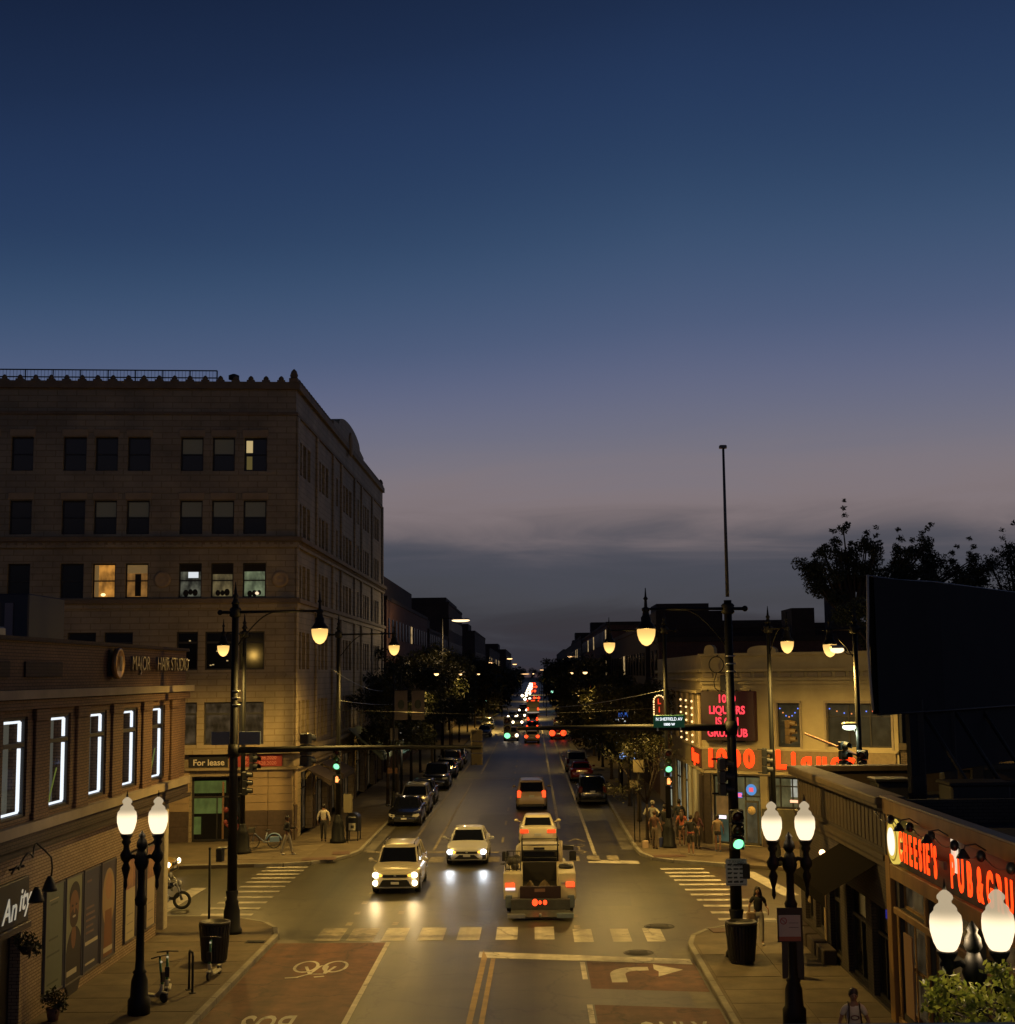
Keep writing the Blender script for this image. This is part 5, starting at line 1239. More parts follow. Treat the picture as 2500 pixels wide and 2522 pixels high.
t = thing('signal_arm', 'short slanted signal arm pointing left above the near dark roof', 'signal arm', (12.6, 54.6, 5.0)); obj('tube', MB().tube([(0, 0, -.1), (-1.9, 1.6, .75)], [.06, .04], 8), mat('reddish_pole', (.14, .06, .03), .5), t); obj('collar', MB().lathe([(.17, -.18), (.2, 0), (.17, .18)], n=12), POLEM, t)
# span wire holding the far green signal
t = thing('span_wire', 'thin wire with a hanging signal over the avenue beyond the crossing', 'wire', (0, 69, 6.3)); obj('wire', MB().tube([(-9.6, 0, .25), (-4, 0, .02), (-1.3, 0, -.05), (3, 0, .05), (6.2, 0, .2)], .012, 5), BLACK, t)
# walk signals (hand)
HAND = glow('hand_light', (1, .30, .08), 2.6)
def hand(label, x, y, z, rot=0, lit=True):
    t = thing('pedestrian_signal', label, 'pedestrian signal', (x, y, z), rot, 'pedestrian signals')
    obj('housing', MB().cbox(-.2, -.08, -.2, .2, .12, .22, .03), SIGB, t)
    if lit:
        h = MB().cbox(-.07, -.1, -.13, .07, -.085, .03, .01)
        for k, (fx, fh) in enumerate(((-.055, .1), (-.018, .13), (.018, .125), (.055, .095))): h.cbox(fx - .013, -.1, .031, fx + .013, -.085, .031 + fh, .004)
        h.add([(.072, -.1, -.07), (.072, -.1, -.03), (.125, -.1, .03), (.135, -.1, .0)], [(0, 3, 2, 1)])
        obj('hand_symbol', h, HAND, t)
    obj('visor', MB().box(-.2, -.22, .2, .2, -.08, .225), SIGB, t)
hand('orange hand signal under the green light on the far left corner', -9.62, 69.1, 3.2)
hand('orange hand signal above the heads of the waiting group at right', 6.2, 66.0, 3.2)
hand('unlit pedestrian signal seen side-on on the near left pole', -10.0, 45.3, 2.6, R(90), False)
hand('unlit pedestrian signal seen side-on on the thick right hand pole', 5.98, 41.1, 2.55, R(-90), False)
# camera boxes / clamps on the poles
for lab, x, y, z in (('metal clamp bands on the near left pole above the blue grey sign backs', -9.6, 45.4, 7.3), ('metal clamp bands high on the thick right hand pole', 5.75, 41.2, 8.2)):
    t = thing('clamp_bands', lab, 'pole bands', (x, y, z))
    for k in range(3): obj('band', MB().lathe([(.15, 0), (.155, .02), (.15, .04)], (0, 0, k * .22), 12), STEEL, t)
# signs
BLUEG = mat('sign_back_grey_blue', (.10, .125, .16), .5, noise=.1)
for lab, x0, x1 in (('grey blue blank sign back left of the near left pole', -10.36, -9.78), ('grey blue blank sign back right of the near left pole', -9.48, -8.78)):
    t = thing('street_name_sign', lab, 'sign', (x0, 45.35, 6.04)); obj('plate', MB().cbox(0, -.015, 0, x1 - x0, .015, .42, .01), BLUEG, t); obj('bracket', MB().cbox(.1, .016, .18, x1 - x0 + .1 if x0 < -10 else .05, .05, .24, .005), STEEL, t)
t = thing('street_name_sign', 'green street name sign reading Sheffield on the right signal arm', 'sign', (3.46, 41.05, 6.62))
obj('plate', MB().cbox(0, -.02, 0, .9, .02, .36, .01), mat('sign_green', (.008, .09, .045), .45, emit=(.02, .25, .12), estr=.08), t)
SW_ = mat('sign_white', (.28, .3, .24), .5, emit=(.8, .85, .7), estr=.02)
text('lettering', 'N SHEFFIELD AV', .13, SW_, t, (.45, -.024, .24), ext=.001, bold=0, sx=.82); text('lettering', '1000 W', .1, SW_, t, (.45, -.024, .09), ext=.001, bold=.002)
obj('bracket', MB().cbox(.1, .021, -.1, .14, .04, .3, .004).cbox(.76, .021, -.1, .8, .04, .3, .004), STEEL, t)
PALES = mat('sign_plate_white', (.45, .44, .36), .6, emit=(.5, .5, .4), estr=.02); GREYT = mat('sign_print_dark', (.05, .05, .04), .6); REDT = mat('sign_print_red', (.35, .03, .02), .6)
t = thing('parking_sign', 'white sign with small dark print on the thick pole under the green light', 'sign', (5.72, 41.0, 2.15))
obj('plate', MB().cbox(-.3, -.02, 0, .3, .0, .75, .02), PALES, t); obj('border', MB().box(-.27, -.023, .03, .27, -.021, .04).box(-.27, -.023, .71, .27, -.021, .72), GREYT, t)
rr = random.Random(5)
for k in range(5):
    for c in range(3): obj('printed_mark', MB().quad((-.25 + c * .17, -.0225, .08 + k * .12), (-.25 + c * .17 + .08 + rr.random() * .07, -.0225, .08 + k * .12), (-.25 + c * .17 + .08 + rr.random() * .07, -.0225, .12 + k * .12 + rr.random() * .03), (-.25 + c * .17, -.0225, .13 + k * .12)), GREYT, t)
text('lettering', 'TURNING', .1, GREYT, t, (0, -.024, .66), ext=.001); text('lettering', 'VEHICLES', .09, GREYT, t, (0, -.024, .56), ext=.001)
t = thing('no_parking_sign', 'white sign with red circle and red foot on the right twin globe post', 'sign', (5.82, 33.2, 2.05))
obj('plate', MB().cbox(-.25, -.02, .1, .25, .0, .58, .01), mat('sign_pale', (.5, .49, .42), .6), t); obj('red_foot', MB().box(-.25, -.021, .0, .25, -.001, .098), mat('sign_red_foot', (.35, .12, .07), .6), t)
obj('circle', MB().tube([(-.14 + .07 * math.cos(2 * math.pi * k / 16), -.024, .45 + .07 * math.sin(2 * math.pi * k / 16)) for k in range(17)], .009, 5, False).tube([(-.19, -.024, .5), (-.09, -.024, .4)], .007, 5), REDT, t)
obj('frame', MB().box(-.28, .001, -.03, .3, .03, .74), mat('dark_sign_back', (.03, .025, .02), .6), t); obj('printed_line', MB().box(-.02, -.023, .3, .2, -.021, .31).box(-.02, -.023, .4, .2, -.021, .41), GREYT, t)
for lab, x, y, z, w, h, m in (('pale rectangular sign with clipped corners on the tree-side post at right', 5.0, 68.4, 3.45, .27, .62, mat('beige_sign', (.26, .22, .12), .6)), ('small beige sign below the clipped one at right', 4.75, 68.35, 2.75, .2, .35, MATS['beige_sign']), ('pale upright sign under the far left signal', -9.1, 69.2, 1.6, .22, .9, MATS['beige_sign']), ('small pale square sign on the far left pavement', -8.6, 86, 2.3, .3, .35, mat('rust_sign', (.2, .1, .05), .6)), ('pale banner-shaped sign on the far left pavement', -8.7, 88, 4.2, .25, .75, MATS['beige_sign'])):
    t = thing('pole_sign', lab, 'sign', (x, y, z)); obj('plate', MB().cbox(-w, -.02, 0, w, .0, h, .03), m, t); obj('post', MB().cyl((0, .03, -z + .14), (0, .03, h), .025), POLEM, t)
for lab, x in (('pale banner with faint plant drawing, left of a pair on the far left pole', -6.75), ('pale banner with faint print, right of the pair on the far left pole', -5.75)):
    t = thing('street_banner', lab, 'banner', (x - 1.05, 83, 5.6)); obj('cloth', MB().box(-.38, -.01, 0, .38, .01, 1.7), mat('banner_cloth', (.15, .12, .09), .8, noise=.3, nscale=.8), t)
    obj('printed_leaf', MB().ball((0, -.012, .9), .2, 10, 6, (1, .02, 1.4)), mat('banner_print', (.05, .06, .04), .8), t); obj('bracket', MB().cyl((-.42, 0, 1.72), (.6 if 'left' in lab else .42, 0, 1.72), .02), IRON, t)
pole('dark pole carrying the pair of pale banners on the far left pavement', -7.3 - 1.05 + .1, 83.1, 7.6, None, None, .2, rsh=.08, name='banner_pole')
# overhead wires with glints
for lab, a, b in (('thin sagging wire across the front of the corner office building', (-9.6, 66, 8.6), (-9.6, 100, 7.2)), ('thin wire sloping over the avenue toward the right pole', (-3, 96, 6.2), (6.2, 66.4, 7.4)), ('lower thin wire running from the left corner pole up the avenue', (-9.6, 69.5, 7.0), (-9, 120, 6.6))):
    t = thing('overhead_wire', lab, 'wire', a); d_ = [b[i] - a[i] for i in range(3)]
    obj('wire', MB().tube([(d_[0] * k / 8, d_[1] * k / 8, d_[2] * k / 8 - .5 * math.sin(math.pi * k / 8)) for k in range(9)], .014, 5), STEEL, t)
# ------------------------------------------------------------------ street furniture
def bin_(label, x, y, post=False):
    t = thing('waste_bin', label, 'waste bin', (x, y, .15), 0, 'black round waste bins')
    b = MB(); n = 28
    for k in range(n):
        a = 2 * math.pi * k / n; r0, r1 = .31, .40
        b.box(-.025, -.008, 0, .025, .008, 1.0, Matrix.Translation((0, 0, .06)) @ Matrix.Rotation(a, 4, 'Z') @ Matrix.Translation((0, r0 + .045, 0)) @ Matrix.Rotation(R(-5), 4, 'X'))
    obj('slats', b, BLACK, t)
    obj('liner', MB().lathe([(.27, .03), (.29, .06), (.355, .98), (.34, 1.0), (.3, .95)], n=20), mat('bin_liner', (.01, .01, .011), .5), t)
    obj('rim', MB().lathe([(.40, 1.04), (.445, 1.07), (.44, 1.12), (.36, 1.13), (.34, 1.08)], n=24), mat('bin_rim', (.03, .028, .024), .5), t)
    obj('foot', MB().lathe([(.32, 0), (.33, .05), (.3, .07)], n=20), BLACK, t)
bin_('black slatted waste bin on the left pavement beside two scooters', -9.2, 41.0)
bin_('black slatted waste bin in front of the thick right hand pole', 5.72, 40.35)
t = thing('slim_post', 'thin dark post standing behind the left waste bin', 'post', (-9.62, 42.1, .15)); obj('post', MB().tube([(0, 0, 0), (0, 0, 3.0)], .035, 8), POLEM, t); obj('cap', MB().ball((0, 0, 3.02), .045, 8, 6), POLEM, t)
t = thing('bike_rack', 'tall narrow black hoop bike rack between the two scooters', 'bike rack', (-8.95, 37.2, .15), R(25))
obj('hoop', MB().tube([(0, -.22, 0), (0, -.22, .92), (0, -.17, 1.0), (0, .17, 1.0), (0, .22, .92), (0, .22, 0)], .03, 8, smooth=False), POLEM, t); obj('foot_plate', MB().cbox(-.08, -.3, 0, .08, -.14, .02, .01).cbox(-.08, .14, 0, .08, .3, .02, .01), IRON, t)
MINT = mat('green_stem_paint', (.03, .16, .07), .4); OFFW = mat('offwhite_plastic', (.42, .40, .28), .5)
def scooter(label, x, y, rot, lean=0):
    t = thing('electric_scooter', label, 'scooter', (x, y, .15), rot, 'electric scooters on the left pavement')
    wm = MB().tube([(.0, 0, 0), (.0, 0, 0)], .1, 6) if False else None
    for nm, yy in (('front_wheel', -.5), ('rear_wheel', .42)):
        w = MB(); n = 16
        for r, m_ in ((.125, 0),): w.lathe([(.06, -.02), (.11, -.035), (.125, -.02), (.125, .02), (.11, .035), (.06, .02)], n=n)
        w.xf(Matrix.Rotation(R(90), 4, 'Y')).xf(Matrix.Translation((0, yy, .125)))
        obj(nm, w, BLACK, t)
    obj('deck', MB().cbox(-.09, -.28, .12, .09, .36, .18, .02).tube([(0, -.28, .15), (0, -.4, .28), (0, -.44, .45)], [.07, .06, .045], 8), OFFW, t)
    obj('fender', MB().cbox(-.05, -.62, .24, .05, -.4, .27, .01).cbox(-.045, .3, .23, .045, .5, .26, .01), OFFW, t)
    obj('stem', MB().tube([(0, -.44, .42), (0, -.34, 1.05)], [.04, .03], 8), MINT, t)
    obj('handlebar', MB().tube([(-.27, -.32, 1.1), (0, -.34, 1.12), (.27, -.32, 1.1)], .018, 6).tube([(0, -.34, 1.05), (0, -.34, 1.13)], .025, 8), BLACK, t)
    obj('headlight', MB().ball((0, -.39, .98), .03, 8, 6), mat('pale_lens', (.6, .6, .5), .2, emit=(1, .9, .6), estr=.3), t)
    obj('battery_box', MB().cbox(-.06, -.48, .5, .06, -.42, .75, .01), BLACK, t)
scooter('white and green electric scooter left of the hoop bike rack', -9.5, 37.0, R(12))
scooter('white and green electric scooter right of the hoop bike rack, by the bin', -8.72, 38.9, R(-5))
scooter('electric scooter half hidden by the twin globe post, darkest of the three', -9.75, 36.2, R(60))
# mailbox
t = thing('mailbox', 'dark rounded mailbox on legs with a white square label on the far left corner', 'mailbox', (-8.98, 70.4, .15), R(-8))
m_ = MB(); pf = [(-.32, .45), (.32, .45), (.32, 1.05)] + [(.32 * math.cos(math.pi * k / 8), 1.05 + .3 * math.sin(math.pi * k / 8)) for k in range(1, 8)] + [(-.32, 1.05)]
n = len(pf); m_.add([(x, -.28, z) for x, z in pf] + [(x, .28, z) for x, z in pf], [tuple(range(n)), tuple(range(2 * n - 1, n - 1, -1))] + [(i, n + i, n + (i + 1) % n, (i + 1) % n) for i in range(n)])
obj('body', m_, mat('navy_mailbox', (.012, .014, .022), .35), t)
for x in (-.3, .26):
    for y in (-.26, .22): obj('leg', MB().cbox(x, y, 0, x + .05, y + .05, .45, .005), BLACK, t)
obj('label_plate', MB().box(-.16, -.3, .5, .18, -.285, .85), mat('mail_label', (.5, .48, .36), .6), t); obj('label_print', MB().box(-.06, -.305, .6, .1, -.301, .74), GREYT, t); obj('hood_handle', MB().cbox(-.2, -.33, 1.1, .2, -.285, 1.16, .01), STEEL, t)
# shared bike with blue guard
def bicycle(label, x, y, rot):
    t = thing('shared_bicycle', label, 'bicycle', (x, y, .15), rot)
    for nm, xx in (('front_wheel', .5), ('rear_wheel', -.5)):
        pts = [(xx + .31 * math.cos(2 * math.pi * k / 24), 0, .33 + .31 * math.sin(2 * math.pi * k / 24)) for k in range(25)]
        w = obj(nm, MB().tube(pts, .022, 6, False), BLACK, t)
        sp = MB()
        for k in range(10): sp.tube([(xx, 0, .33), (xx + .3 * math.cos(2 * math.pi * k / 10), 0, .33 + .3 * math.sin(2 * math.pi * k / 10))], .003, 3)
        obj('spokes', sp, STEEL, w)
    obj('frame', MB().tube([(-.5, 0, .33), (-.05, 0, .3), (.42, 0, .72), (.5, 0, .33)], .03, 8).tube([(-.05, 0, .3), (-.18, 0, .75)], .025, 8), mat('pale_blue_frame', (.35, .42, .5), .4), t)
    obj('wheel_guard', MB().tube([(-.5 + .36 * math.cos(a), 0, .33 + .36 * math.sin(a)) for a in [math.pi * .05 + math.pi * .9 * k / 10 for k in range(11)]], .04, 6).cbox(-.75, -.05, .3, -.3, .05, .55, .02), mat('blue_guard', (.16, .26, .42), .4), t)
    obj('saddle', MB().ball((-.2, 0, .85), .11, 10, 6, (1.3, .7, .4)), BLACK, t)
    obj('handlebar', MB().tube([(.42, 0, .72), (.4, 0, .98)], .02, 6).tube([(.36, -.28, 1.0), (.42, 0, 1.0), (.36, .28, 1.0)], .018, 6), BLACK, t)
    obj('basket', MB().cbox(.42, -.15, .75, .7, .15, .98, .02), GREYT, t)
bicycle('shared bicycle with a blue wheel guard leaning by the green lit shop corner', -12.85, 67.3, R(185))
t = thing('sandwich_board', 'dark A-frame board on the right pavement behind the no parking sign', 'A-board', (6.75, 38.2, .15), R(-12))
obj('front_board', MB().box(-.28, -.02, 0, .28, .0, 1.0).xf(Matrix.Rotation(R(-10), 4, 'X')), mat('aboard', (.035, .025, .018), .6), t); obj('rear_board', MB().box(-.28, 0, 0, .28, .02, 1.0).xf(Matrix.Rotation(R(10), 4, 'X')).xf(Matrix.Translation((0, .34, 0))), MATS['aboard'], t)
# items beside the group
t = thing('white_bag', 'small pale paper bag on the ground at the left of the waiting group', 'bag', (5.1, 66.3, .15)); obj('body', MB().cbox(-.14, -.1, 0, .14, .1, .34, .03), mat('pale_bag', (.45, .33, .22), .7), t); obj('handle', MB().tube([(-.07, 0, .33), (-.04, 0, .45), (.04, 0, .45), (.07, 0, .33)], .01, 5), BLACK, t)
t = thing('blue_bag', 'small dark blue bag standing among the waiting group', 'bag', (5.85, 66.5, .15)); obj('body', MB().cbox(-.1, -.08, 0, .1, .08, .45, .03), mat('blue_bag', (.01, .02, .10), .6), t); obj('handle', MB().tube([(-.05, 0, .44), (0, 0, .56), (.05, 0, .44)], .01, 5), BLACK, t)
# platform rail right in front of the camera
t = thing('platform_railing', 'blurred blue grey steel rail along the bottom edge, nearest of all', 'railing', (0, 1.25, 7.861))
obj('top_rail', MB().cbox(-3, -.05, -.06, 3, .05, .031, .02), mat('blue_grey_rail', (.34, .38, .32), .6, noise=.15), t)
for k in range(5): obj('post', MB().cbox(-2.4 + k * 1.2 - .03, -.03, -1.4, -2.4 + k * 1.2 + .03, .03, -.061, .005), MATS['blue_grey_rail'], t)
# ------------------------------------------------------------------ vehicles
TYRE = mat('tyre_rubber', (.012, .012, .012), .8); RIMM = mat('alloy_rim', (.35, .35, .36), .35, metal=.8)
CGLASS = mat('car_glass', (.006, .007, .009), .06, spec=.7); TRIM = mat('car_black_trim', (.012, .012, .013), .5)
HL_ON = glow('headlight_on', (1, .80, .52), 7); HL_COOL = glow('headlight_cool', (.85, .93, 1.0), 9); HL_OFF = mat('headlight_off', (.4, .4, .38), .12, spec=.8)
AMB = glow('amber_light', (1, .50, .06), 2.2); TL_ON = glow('taillight_on', (1, .06, .012), 1.7); TL_BR = glow('brake_light', (1, .055, .012), 2.8); TL_OFF = mat('taillight_off', (.12, .008, .006), .15)
PLATE = mat('number_plate', (.5, .5, .48), .5)
wheel_cache = {}
def wheel_meshes(r, w):
    k = (r, w)
    if k not in wheel_cache:
        ty = MB().lathe([(r * .62, -w * .5), (r * .93, -w * .5), (r, -w * .32), (r, w * .32), (r * .93, w * .5), (r * .62, w * .5)], n=24).xf(Matrix.Rotation(R(90), 4, 'Y'))
        ri = MB().lathe([(r * .6, -.01), (r * .63, .02), (r * .55, .03), (r * .5, .0), (r * .12, .0), (r * .1, .03), (.01, .03)], n=20)
        for j in range(5): ri.box(-.03, .05, .0, .03, r * .56, .028, Matrix.Rotation(2 * math.pi * j / 5, 4, 'Z'))
        ri.xf(Matrix.Rotation(R(90), 4, 'Y'))
        wheel_cache[k] = (ty.mesh('wheel'), ri.mesh('rim'))
    return wheel_cache[k]
KIND = {
 'sedan': dict(L=4.75, W=1.83, H=1.45, r=.335, top=[(0, .50), (.02, .66), (.06, .74), (.16, .83), (.28, .93), (.5, .96), (.75, .99), (.82, 1.02), (.97, 1.0), (.985, .9), (1, .62)],
    cowl=.27, rf=.43, rr=.68, deck=.84, hwr=.60, belt=.93),
 'crossover': dict(L=4.55, W=1.85, H=1.68, r=.36, top=[(0, .55), (.02, .78), (.07, .9), (.16, 1.0), (.25, 1.07), (.5, 1.07), (.8, 1.09), (.95, 1.08), (.985, .98), (1, .6)],
    cowl=.235, rf=.38, rr=.86, deck=.965, hwr=.64, belt=1.05),
 'suv': dict(L=4.8, W=1.92, H=1.78, r=.38, top=[(0, .6), (.02, .85), (.06, .98), (.15, 1.06), (.25, 1.12), (.5, 1.12), (.8, 1.13), (.96, 1.12), (.99, 1.02), (1, .6)],
    cowl=.25, rf=.37, rr=.90, deck=.975, hwr=.68, belt=1.1),
 'hatch': dict(L=4.2, W=1.78, H=1.5, r=.32, top=[(0, .5), (.02, .68), (.07, .78), (.17, .88), (.28, .96), (.5, .98), (.8, 1.02), (.95, 1.02), (.985, .92), (1, .58)],
    cowl=.26, rf=.42, rr=.82, deck=.955, hwr=.62, belt=.96),
}
body_cache = {}
def body_mesh(kind, seg):
    if (kind, seg) in body_cache: return body_cache[(kind, seg)]
    K = KIND[kind]; Lc, Wc, r = K['L'], K['W'], K['r']
    tx = [a for a, b in K['top']]; tz = [b for a, b in K['top']]
    hwx = [0, .02, .06, .14, .5, .86, .95, .985, 1]; hwv = [.72, .84, .93, .98, 1, .98, .93, .86, .76]
    yf, yr = .185 * Lc, .80 * Lc
    ts = sorted(set([round(x, 4) for x in list(np.linspace(0, 1, seg)) + tx + [(yf + d * (r + .07)) / Lc for d in (-1, -.9, -.7, -.4, 0, .4, .7, .9, 1)] + [(yr + d * (r + .07)) / Lc for d in (-1, -.9, -.7, -.4, 0, .4, .7, .9, 1)]]))
    rows = []; clear = .2
    for t in ts:
        y = t * Lc; zt = float(np.interp(t, tx, tz)); hw = Wc / 2 * float(np.interp(t, hwx, hwv))
        zb = clear + (.14 * max(0, (t - .9) / .1) if t > .9 else .06 * max(0, (.06 - t) / .06))
        for yc in (yf, yr):
            d = abs(y - yc)
            if d < r + .06: zb = max(zb, r + math.sqrt(max(0, (r + .06) ** 2 - d * d)))
        zb = min(zb, zt - .12); h = zt - zb
        half = [(.86 * hw, zb), (.965 * hw, zb + .02), (1.0 * hw, zb + h * .3), (.995 * hw, zb + h * .55), (.965 * hw, zb + h * .8), (.90 * hw, zt - .04), (.80 * hw, zt - .008), (.45 * hw, zt + .015), (0, zt + .022)]
        rows.append([(x, y - Lc / 2, z) for x, z in half] + [(-x, y - Lc / 2, z) for x, z in half[-2::-1]])
    n = len(rows[0]); mb = MB()
    vs = [p for r_ in rows for p in r_]; fs = []
    for i in range(len(rows) - 1):
        for j in range(n):
            q = (j + 1) % n
            fs.append((i * n + j, (i + 1) * n + j, (i + 1) * n + q, i * n + q))
    fs = [tuple(reversed(f)) for f in fs]
    fs.append(tuple(range(n))[::-1]); fs.append(tuple((len(rows) - 1) * n + k for k in range(n)))
    mb.add(vs, fs, True)
    me = mb.mesh('body')
    # greenhouse
    g = MB(); Hc = K['H']
    hwb, hwr = Wc / 2 * .86, Wc / 2 * K['hwr'] * 1.12
    def ring(s, inset=0):
        ya = (K['cowl'] + (K['rf'] - K['cowl']) * s) * Lc - Lc / 2 + inset; yb = (K['deck'] + (K['rr'] - K['deck']) * s) * Lc - Lc / 2 - inset
        hw = hwb + (hwr - hwb) * s - inset; z = K['belt'] - .04 + (Hc - .05 - K['belt'] + .04) * s
        pts = []
        for j in range(32):
            a = 2 * math.pi * (j + .5) / 32; c, sn = math.cos(a), math.sin(a); e = .28
            pts.append((hw * math.copysign(abs(c) ** e, c), (ya + yb) / 2 + (yb - ya) / 2 * math.copysign(abs(sn) ** e, sn), z))
        return pts
    R_ = [ring(s) for s in (0, .3, .6, .9)]
    vs = [p for r_ in R_ for p in r_]
    g.add(vs, [(i * 32 + j, i * 32 + (j + 1) % 32, (i + 1) * 32 + (j + 1) % 32, (i + 1) * 32 + j) for i in range(3) for j in range(32)], True)
    gm = g.mesh('window_glass')
    rf = MB(); a0, a1 = ring(.88), ring(1.0); a2 = [(x * .9, y * .93, Hc - .012) for x, y, z in ring(1.0, .03)]; a3 = [(x * .5, y * .6, Hc) for x, y, z in ring(1.0, .03)]
    a0 = [(x * 1.012, y * 1.004, z) for x, y, z in a0]
    rf.add(a0 + a1 + a2 + a3, [(i * 32 + j, i * 32 + (j + 1) % 32, (i + 1) * 32 + (j + 1) % 32, (i + 1) * 32 + j) for i in range(3) for j in range(32)] + [tuple(96 + k for k in range(32))], True)
    rm = rf.mesh('roof')
    # pillars along the greenhouse corners and the middle of the sides
    pl = MB()
    def corner(s, sx, front):
        ya = (K['cowl'] + (K['rf'] - K['cowl']) * s) * Lc - Lc / 2; yb = (K['deck'] + (K['rr'] - K['deck']) * s) * Lc - Lc / 2
        hw = hwb + (hwr - hwb) * s; z = K['belt'] - .03 + (Hc - .06 - K['belt'] + .03) * s
        return (sx * hw * .955, (ya + .06) if front else (yb - .08), z)
    for sx in (-1, 1):
        pl.tube([corner(s, sx, True) for s in (0, .35, .7, .95)], [.045, .04, .036, .034], 6)
        pl.tube([corner(s, sx, False) for s in (0, .35, .7, .95)], [.085, .075, .06, .05], 6)
        for t in (.52, .52 if kind == 'sedan' else .74):
            p0, p1 = corner(0, sx, True), corner(.95, sx, True); yy = t * Lc - Lc / 2
            pl.tube([(p0[0] * 1.035, yy, p0[2]), (p1[0] * 1.035, yy + .03, p1[2])], [.03, .025], 6)
    pm_ = pl.mesh('window_pillars')
    body_cache[(kind, seg)] = (me, gm, rm, pm_); return body_cache[(kind, seg)]
def setobj(o, m):
    if not o.data.materials: o.data.materials.append(m)
    o.material_slots[0].link = 'OBJECT'; o.material_slots[0].material = m
def paintm(name, c, rough=.3, metal=.0):
    return mat('car_paint_' + name, c, rough, metal, coat=.6, noise=.06, nscale=3)
def car(label, kind, x, y, rot, paint_, lights='off', tails='off', seg=24, plates=True, spot=0, cool=False, rails=False, fog=False, group=None, name='car', cat='car', roof_dark=False, face='plain', beam=(1, .72, .36)):
    """front of the car on local -y"""
    K = KIND[kind]; Lc, Wc, Hc, r = K['L'], K['W'], K['H'], K['r']
    t = thing(name, label, cat, (x, y, .004), rot, group)
    me, gm, rm, pm_ = body_mesh(kind, seg)
    for nm, m_, mm in (('body', me, paint_), ('window_glass', gm, CGLASS), ('roof', rm, TRIM if roof_dark else paint_), ('window_pillars', pm_, paint_)):
        setobj(link(nm, m_, None, t), mm)
    ty, ri = wheel_meshes(r, .22)
    for sx in (-1, 1):
        for yy in (.185, .80):
            w = link('wheel', ty, TYRE, t, (sx * (Wc / 2 - .125), yy * Lc - Lc / 2, r), (0, 0, 0 if sx > 0 else math.pi))
            link('rim', ri, RIMM, w, (.10, 0, 0))
    zf = float(np.interp(.03, [a for a, b in K['top']], [b for a, b in K['top']]))
    yF = -Lc / 2; hw = Wc / 2
    hl = HL_OFF if lights == 'off' else (HL_COOL if cool else HL_ON)
    for s in (-1, 1):
        shp = MB()
        cx = s * hw * .72
        shp.add([(s * hw * .52, yF - .012, zf - .12), (s * hw * .80, yF + .05, zf - .15), (s * hw * .93, yF + .2, zf - .06), (s * hw * .88, yF + .22, zf + .03), (s * hw * .55, yF + .03, zf - .02),
                 (s * hw * .52, yF + .2, zf - .12), (s * hw * .8, yF + .25, zf - .15), (s * hw * .9, yF + .35, zf - .06), (s * hw * .84, yF + .35, zf + .01), (s * hw * .55, yF + .25, zf - .02)],
                [(0, 1, 2, 3, 4) if s > 0 else (4, 3, 2, 1, 0), (5, 6, 1, 0), (6, 7, 2, 1), (7, 8, 3, 2), (8, 9, 4, 3), (9, 5, 0, 4)])
        if lights == 'off': obj('headlight', shp, hl, t)
        else:
            h_ = obj('headlight', shp, HL_OFF, t)
            obj('lamp', MB().ball((s * hw * .79, yF + .02, zf - .07), .115, 12, 8, (1.1, .6, .95)), hl, h_)
            obj('turn_light', MB().ball((s * hw * .60, yF - .02, zf - .08), .075, 8, 6, (1.1, .5, .8)), AMB, h_)
        if fog:
            obj('fog_light', MB().ball((s * hw * .80, yF + .02, .44), .11, 10, 8, (1, .5, 1)), hl, t)
    # grille, intake, plate, bumper details
    gr = MB().cbox(-hw * .5, yF - .008, zf - .16, hw * .5, yF + .1, zf - .06, .02)
    obj('grille', gr, TRIM, t)
    if face == 'x':   # broad pinched nose with large corner intakes
        obj('lower_grille', MB().add([(-hw * .35, yF - .02, zf - .2), (hw * .35, yF - .02, zf - .2), (hw * .62, yF + .0, .3), (-hw * .62, yF + .0, .3), (-hw * .35, yF + .1, zf - .2), (hw * .35, yF + .1, zf - .2), (hw * .62, yF + .1, .3), (-hw * .62, yF + .1, .3)], [(0, 3, 2, 1), (0, 1, 5, 4), (3, 7, 6, 2), (1, 2, 6, 5), (0, 4, 7, 3)]), TRIM, t)
        for s in (-1, 1):
            obj('corner_intake', MB().add([(s * hw * .66, yF + .0, .5), (s * hw * .92, yF + .08, .47), (s * hw * .90, yF + .08, .3), (s * hw * .72, yF + .0, .28), (s * hw * .68, yF + .1, .5), (s * hw * .9, yF + .2, .45), (s * hw * .88, yF + .2, .32), (s * hw * .72, yF + .1, .3)], [(0, 1, 2, 3) if s < 0 else (3, 2, 1, 0), (0, 4, 5, 1), (3, 2, 6, 7), (0, 3, 7, 4)]), TRIM, t)
    elif face == 'mask':
        obj('lower_grille', MB().add([(-hw * .5, yF - .03, .56), (hw * .5, yF - .03, .56), (hw * .68, yF, .3), (-hw * .68, yF, .3), (-hw * .5, yF + .1, .56), (hw * .5, yF + .1, .56), (hw * .68, yF + .1, .3), (-hw * .68, yF + .1, .3)], [(0, 3, 2, 1), (0, 1, 5, 4), (3, 7, 6, 2), (1, 2, 6, 5), (0, 4, 7, 3)]), TRIM, t)
        obj('chin_strip', MB().cbox(-hw * .62, yF - .04, .27, hw * .62, yF + .05, .3, .005), STEEL, t)
    else:
        obj('lower_grille', MB().cbox(-hw * .6, yF - .012, .3, hw * .6, yF + .1, .44, .02), TRIM, t)
    if plates: obj('front_plate', MB().cbox(-.155, yF - .055, .40, .155, yF - .04, .49, .005), PLATE, t)
    obj('badge', MB().ball((0, yF - .01, zf - .1), .045, 8, 6, (1.2, .4, .8)), STEEL, t)
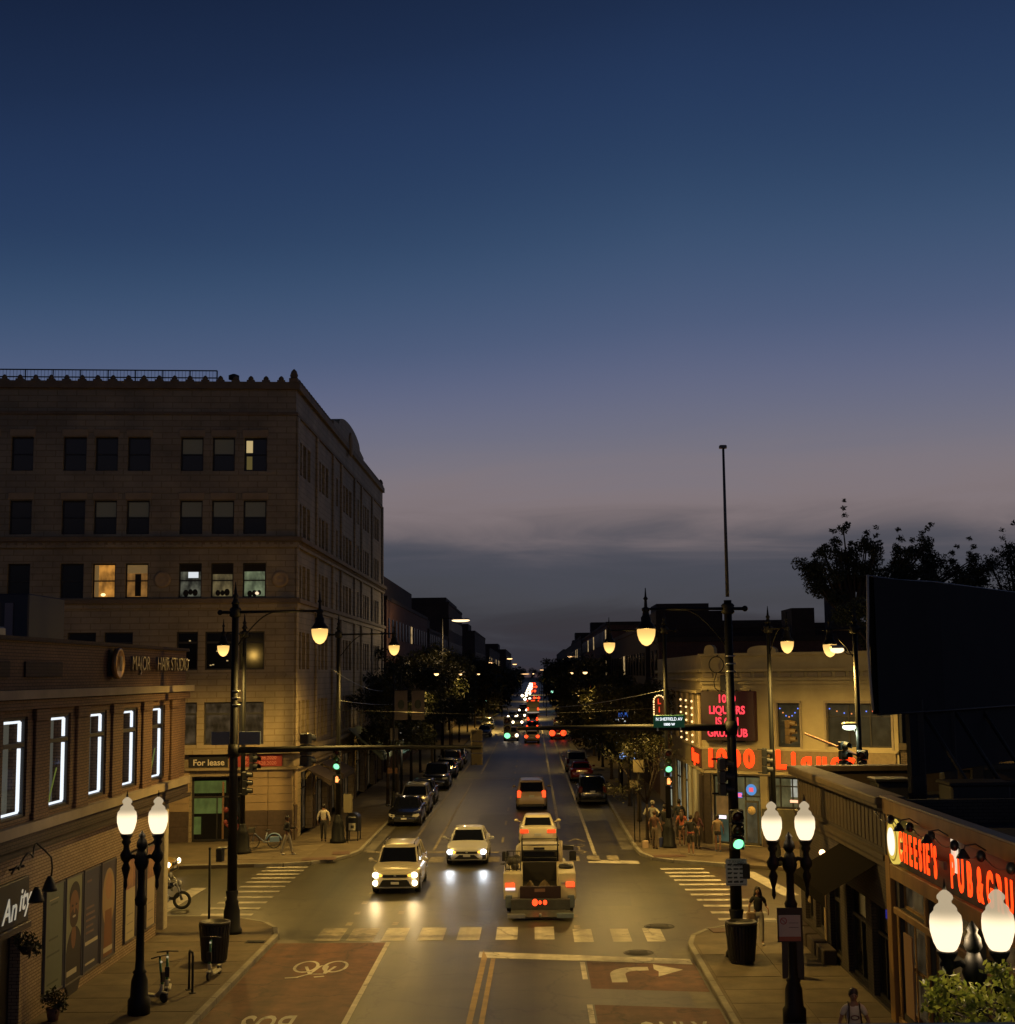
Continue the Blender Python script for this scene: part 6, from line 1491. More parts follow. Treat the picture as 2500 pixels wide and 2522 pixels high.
    yR = Lc / 2; zr = float(np.interp(.97, [a for a, b in K['top']], [b for a, b in K['top']]))
    tl = {'off': TL_OFF, 'on': TL_ON, 'brake': TL_BR}[tails]
    tall = kind in ('suv', 'crossover', 'hatch')
    for s in (-1, 1):
        if tall: obj('tail_light', MB().cbox(min(s * hw * .66, s * hw * .9), yR - .2, zr - .3, max(s * hw * .66, s * hw * .9), yR - .02, zr + .08, .03), tl, t)
        else: obj('tail_light', MB().cbox(min(s * hw * .48, s * hw * .92), yR - .22, zr - .24, max(s * hw * .48, s * hw * .92), yR - .0, zr - .08, .03), tl, t)
    obj('rear_plate', MB().cbox(-.16, yR - .05, zr - .3 if tall else .62, .16, yR + .012, (zr - .3 if tall else .62) + .13, .005), PLATE, t)
    obj('rear_bumper_trim', MB().cbox(-hw * .8, yR - .2, .24, hw * .8, yR + .03, .38, .02), TRIM, t)
    if tails == 'brake': obj('high_brake_light', MB().cbox(-.16, yR - .52 if tall else yR - 1.2, Hc - .1, .16, yR - .48 if tall else yR - 1.1, Hc - .06, .005), TL_BR, t)
    for s in (-1, 1):
        ym = (K['cowl'] + .06) * Lc - Lc / 2
        obj('mirror', MB().cyl((s * hw * .88, ym, K['belt'] + .02), (s * (hw + .07), ym, K['belt'] + .08), .025, n=6).ball((s * (hw + .13), ym, K['belt'] + .1), .1, 10, 6, (1.1, .6, .75)), paint_, t)
        for zz, tt in ((K['belt'] - .12, .5), (K['belt'] - .12, .72)): obj('door_handle', MB().cbox(min(s * hw * .97, s * (hw + .015)), tt * Lc - Lc / 2, zz, max(s * hw * .97, s * (hw + .015)), tt * Lc - Lc / 2 + .18, zz + .03, .005), TRIM, t)
    if rails:
        for s in (-1, 1): obj('roof_rail', MB().tube([(s * hw * .62, K['rf'] * Lc - Lc / 2 + .1, Hc - .02), (s * hw * .62, K['rf'] * Lc - Lc / 2 + .25, Hc + .05), (s * hw * .62, K['rr'] * Lc - Lc / 2 - .3, Hc + .05), (s * hw * .62, K['rr'] * Lc - Lc / 2 - .15, Hc - .02)], .022, 6), TRIM, t)
    if spot:
        for s in (-1, 1):
            lamp('headlight_beam', 'SPOT', (s * hw * .79, yF - .06, zf - .07), spot, (.85, .92, 1.0) if cool else beam, t, .06, (R(85), 0, R(180)), R(60), 1)
    return t
WHITEC = paintm('pearl_white', (.55, .50, .36)); WHITE2 = paintm('white', (.5, .5, .48)); BLK = paintm('black', (.008, .009, .011), .2); NAVY = paintm('navy', (.008, .012, .03), .2); GREYC = paintm('grey', (.10, .10, .10), .25, .5)
SILV = paintm('silver', (.32, .31, .28), .3, .5); REDC = paintm('red', (.16, .01, .008), .25); BEIG = paintm('beige', (.30, .26, .18), .3, .3)
car('white crossover with headlights, fog lamps and roof rails, nearest oncoming car', 'crossover', -5.3, 56.1, R(0), WHITEC, 'on', seg=40, spot=75, rails=True, fog=True, face='mask')
car('white sedan with pinched black nose, oncoming beside the open bed truck', 'sedan', -2.97, 64.0, R(0), WHITE2, 'on', seg=40, spot=60, cool=True, face='x')
car('white sedan seen from behind just ahead of the open bed truck', 'sedan', .12, 69.6, R(180), WHITEC, 'off', 'on', seg=40)
car('pale minivan with red tail lights, second car ahead of the truck', 'suv', -.2, 88.6, R(180), paintm('minivan_tan', (.42, .32, .22)), 'off', 'brake', seg=40, name='minivan', cat='minivan')
PK = 'cars parked along the left kerb'; PR_ = 'cars parked along the right kerb'
car('black sedan parked first in the left row, front to us', 'sedan', -7.15, 79.9, R(0), BLK, group=PK)
car('grey beige crossover parked second in the left row', 'crossover', -7.2, 86.2, R(0), SILV, group=PK)
car('dark blue hatchback parked third in the left row', 'hatch', -7.25, 92.6, R(0), NAVY, group=PK)
car('black SUV with white plate parked fourth in the left row', 'suv', -7.15, 104.5, R(0), BLK, group=PK)
car('dark sedan parked fifth in the left row', 'sedan', -7.2, 116.0, R(0), GREYC, group=PK, seg=16)
car('black crossover parked sixth in the left row', 'crossover', -7.2, 124.0, R(0), BLK, group=PK, seg=16)
car('dark hatchback parked last of the near left row', 'hatch', -7.2, 132.0, R(0), NAVY, group=PK, seg=16)
car('black hatchback parked nearest on the right, rear to us', 'suv', 3.62, 91.4, R(180), BLK, group=PR_, seg=30)
car('red sedan parked second on the right, rear to us', 'sedan', 3.6, 110.5, R(180), REDC, group=PR_, seg=20)
car('grey white SUV parked behind the red sedan on the right', 'suv', 3.55, 120.5, R(180), SILV, group=PR_, seg=20)
car('dark car with white lights parked far up the left kerb', 'sedan', -6.6, 189, R(0), GREYC, group=PK, seg=12)
car('dark van parked beyond it at the left kerb', 'suv', -7.0, 215, R(0), BLK, group=PK, seg=12)
car('dark parked car under the right trees far up the avenue', 'sedan', 4.0, 225, R(180), GREYC, group=PR_, seg=12)
# moving traffic up the avenue
OT = 'oncoming cars with headlights far up the avenue'; RT = 'cars with red lights driving away up the avenue'
def far(label, kind, x, y, away, pt, brake=False, boost=1.0):
    o = car(label, kind, x, y, R(180 if away else 0), pt, 'off' if away else 'on', ('brake' if brake else 'on') if away else 'off', seg=12, group=RT if away else OT, plates=False)
    K = KIND[kind]; g = MB()
    # glowing balls added over the lamps so distant vehicles read brighter
    for s in (-1, 1):
        g.ball((s * K['W'] * .38, (K['L'] / 2 + .03) * (1 if away else -1), .82 if away else .68), (.20 if boost == 1 else .25 * boost), 10, 6, (1, .3, 1))
    obj('lamp_glow', g, TL_BR if away else glow('far_headlight', (1, .80, .55), 6), o)
    return o
far('nearest of the distant oncoming cars, under the hanging green signal', 'crossover', -2.85, 177.5, False, BEIG)
far('red sedan braking in the right lane halfway up the avenue', 'sedan', 2.98, 180.0, True, REDC, True, 1.5)
far('beige sedan with one bright side, nearest distant car driving away', 'sedan', -.25, 171.0, True, BEIG)
far('dark car driving away, second in the distant queue', 'crossover', -.25, 200.0, True, BLK, True)
far('dark car driving away, third in the distant queue', 'suv', -.2, 234.0, True, GREYC, True)
far('oncoming car with paired lights left of the dark queue', 'sedan', -2.6, 226.0, False, GREYC)
far('oncoming car turning out near the left trees', 'sedan', -3.9, 256.0, False, GREYC)
far('oncoming car third in the distant line', 'sedan', -2.4, 262.0, False, BLK)
far('oncoming car fourth in the distant line', 'suv', -2.3, 300.0, False, BLK)
far('oncoming car fifth in the distant line', 'sedan', -1.9, 430.0, False, BLK, boost=1.7)
far('oncoming car sixth in the distant line', 'sedan', -3.3, 500.0, False, BLK, boost=1.9)
far('oncoming car seventh in the distant line', 'sedan', -2.2, 560.0, False, BLK, boost=2.0)
far('oncoming car eighth in the distant line', 'sedan', -2.1, 640.0, False, BLK, boost=2.2)
far('oncoming car ninth in the distant line', 'sedan', -2.0, 740.0, False, BLK, boost=2.5)
far('oncoming car tenth in the distant line', 'sedan', -1.9, 880.0, False, BLK, boost=2.8)
far('oncoming car last in the distant line, nearly at the vanishing point', 'sedan', -1.8, 1080.0, False, BLK, boost=3.2)
far('car driving away beyond the box truck', 'sedan', .9, 440.0, True, BLK, True, 1.6)
far('car driving away far beyond the box truck', 'sedan', -.1, 620.0, True, BLK, True, 2.2)
far('car driving away near the vanishing point', 'sedan', .8, 820.0, True, BLK, True, 2.8)
far('last red lit car at the vanishing point', 'sedan', .2, 1080.0, True, BLK, True, 3.6)
t = thing('box_truck', 'pale box truck with red roof lights driving away in the far queue', 'truck', (-.15, 285, 0), 0)
obj('box', MB().cbox(-1.25, 0, .7, 1.25, 6, 3.1, .05), mat('truck_box', (.3, .28, .2), .6), t); obj('cab', MB().cbox(-1.1, 6.02, .5, 1.1, 8, 2.6, .1), mat('truck_cab', (.2, .2, .18), .5), t)
obj('tail_light', MB().cbox(-1.2, -.06, .95, -.85, .0, 1.5, .02).cbox(.85, -.06, .95, 1.2, 0, 1.5, .02).cbox(-1.2, -.06, 2.75, -1.0, 0, 2.95, .02).cbox(-.4, -.06, 2.8, .4, 0, 2.95, .02).cbox(1.0, -.06, 2.75, 1.2, 0, 2.95, .02), TL_BR, t)
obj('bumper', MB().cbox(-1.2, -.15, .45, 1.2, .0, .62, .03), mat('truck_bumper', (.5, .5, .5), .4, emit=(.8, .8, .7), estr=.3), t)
for s in (-1, 1):
    for yy in (1.2, 6.8): obj('wheel', MB().lathe([(.3, -.15), (.48, -.13), (.48, .13), (.3, .15)], n=16).xf(Matrix.Rotation(R(90), 4, 'Y')).xf(Matrix.Translation((s * 1.0, yy, .48))), TYRE, t)
# cross street cars and motorbike at the left
car('yellow-grey car with one lit headlight on the cross street behind the white column', 'sedan', -17.3, 59.0, R(90) - .05, paintm('cab_yellow', (.3, .2, .04)), 'on', spot=0)
def motorbike(label, x, y, rot):
    t = thing('motorbike', label, 'motorbike', (x, y, .004), rot)
    for nm, yy in (('front_wheel', -.7), ('rear_wheel', .65)):
        obj(nm, MB().tube([(0, yy + .27 * math.cos(2 * math.pi * k / 20), .33 + .27 * math.sin(2 * math.pi * k / 20)) for k in range(21)], .055, 8, False), TYRE, t)
    obj('frame', MB().tube([(0, -.7, .33), (0, -.5, .95), (0, .0, .6), (0, .65, .33)], .05, 8).ball((0, 0, .42), .22, 10, 8, (.8, 1.2, 1)), STEEL, t)
    obj('tank', MB().ball((0, -.15, .85), .2, 12, 8, (.8, 1.4, .7)), BLK, t); obj('seat', MB().ball((0, .35, .82), .17, 12, 8, (.8, 1.9, .45)), TRIM, t)
    obj('handlebar', MB().tube([(-.38, -.35, 1.12), (0, -.5, 1.0), (.38, -.35, 1.12)], .02, 6), STEEL, t); obj('headlight', MB().ball((0, -.62, .92), .11, 10, 8, (1, .7, 1)), HL_OFF, t)
    obj('exhaust', MB().tube([(.16, -.1, .35), (.18, .7, .38)], .045, 8), STEEL, t)
motorbike('chrome motorbike parked behind the white column, nearer the posters', -13.3, 50.8, R(100)); motorbike('dark motorbike at the kerb further behind the white column', -14.2, 53.0, R(95))
# ------------------------------------------------------------------ the open bed service truck
CREAM = mat('service_body_cream', (.56, .5, .34), .5, noise=.2, nscale=2); DKRED = mat('dark_red_tailgate', (.022, .008, .006), .5, noise=.3); BEDM = mat('bed_dark', (.012, .01, .009), .8)
T = thing('service_truck', 'cream service truck with open dark bed and ladder rack, seen from behind', 'truck', (.13, 48.85, .004), 0)
for s, nm in ((-1, 'l'), (1, 'r')):
    x0, x1 = (-1.24, -.60) if s < 0 else (.62, 1.24)
    obj('side_box', MB().cbox(x0, .25, .55, x1, 3.25, 1.42, .03), CREAM, T)
    obj('side_box_end', MB().cbox(x0 + .05, .235, .62, x1 - .05, .249, .98, .005), CREAM, T)
    obj('box_hinge', MB().cbox(x0 + .1, .225, 1.06, x0 + .26, .249, 1.12, .005), STEEL, T)
    obj('rear_mudguard', MB().cbox(min(s * 1.18, s * .95), .1, .28, max(s * 1.18, s * .95), .24, .7, .02), mat('steel_blue_guard', (.14, .17, .19), .5, metal=.4), T)
    obj('wheel', MB().lathe([(.25, -.14), (.38, -.13), (.4, -.06), (.4, .06), (.38, .13), (.25, .14)], n=24).xf(Matrix.Rotation(R(90), 4, 'Y')).xf(Matrix.Translation((s * 1.02, 1.2, .4))), TYRE, T)
    obj('wheel', MB().lathe([(.25, -.14), (.38, -.13), (.4, -.06), (.4, .06), (.38, .13), (.25, .14)], n=24).xf(Matrix.Rotation(R(90), 4, 'Y')).xf(Matrix.Translation((s * .95, 4.9, .4))), TYRE, T)
    obj('mirror', MB().cbox(min(s * 1.12, s * 1.38), 4.3, 1.3, max(s * 1.12, s * 1.38), 4.38, 1.65, .03), TRIM, T)
obj('bed_floor', MB().box(-.62, .25, .55, .66, 3.25, .75), BEDM, T); obj('bed_front', MB().box(-.6, 3.1, .76, .64, 3.24, 1.4), BEDM, T)
obj('tailgate', MB().cbox(-.68, .05, .45, .72, .22, 1.0, .02), DKRED, T); obj('gate_plate', MB().box(-.18, .035, .82, .18, .049, .93), mat('gate_plate', (.16, .09, .07), .6), T)
obj('lift_platform', MB().cbox(-.98, -.25, .28, 1.02, .0, .62, .02), mat('worn_steel_plate', (.05, .052, .05), .55, noise=.4, nscale=3), T)
obj('lift_plate_lower', MB().add([(-.98, -.26, .27), (1.02, -.26, .27), (1.05, -.75, .12), (-1.0, -.75, .12), (-.98, -.2, .22), (1.02, -.2, .22), (1.05, -.72, .07), (-1.0, -.72, .07)], [(0, 3, 2, 1), (4, 5, 6, 7), (0, 1, 5, 4), (1, 2, 6, 5), (2, 3, 7, 6), (3, 0, 4, 7)]), mat('grey_steel_plate', (.10, .105, .10), .5, metal=.3, noise=.3), T)
obj('bumper', MB().cbox(-1.1, -.85, .1, -.5, -.76, .24, .02), STEEL, T); obj('bumper', MB().cbox(.55, -.85, .1, 1.12, -.76, .26, .02), mat('bluish_bumper', (.2, .25, .27), .45, metal=.5), T); obj('hitch', MB().cyl((0, -.9, .14), (0, -.9, .26), .04), STEEL, T)
obj('tail_light', MB().cbox(-1.18, .19, .95, -.86, .234, 1.1, .02), TL_BR, T); obj('reverse_light', MB().cbox(-1.18, .19, .86, -.84, .23, .94, .02), glow('reverse_white', (1, .75, .7), 1.3), T)
obj('tail_light', MB().cbox(.9, .19, .96, 1.19, .234, 1.12, .02), TL_BR, T)
for x, r_ in ((-.17, .10), (.0, .055), (.17, .07)): obj('tail_light', MB().ball((x, -.27, .52), r_, 10, 6, (1, .35, 1.2)), TL_BR, T)
obj('cab_body', MB().cbox(-1.0, 3.4, .5, 1.0, 6.0, 1.2, .06).cbox(-.85, 3.45, 1.2, .85, 5.0, 1.95, .16), CREAM, T)
obj('rear_window', MB().box(-.65, 3.43, 1.4, .65, 3.449, 1.8), CGLASS, T); obj('third_brake_housing', MB().cbox(-.2, 3.4, 1.82, .2, 3.449, 1.9, .01), TRIM, T)
rk = MB()
for z in (1.55, 1.78, 2.0, 2.22): rk.cyl((-.62, 3.32, z), (.68, 3.32, z), .02)
for x in (-.62, .68): rk.cyl((x, 3.32, 1.42), (x, 3.32, 2.25), .028)
rk.cyl((-.62, 3.32, 2.25), (-.62, 4.6, 2.2), .02).cyl((.68, 3.32, 2.25), (.68, 4.6, 2.2), .02)
obj('ladder_rack', rk, TRIM, T)
cg = MB()
for z in (1.48, 1.9): cg.tube([(-1.18, .8, z), (-.66, .8, z), (-.66, 2.4, z), (-1.18, 2.4, z), (-1.18, .8, z)], .018, 6)
for k in range(5): cg.cyl((-1.18 + k * .13, .8, 1.42), (-1.18 + k * .13, .8, 1.9), .012); cg.cyl((-1.18 + k * .13, 2.4, 1.42), (-1.18 + k * .13, 2.4, 1.9), .012)
obj('side_cage', cg, TRIM, T)
t = thing('cage_load', 'dark jumble of tools inside the wire cage on the truck', 'tools', (-.78, 50.4, 1.44))
rr = random.Random(3); m_ = MB()
for k in range(9): m_.ball((rr.uniform(-.22, .22), rr.uniform(-.5, .6), .1 + rr.random() * .2), .07 + rr.random() * .09, 8, 6)
obj('tools', m_, mat('tool_jumble', (.05, .045, .035), .6, noise=.5, nscale=10), t)
t = thing('hose_reel', 'black round hose reel lying on the right side box of the truck', 'hose reel', (1.06, 50.3, 1.43))
obj('reel', MB().lathe([(.08, 0), (.24, .0), (.27, .05), (.24, .12), (.1, .13)], n=20), TRIM, t); obj('hub', MB().lathe([(.09, .12), (.08, .17), (.01, .17)], n=12), mat('reel_hub', (.3, .27, .2), .5), t)
t = thing('cone_holder', 'black arm with a box on the right front corner of the truck rack', 'bracket', (.95, 52.6, 1.43)); obj('arm', MB().cyl((-.2, 0, .0), (-.1, 0, .55), .03).cyl((-.2, 0, .5), (.35, 0, .48), .03).cbox(.0, -.15, .35, .45, .15, .5, .03), TRIM, t)
t = thing('marker_post', 'pale upright marker post standing on the truck beside the rack', 'marker', (.92, 51.9, 1.43)); obj('post', MB().cyl((0, 0, 0), (0, 0, .75), .06), mat('pale_marker', (.45, .38, .28), .6), t)
for lab, x, y, sx in (('brown cloth sack with a pale plank, left one in the truck bed', -.2, 49.9, .9), ('brown cloth sack with a pale plank, right one in the truck bed', .3, 50.0, 1.15)):
    t = thing('cloth_bundle', lab, 'sack', (x, y, .752)); obj('sack', MB().lathe([(.02, 0), (.25, .02), (.24, .15), (.14, .35), (.04, .5), (.005, .52)], n=9, smooth=False, sx=sx * .8).xf(Matrix.Diagonal((1, 1, .62, 1))), mat('brown_tarp', (.12, .085, .045), .85, noise=.5, nscale=6), t)
    obj('plank', MB().box(-.2, -.32, .0, .2, -.26, .06).xf(Matrix.Rotation(R(-14), 4, 'Z')), mat('pale_plank', (.5, .38, .2), .7), t)
# ------------------------------------------------------------------ people
def skin_mesh(name, joints, edges, root=0, lv=1):
    me = bpy.data.meshes.new(name); me.from_pydata([j[0] for j in joints], edges, []); me.update()
    o = bpy.data.objects.new(name, me); COL.objects.link(o)
    sk = o.modifiers.new('skin', 'SKIN'); sk.use_smooth_shade = True
    sv = me.skin_vertices[0].data
    for i, j in enumerate(joints):
        r = j[1]; sv[i].radius = (r, r) if not hasattr(r, '__len__') else r
        sv[i].use_root = i == root
    ss = o.modifiers.new('sub', 'SUBSURF'); ss.levels = lv; ss.render_levels = lv
    dg = bpy.context.evaluated_depsgraph_get()
    m = bpy.data.meshes.new_from_object(o.evaluated_get(dg)); m.name = name
    bpy.data.objects.remove(o); bpy.data.meshes.remove(me)
    for p in m.polygons: p.use_smooth = True
    return m
def person(label, x, y, rot, h=1.7, top=None, bottom=None, skin=None, hair=None, stride=.12, sleeves='long', legs='long', arm=(.08, .05), arm2=None, hairlen='short', shoes=None, straps=False, backpack=None, print_=False, z=.152, bend=0, skirt=False, build=1.0):
    """faces local -y"""
    s = h / 1.72
    t = thing('person', label, 'person', (x, y, z), rot)
    skin = skin or mat('skin_light', (.30, .17, .10), .6); hair = hair or mat('hair_dark', (.012, .009, .007), .6)
    shoes = shoes or mat('shoe_dark', (.02, .018, .016), .6)
    def P(a, b, c): return (a * s, b * s, c * s)
    hip = .93; kn = .5; sh = 1.42; b = build
    fl, fr_ = -stride, stride
    arm2 = arm2 or arm
    # J: 0 pelvis 1 waist 2 chest 3 neck base 4 neck 5 head
    def joints(extra=0, parts='all'):
        J = [(P(0, 0, .95), (.115 * s * b + extra, .085 * s * b + extra)), (P(0, .0, 1.1), (.115 * s * b + extra, .08 * s * b + extra)), (P(0, .01 - bend, 1.3), (.145 * s * b + extra, .095 * s * b + extra)), (P(0, .01 - bend, 1.43), (.085 * s + extra, .06 * s + extra)), (P(0, -bend * 1.1, 1.5), .05 * s), (P(0, -.01 - bend * 1.2, 1.60), (.07 * s, .08 * s)), (P(0, -bend * 1.2, 1.67), (.062 * s, .07 * s))]
        E_ = [(0, 1), (1, 2), (2, 3), (3, 4), (4, 5), (5, 6)]
        for sx, f, ar in ((-1, fl, arm), (1, fr_, arm2)):
            i = len(J)
            J += [(P(sx * .09, 0, .88), .085 * s * b + extra), (P(sx * .095, -f * .6, kn), .052 * s + extra), (P(sx * .1, -f + .03, .09), .036 * s + extra), (P(sx * .105, -f - .09, .045), (.036 * s, .03 * s))]
            E_ += [(0, i), (i, i + 1), (i + 1, i + 2), (i + 2, i + 3)]
            k = len(J)
            el = (sx * (.225 + ar[0] * .4), ar[1] * .2, 1.14); wr = (sx * (.225 + ar[0] * .5), -ar[1] - .04, .93 + abs(ar[1]) * .9)
            J += [(P(sx * .17, .01 - bend, 1.385), .052 * s + extra), (P(*el), .037 * s + extra), (P(*wr), .027 * s + extra), (P(wr[0], wr[1] - .03, wr[2] - .07), (.03 * s, .018 * s))]
            E_ += [(3, k), (k, k + 1), (k + 1, k + 2), (k + 2, k + 3)]
        return J, E_
    J, E_ = joints()
    link('body', skin_mesh('body', J, E_, 0), skin, t)
    wr = []
    for k in (14, 22) if False else (11 + 3, 19 + 3):
        pass
    # hands: five fingers each
    for side_, idx in ((-1, 14), (1, 22)):
        c = Vector(J[idx][0])
        hm = MB().ball(tuple(c + Vector((0, 0, -.02))), .032 * s, 8, 6, (.6, 1, 1.3))
        for fi, (dy, ln_) in enumerate(((-.024, .06), (-.008, .07), (.008, .065), (.022, .05))):
            hm.tube([tuple(c + Vector((0, dy, -.05))), tuple(c + Vector((-.006 * side_, dy, -.05 - ln_ * .55))), tuple(c + Vector((-.018 * side_, dy, -.05 - ln_)))], [.009, .008, .006], 5)
        hm.tube([tuple(c + Vector((0, -.03, -.01))), tuple(c + Vector((-.01 * side_, -.05, -.045))), tuple(c + Vector((-.012 * side_, -.052, -.07)))], [.01, .009, .007], 5)
        obj('hand', hm, skin, t)
    # trousers / shorts / skirt
    ex = .018
    JJ, _ = joints(ex)
    n0 = [0, 7, 8, 9, 15, 16, 17]
    if legs == 'long':
        ids = [0, 1, 7, 8, 9, 15, 16, 17]; ed = [(0, 1), (0, 2), (2, 3), (3, 4), (0, 5), (5, 6), (6, 7)]
        jj = [JJ[i] for i in ids]; jj[1] = (P(0, 0, 1.03), jj[1][1])
        link('trousers', skin_mesh('trousers', jj, ed, 0), bottom, t)
    elif not skirt:
        ids = [0, 1, 7, 8, 15, 16]; ed = [(0, 1), (0, 2), (2, 3), (0, 4), (4, 5)]
        jj = [JJ[i] for i in ids]; jj[1] = (P(0, 0, 1.03), jj[1][1])
        for q, sx in ((3, -1), (5, 1)):
            jj[q] = (P(sx * .1, -(fl if sx < 0 else fr_) * .3, .72 if legs == 'short' else .5), .085 * s)
        link('shorts', skin_mesh('shorts', jj, ed, 0), bottom, t)
    else:
        obj('skirt', MB().lathe([(.21 * s, .52 * s), (.2 * s, .7 * s), (.155 * s, 1.02 * s), (.14 * s, 1.06 * s), (.02, 1.06 * s)], n=16, sy=.75), bottom, t)
    # top
    ids = [0, 1, 2, 3, 11, 19]; ed = [(0, 1), (1, 2), (2, 3), (3, 4), (3, 5)]
    jj = [JJ[i] for i in ids]; jj[0] = (P(0, 0, .9 if not skirt else .98), JJ[0][1])
    sl = [JJ[12], JJ[20]]
    for q, sx in ((0, -1), (1, 1)):
        k = len(jj)
        el = Vector(JJ[12 + 8 * q][0]); shp = Vector(JJ[11 + 8 * q][0])
        if sleeves == 'short': jj.append((tuple(shp.lerp(el, .6)), .06 * s)); ed.append((4 + q, k))
        else: jj += [JJ[12 + 8 * q], (JJ[13 + 8 * q][0], .04 * s)]; ed += [(4 + q, k), (k, k + 1)]
    link('top', skin_mesh('top', jj, ed, 0), top, t)
    # head details
    hz, hy = 1.61 * s, (-bend * 1.2) * s
    hm = MB().ball((0, hy + .012, hz + .045 * s), .108 * s, 14, 10, (.86, .98, 1.0))
    if hairlen == 'long':
        hm.tube([(0, hy + .07 * s, hz + .04 * s), (0, hy + .09 * s, hz - .12 * s), (0, hy + .1 * s, hz - .3 * s), (0, hy + .09 * s, hz - .42 * s)], [.08 * s, .1 * s, .11 * s, .03 * s], 10)
        for sx in (-1, 1): hm.tube([(sx * .075 * s, hy + .01, hz + .04 * s), (sx * .10 * s, hy + .01, hz - .12 * s), (sx * .11 * s, hy - .02, hz - .26 * s)], [.035 * s, .04 * s, .015 * s], 8)
    obj('hair', hm, hair, t)
    fc = MB().ball((0, hy - .028 * s, hz - .0 * s), .088 * s, 14, 10, (.82, .92, 1.08)).ball((0, hy - .112 * s, hz - .005), .016 * s, 8, 6, (.8, 1.2, 1.5))
    for sx in (-1, 1): fc.ball((sx * .078 * s, hy - .005, hz - .005), .02 * s, 6, 5, (.5, 1, 1.4))
    obj('face', fc, skin, t)
    eye = MB()
    for sx in (-1, 1): eye.ball((sx * .03 * s, hy - .102 * s, hz + .018 * s), .011 * s, 6, 5, (1.2, .6, .8)); eye.box(sx * .03 * s - .018 * s, hy - .112 * s, hz + .04 * s, sx * .03 * s + .018 * s, hy - .1 * s, hz + .046 * s)
    obj('eyes', eye, hair, t); obj('mouth', MB().ball((0, hy - .1 * s, hz - .048 * s), .02 * s, 8, 5, (1.2, .5, .35)), mat('lips', (.25, .08, .06), .5), t)
    sm = MB()
    for sx, f in ((-1, fl), (1, fr_)): sm.ball(P(sx * .104, -f - .05, .04), .06 * s, 10, 6, (.75, 1.9, .7))
    obj('shoes', sm, shoes, t)
    if straps:
        st = MB()
        for sx in (-1, 1): st.tube([P(sx * .1, .12, 1.38), P(sx * .11, .0, 1.50), P(sx * .1, -.1 - bend, 1.43), P(sx * .11, -.145 - bend, 1.25), P(sx * .13, -.12, 1.1)], .016 * s, 6)
        obj('backpack_straps', st, mat('strap_dark', (.05, .03, .02), .8), t)
    if backpack: obj('backpack', MB().ball(P(0, .2, 1.2), .17 * s, 12, 10, (.85, .6, 1.3)), backpack, t)
    if print_: obj('shirt_print', MB().tube([(.075 * s * math.cos(a), -.137 * s - bend, 1.23 * s + .04 * s * math.sin(a)) for a in [2 * math.pi * k / 14 for k in range(15)]], .012 * s, 5, False), mat('shirt_print', (.12, .05, .04), .8), t)
    return t
CB = mat('cloth_black', (.012, .012, .013), .85, noise=.2); CW = mat('cloth_white', (.55, .5, .4), .85, noise=.1); CG = mat('cloth_grey_trousers', (.28, .26, .21), .85, noise=.15); CJ = mat('cloth_dark_trousers', (.025, .022, .02), .85)
CR = mat('cloth_coral', (.40, .11, .06), .8); CT = mat('cloth_tan', (.26, .19, .11), .8); CBR = mat('cloth_brown', (.09, .045, .03), .85); SK2 = mat('skin_tan', (.24, .13, .075), .6); SK3 = mat('skin_brown', (.12, .06, .035), .6)
PALE_S = mat('shoe_white', (.5, .48, .42), .6); HB = mat('hair_brown', (.05, .025, .012), .6)
person('woman with long dark hair, black top and pale wide trousers walking toward us', 6.6, 42.9, R(0), 1.66, CB, mat('cloth_pale_trousers', (.36, .34, .27), .85, noise=.1), SK2, None, .11, 'short', 'long', (.12, .08), (.1, .2), 'long', PALE_S)
t = thing('shoulder_bag', 'tan bag held at the hip of the woman in the black top', 'handbag', (6.33, 42.78, 1.0)); obj('bag', MB().cbox(-.1, -.05, -.1, .16, .05, .12, .03), CT, t); obj('strap', MB().tube([(-.05, 0, .12), (.0, -.02, .3), (.14, 0, .45)], .01, 5), CT, t)
person('man in white T-shirt with backpack straps at the bottom edge', 6.26, 28.8, R(-4), 1.76, CW, CJ, SK2, None, .14, 'short', 'long', (.12, .04), None, 'short', straps=True, print_=True, backpack=CBR, build=1.1)
person('person in black hooded jacket and grey trousers crossing the far left corner', -11.3, 64.9, R(75), 1.72, CB, CG, SK3, None, .22, 'long', 'long', (.05, .25), (.05, .3), 'short', PALE_S)
person('man in a loose white shirt and dark trousers walking away on the far left corner', -10.4, 70.0, R(180), 1.78, CW, CJ, SK2, None, .1, 'long', 'long', (.12, .0), None, 'short')
person('person in brown top and shorts at the left edge of the waiting group', 5.5, 65.9, R(150), 1.7, CBR, mat('cloth_taupe', (.12, .09, .06), .85), SK2, HB, .06, 'short', 'long', (.18, .05), None, 'short')
person('person all in black standing behind the left of the waiting group', 6.1, 67.3, R(170), 1.85, CB, CB, SK3, None, .04, 'long', 'long', (.1, .02), (.3, .5), 'short', build=1.12)
person('person with white cap behind the left of the waiting group, arm raised', 5.7, 69.2, R(160), 1.85, mat('cloth_offwhite', (.4, .38, .3), .85), CJ, SK2, None, .05, 'long', 'long', (.4, .6), None, 'short')
t = thing('cap', 'pale cap worn by the person behind the left of the group', 'cap', (5.7, 69.2, 1.93)); obj('crown', MB().lathe([(.12, 0), (.115, .06), (.07, .12), (.01, .14)], n=14), MATS['cloth_offwhite'], t); obj('peak', MB().cbox(-.09, -.2, 0, .09, -.08, .015, .01), MATS['cloth_offwhite'], t)
person('woman in coral top and dark shorts, from behind in the middle of the group', 6.85, 66.9, R(175), 1.64, CR, CJ, SK2, HB, .05, 'short', 'short', (.12, .05), None, 'long', PALE_S)
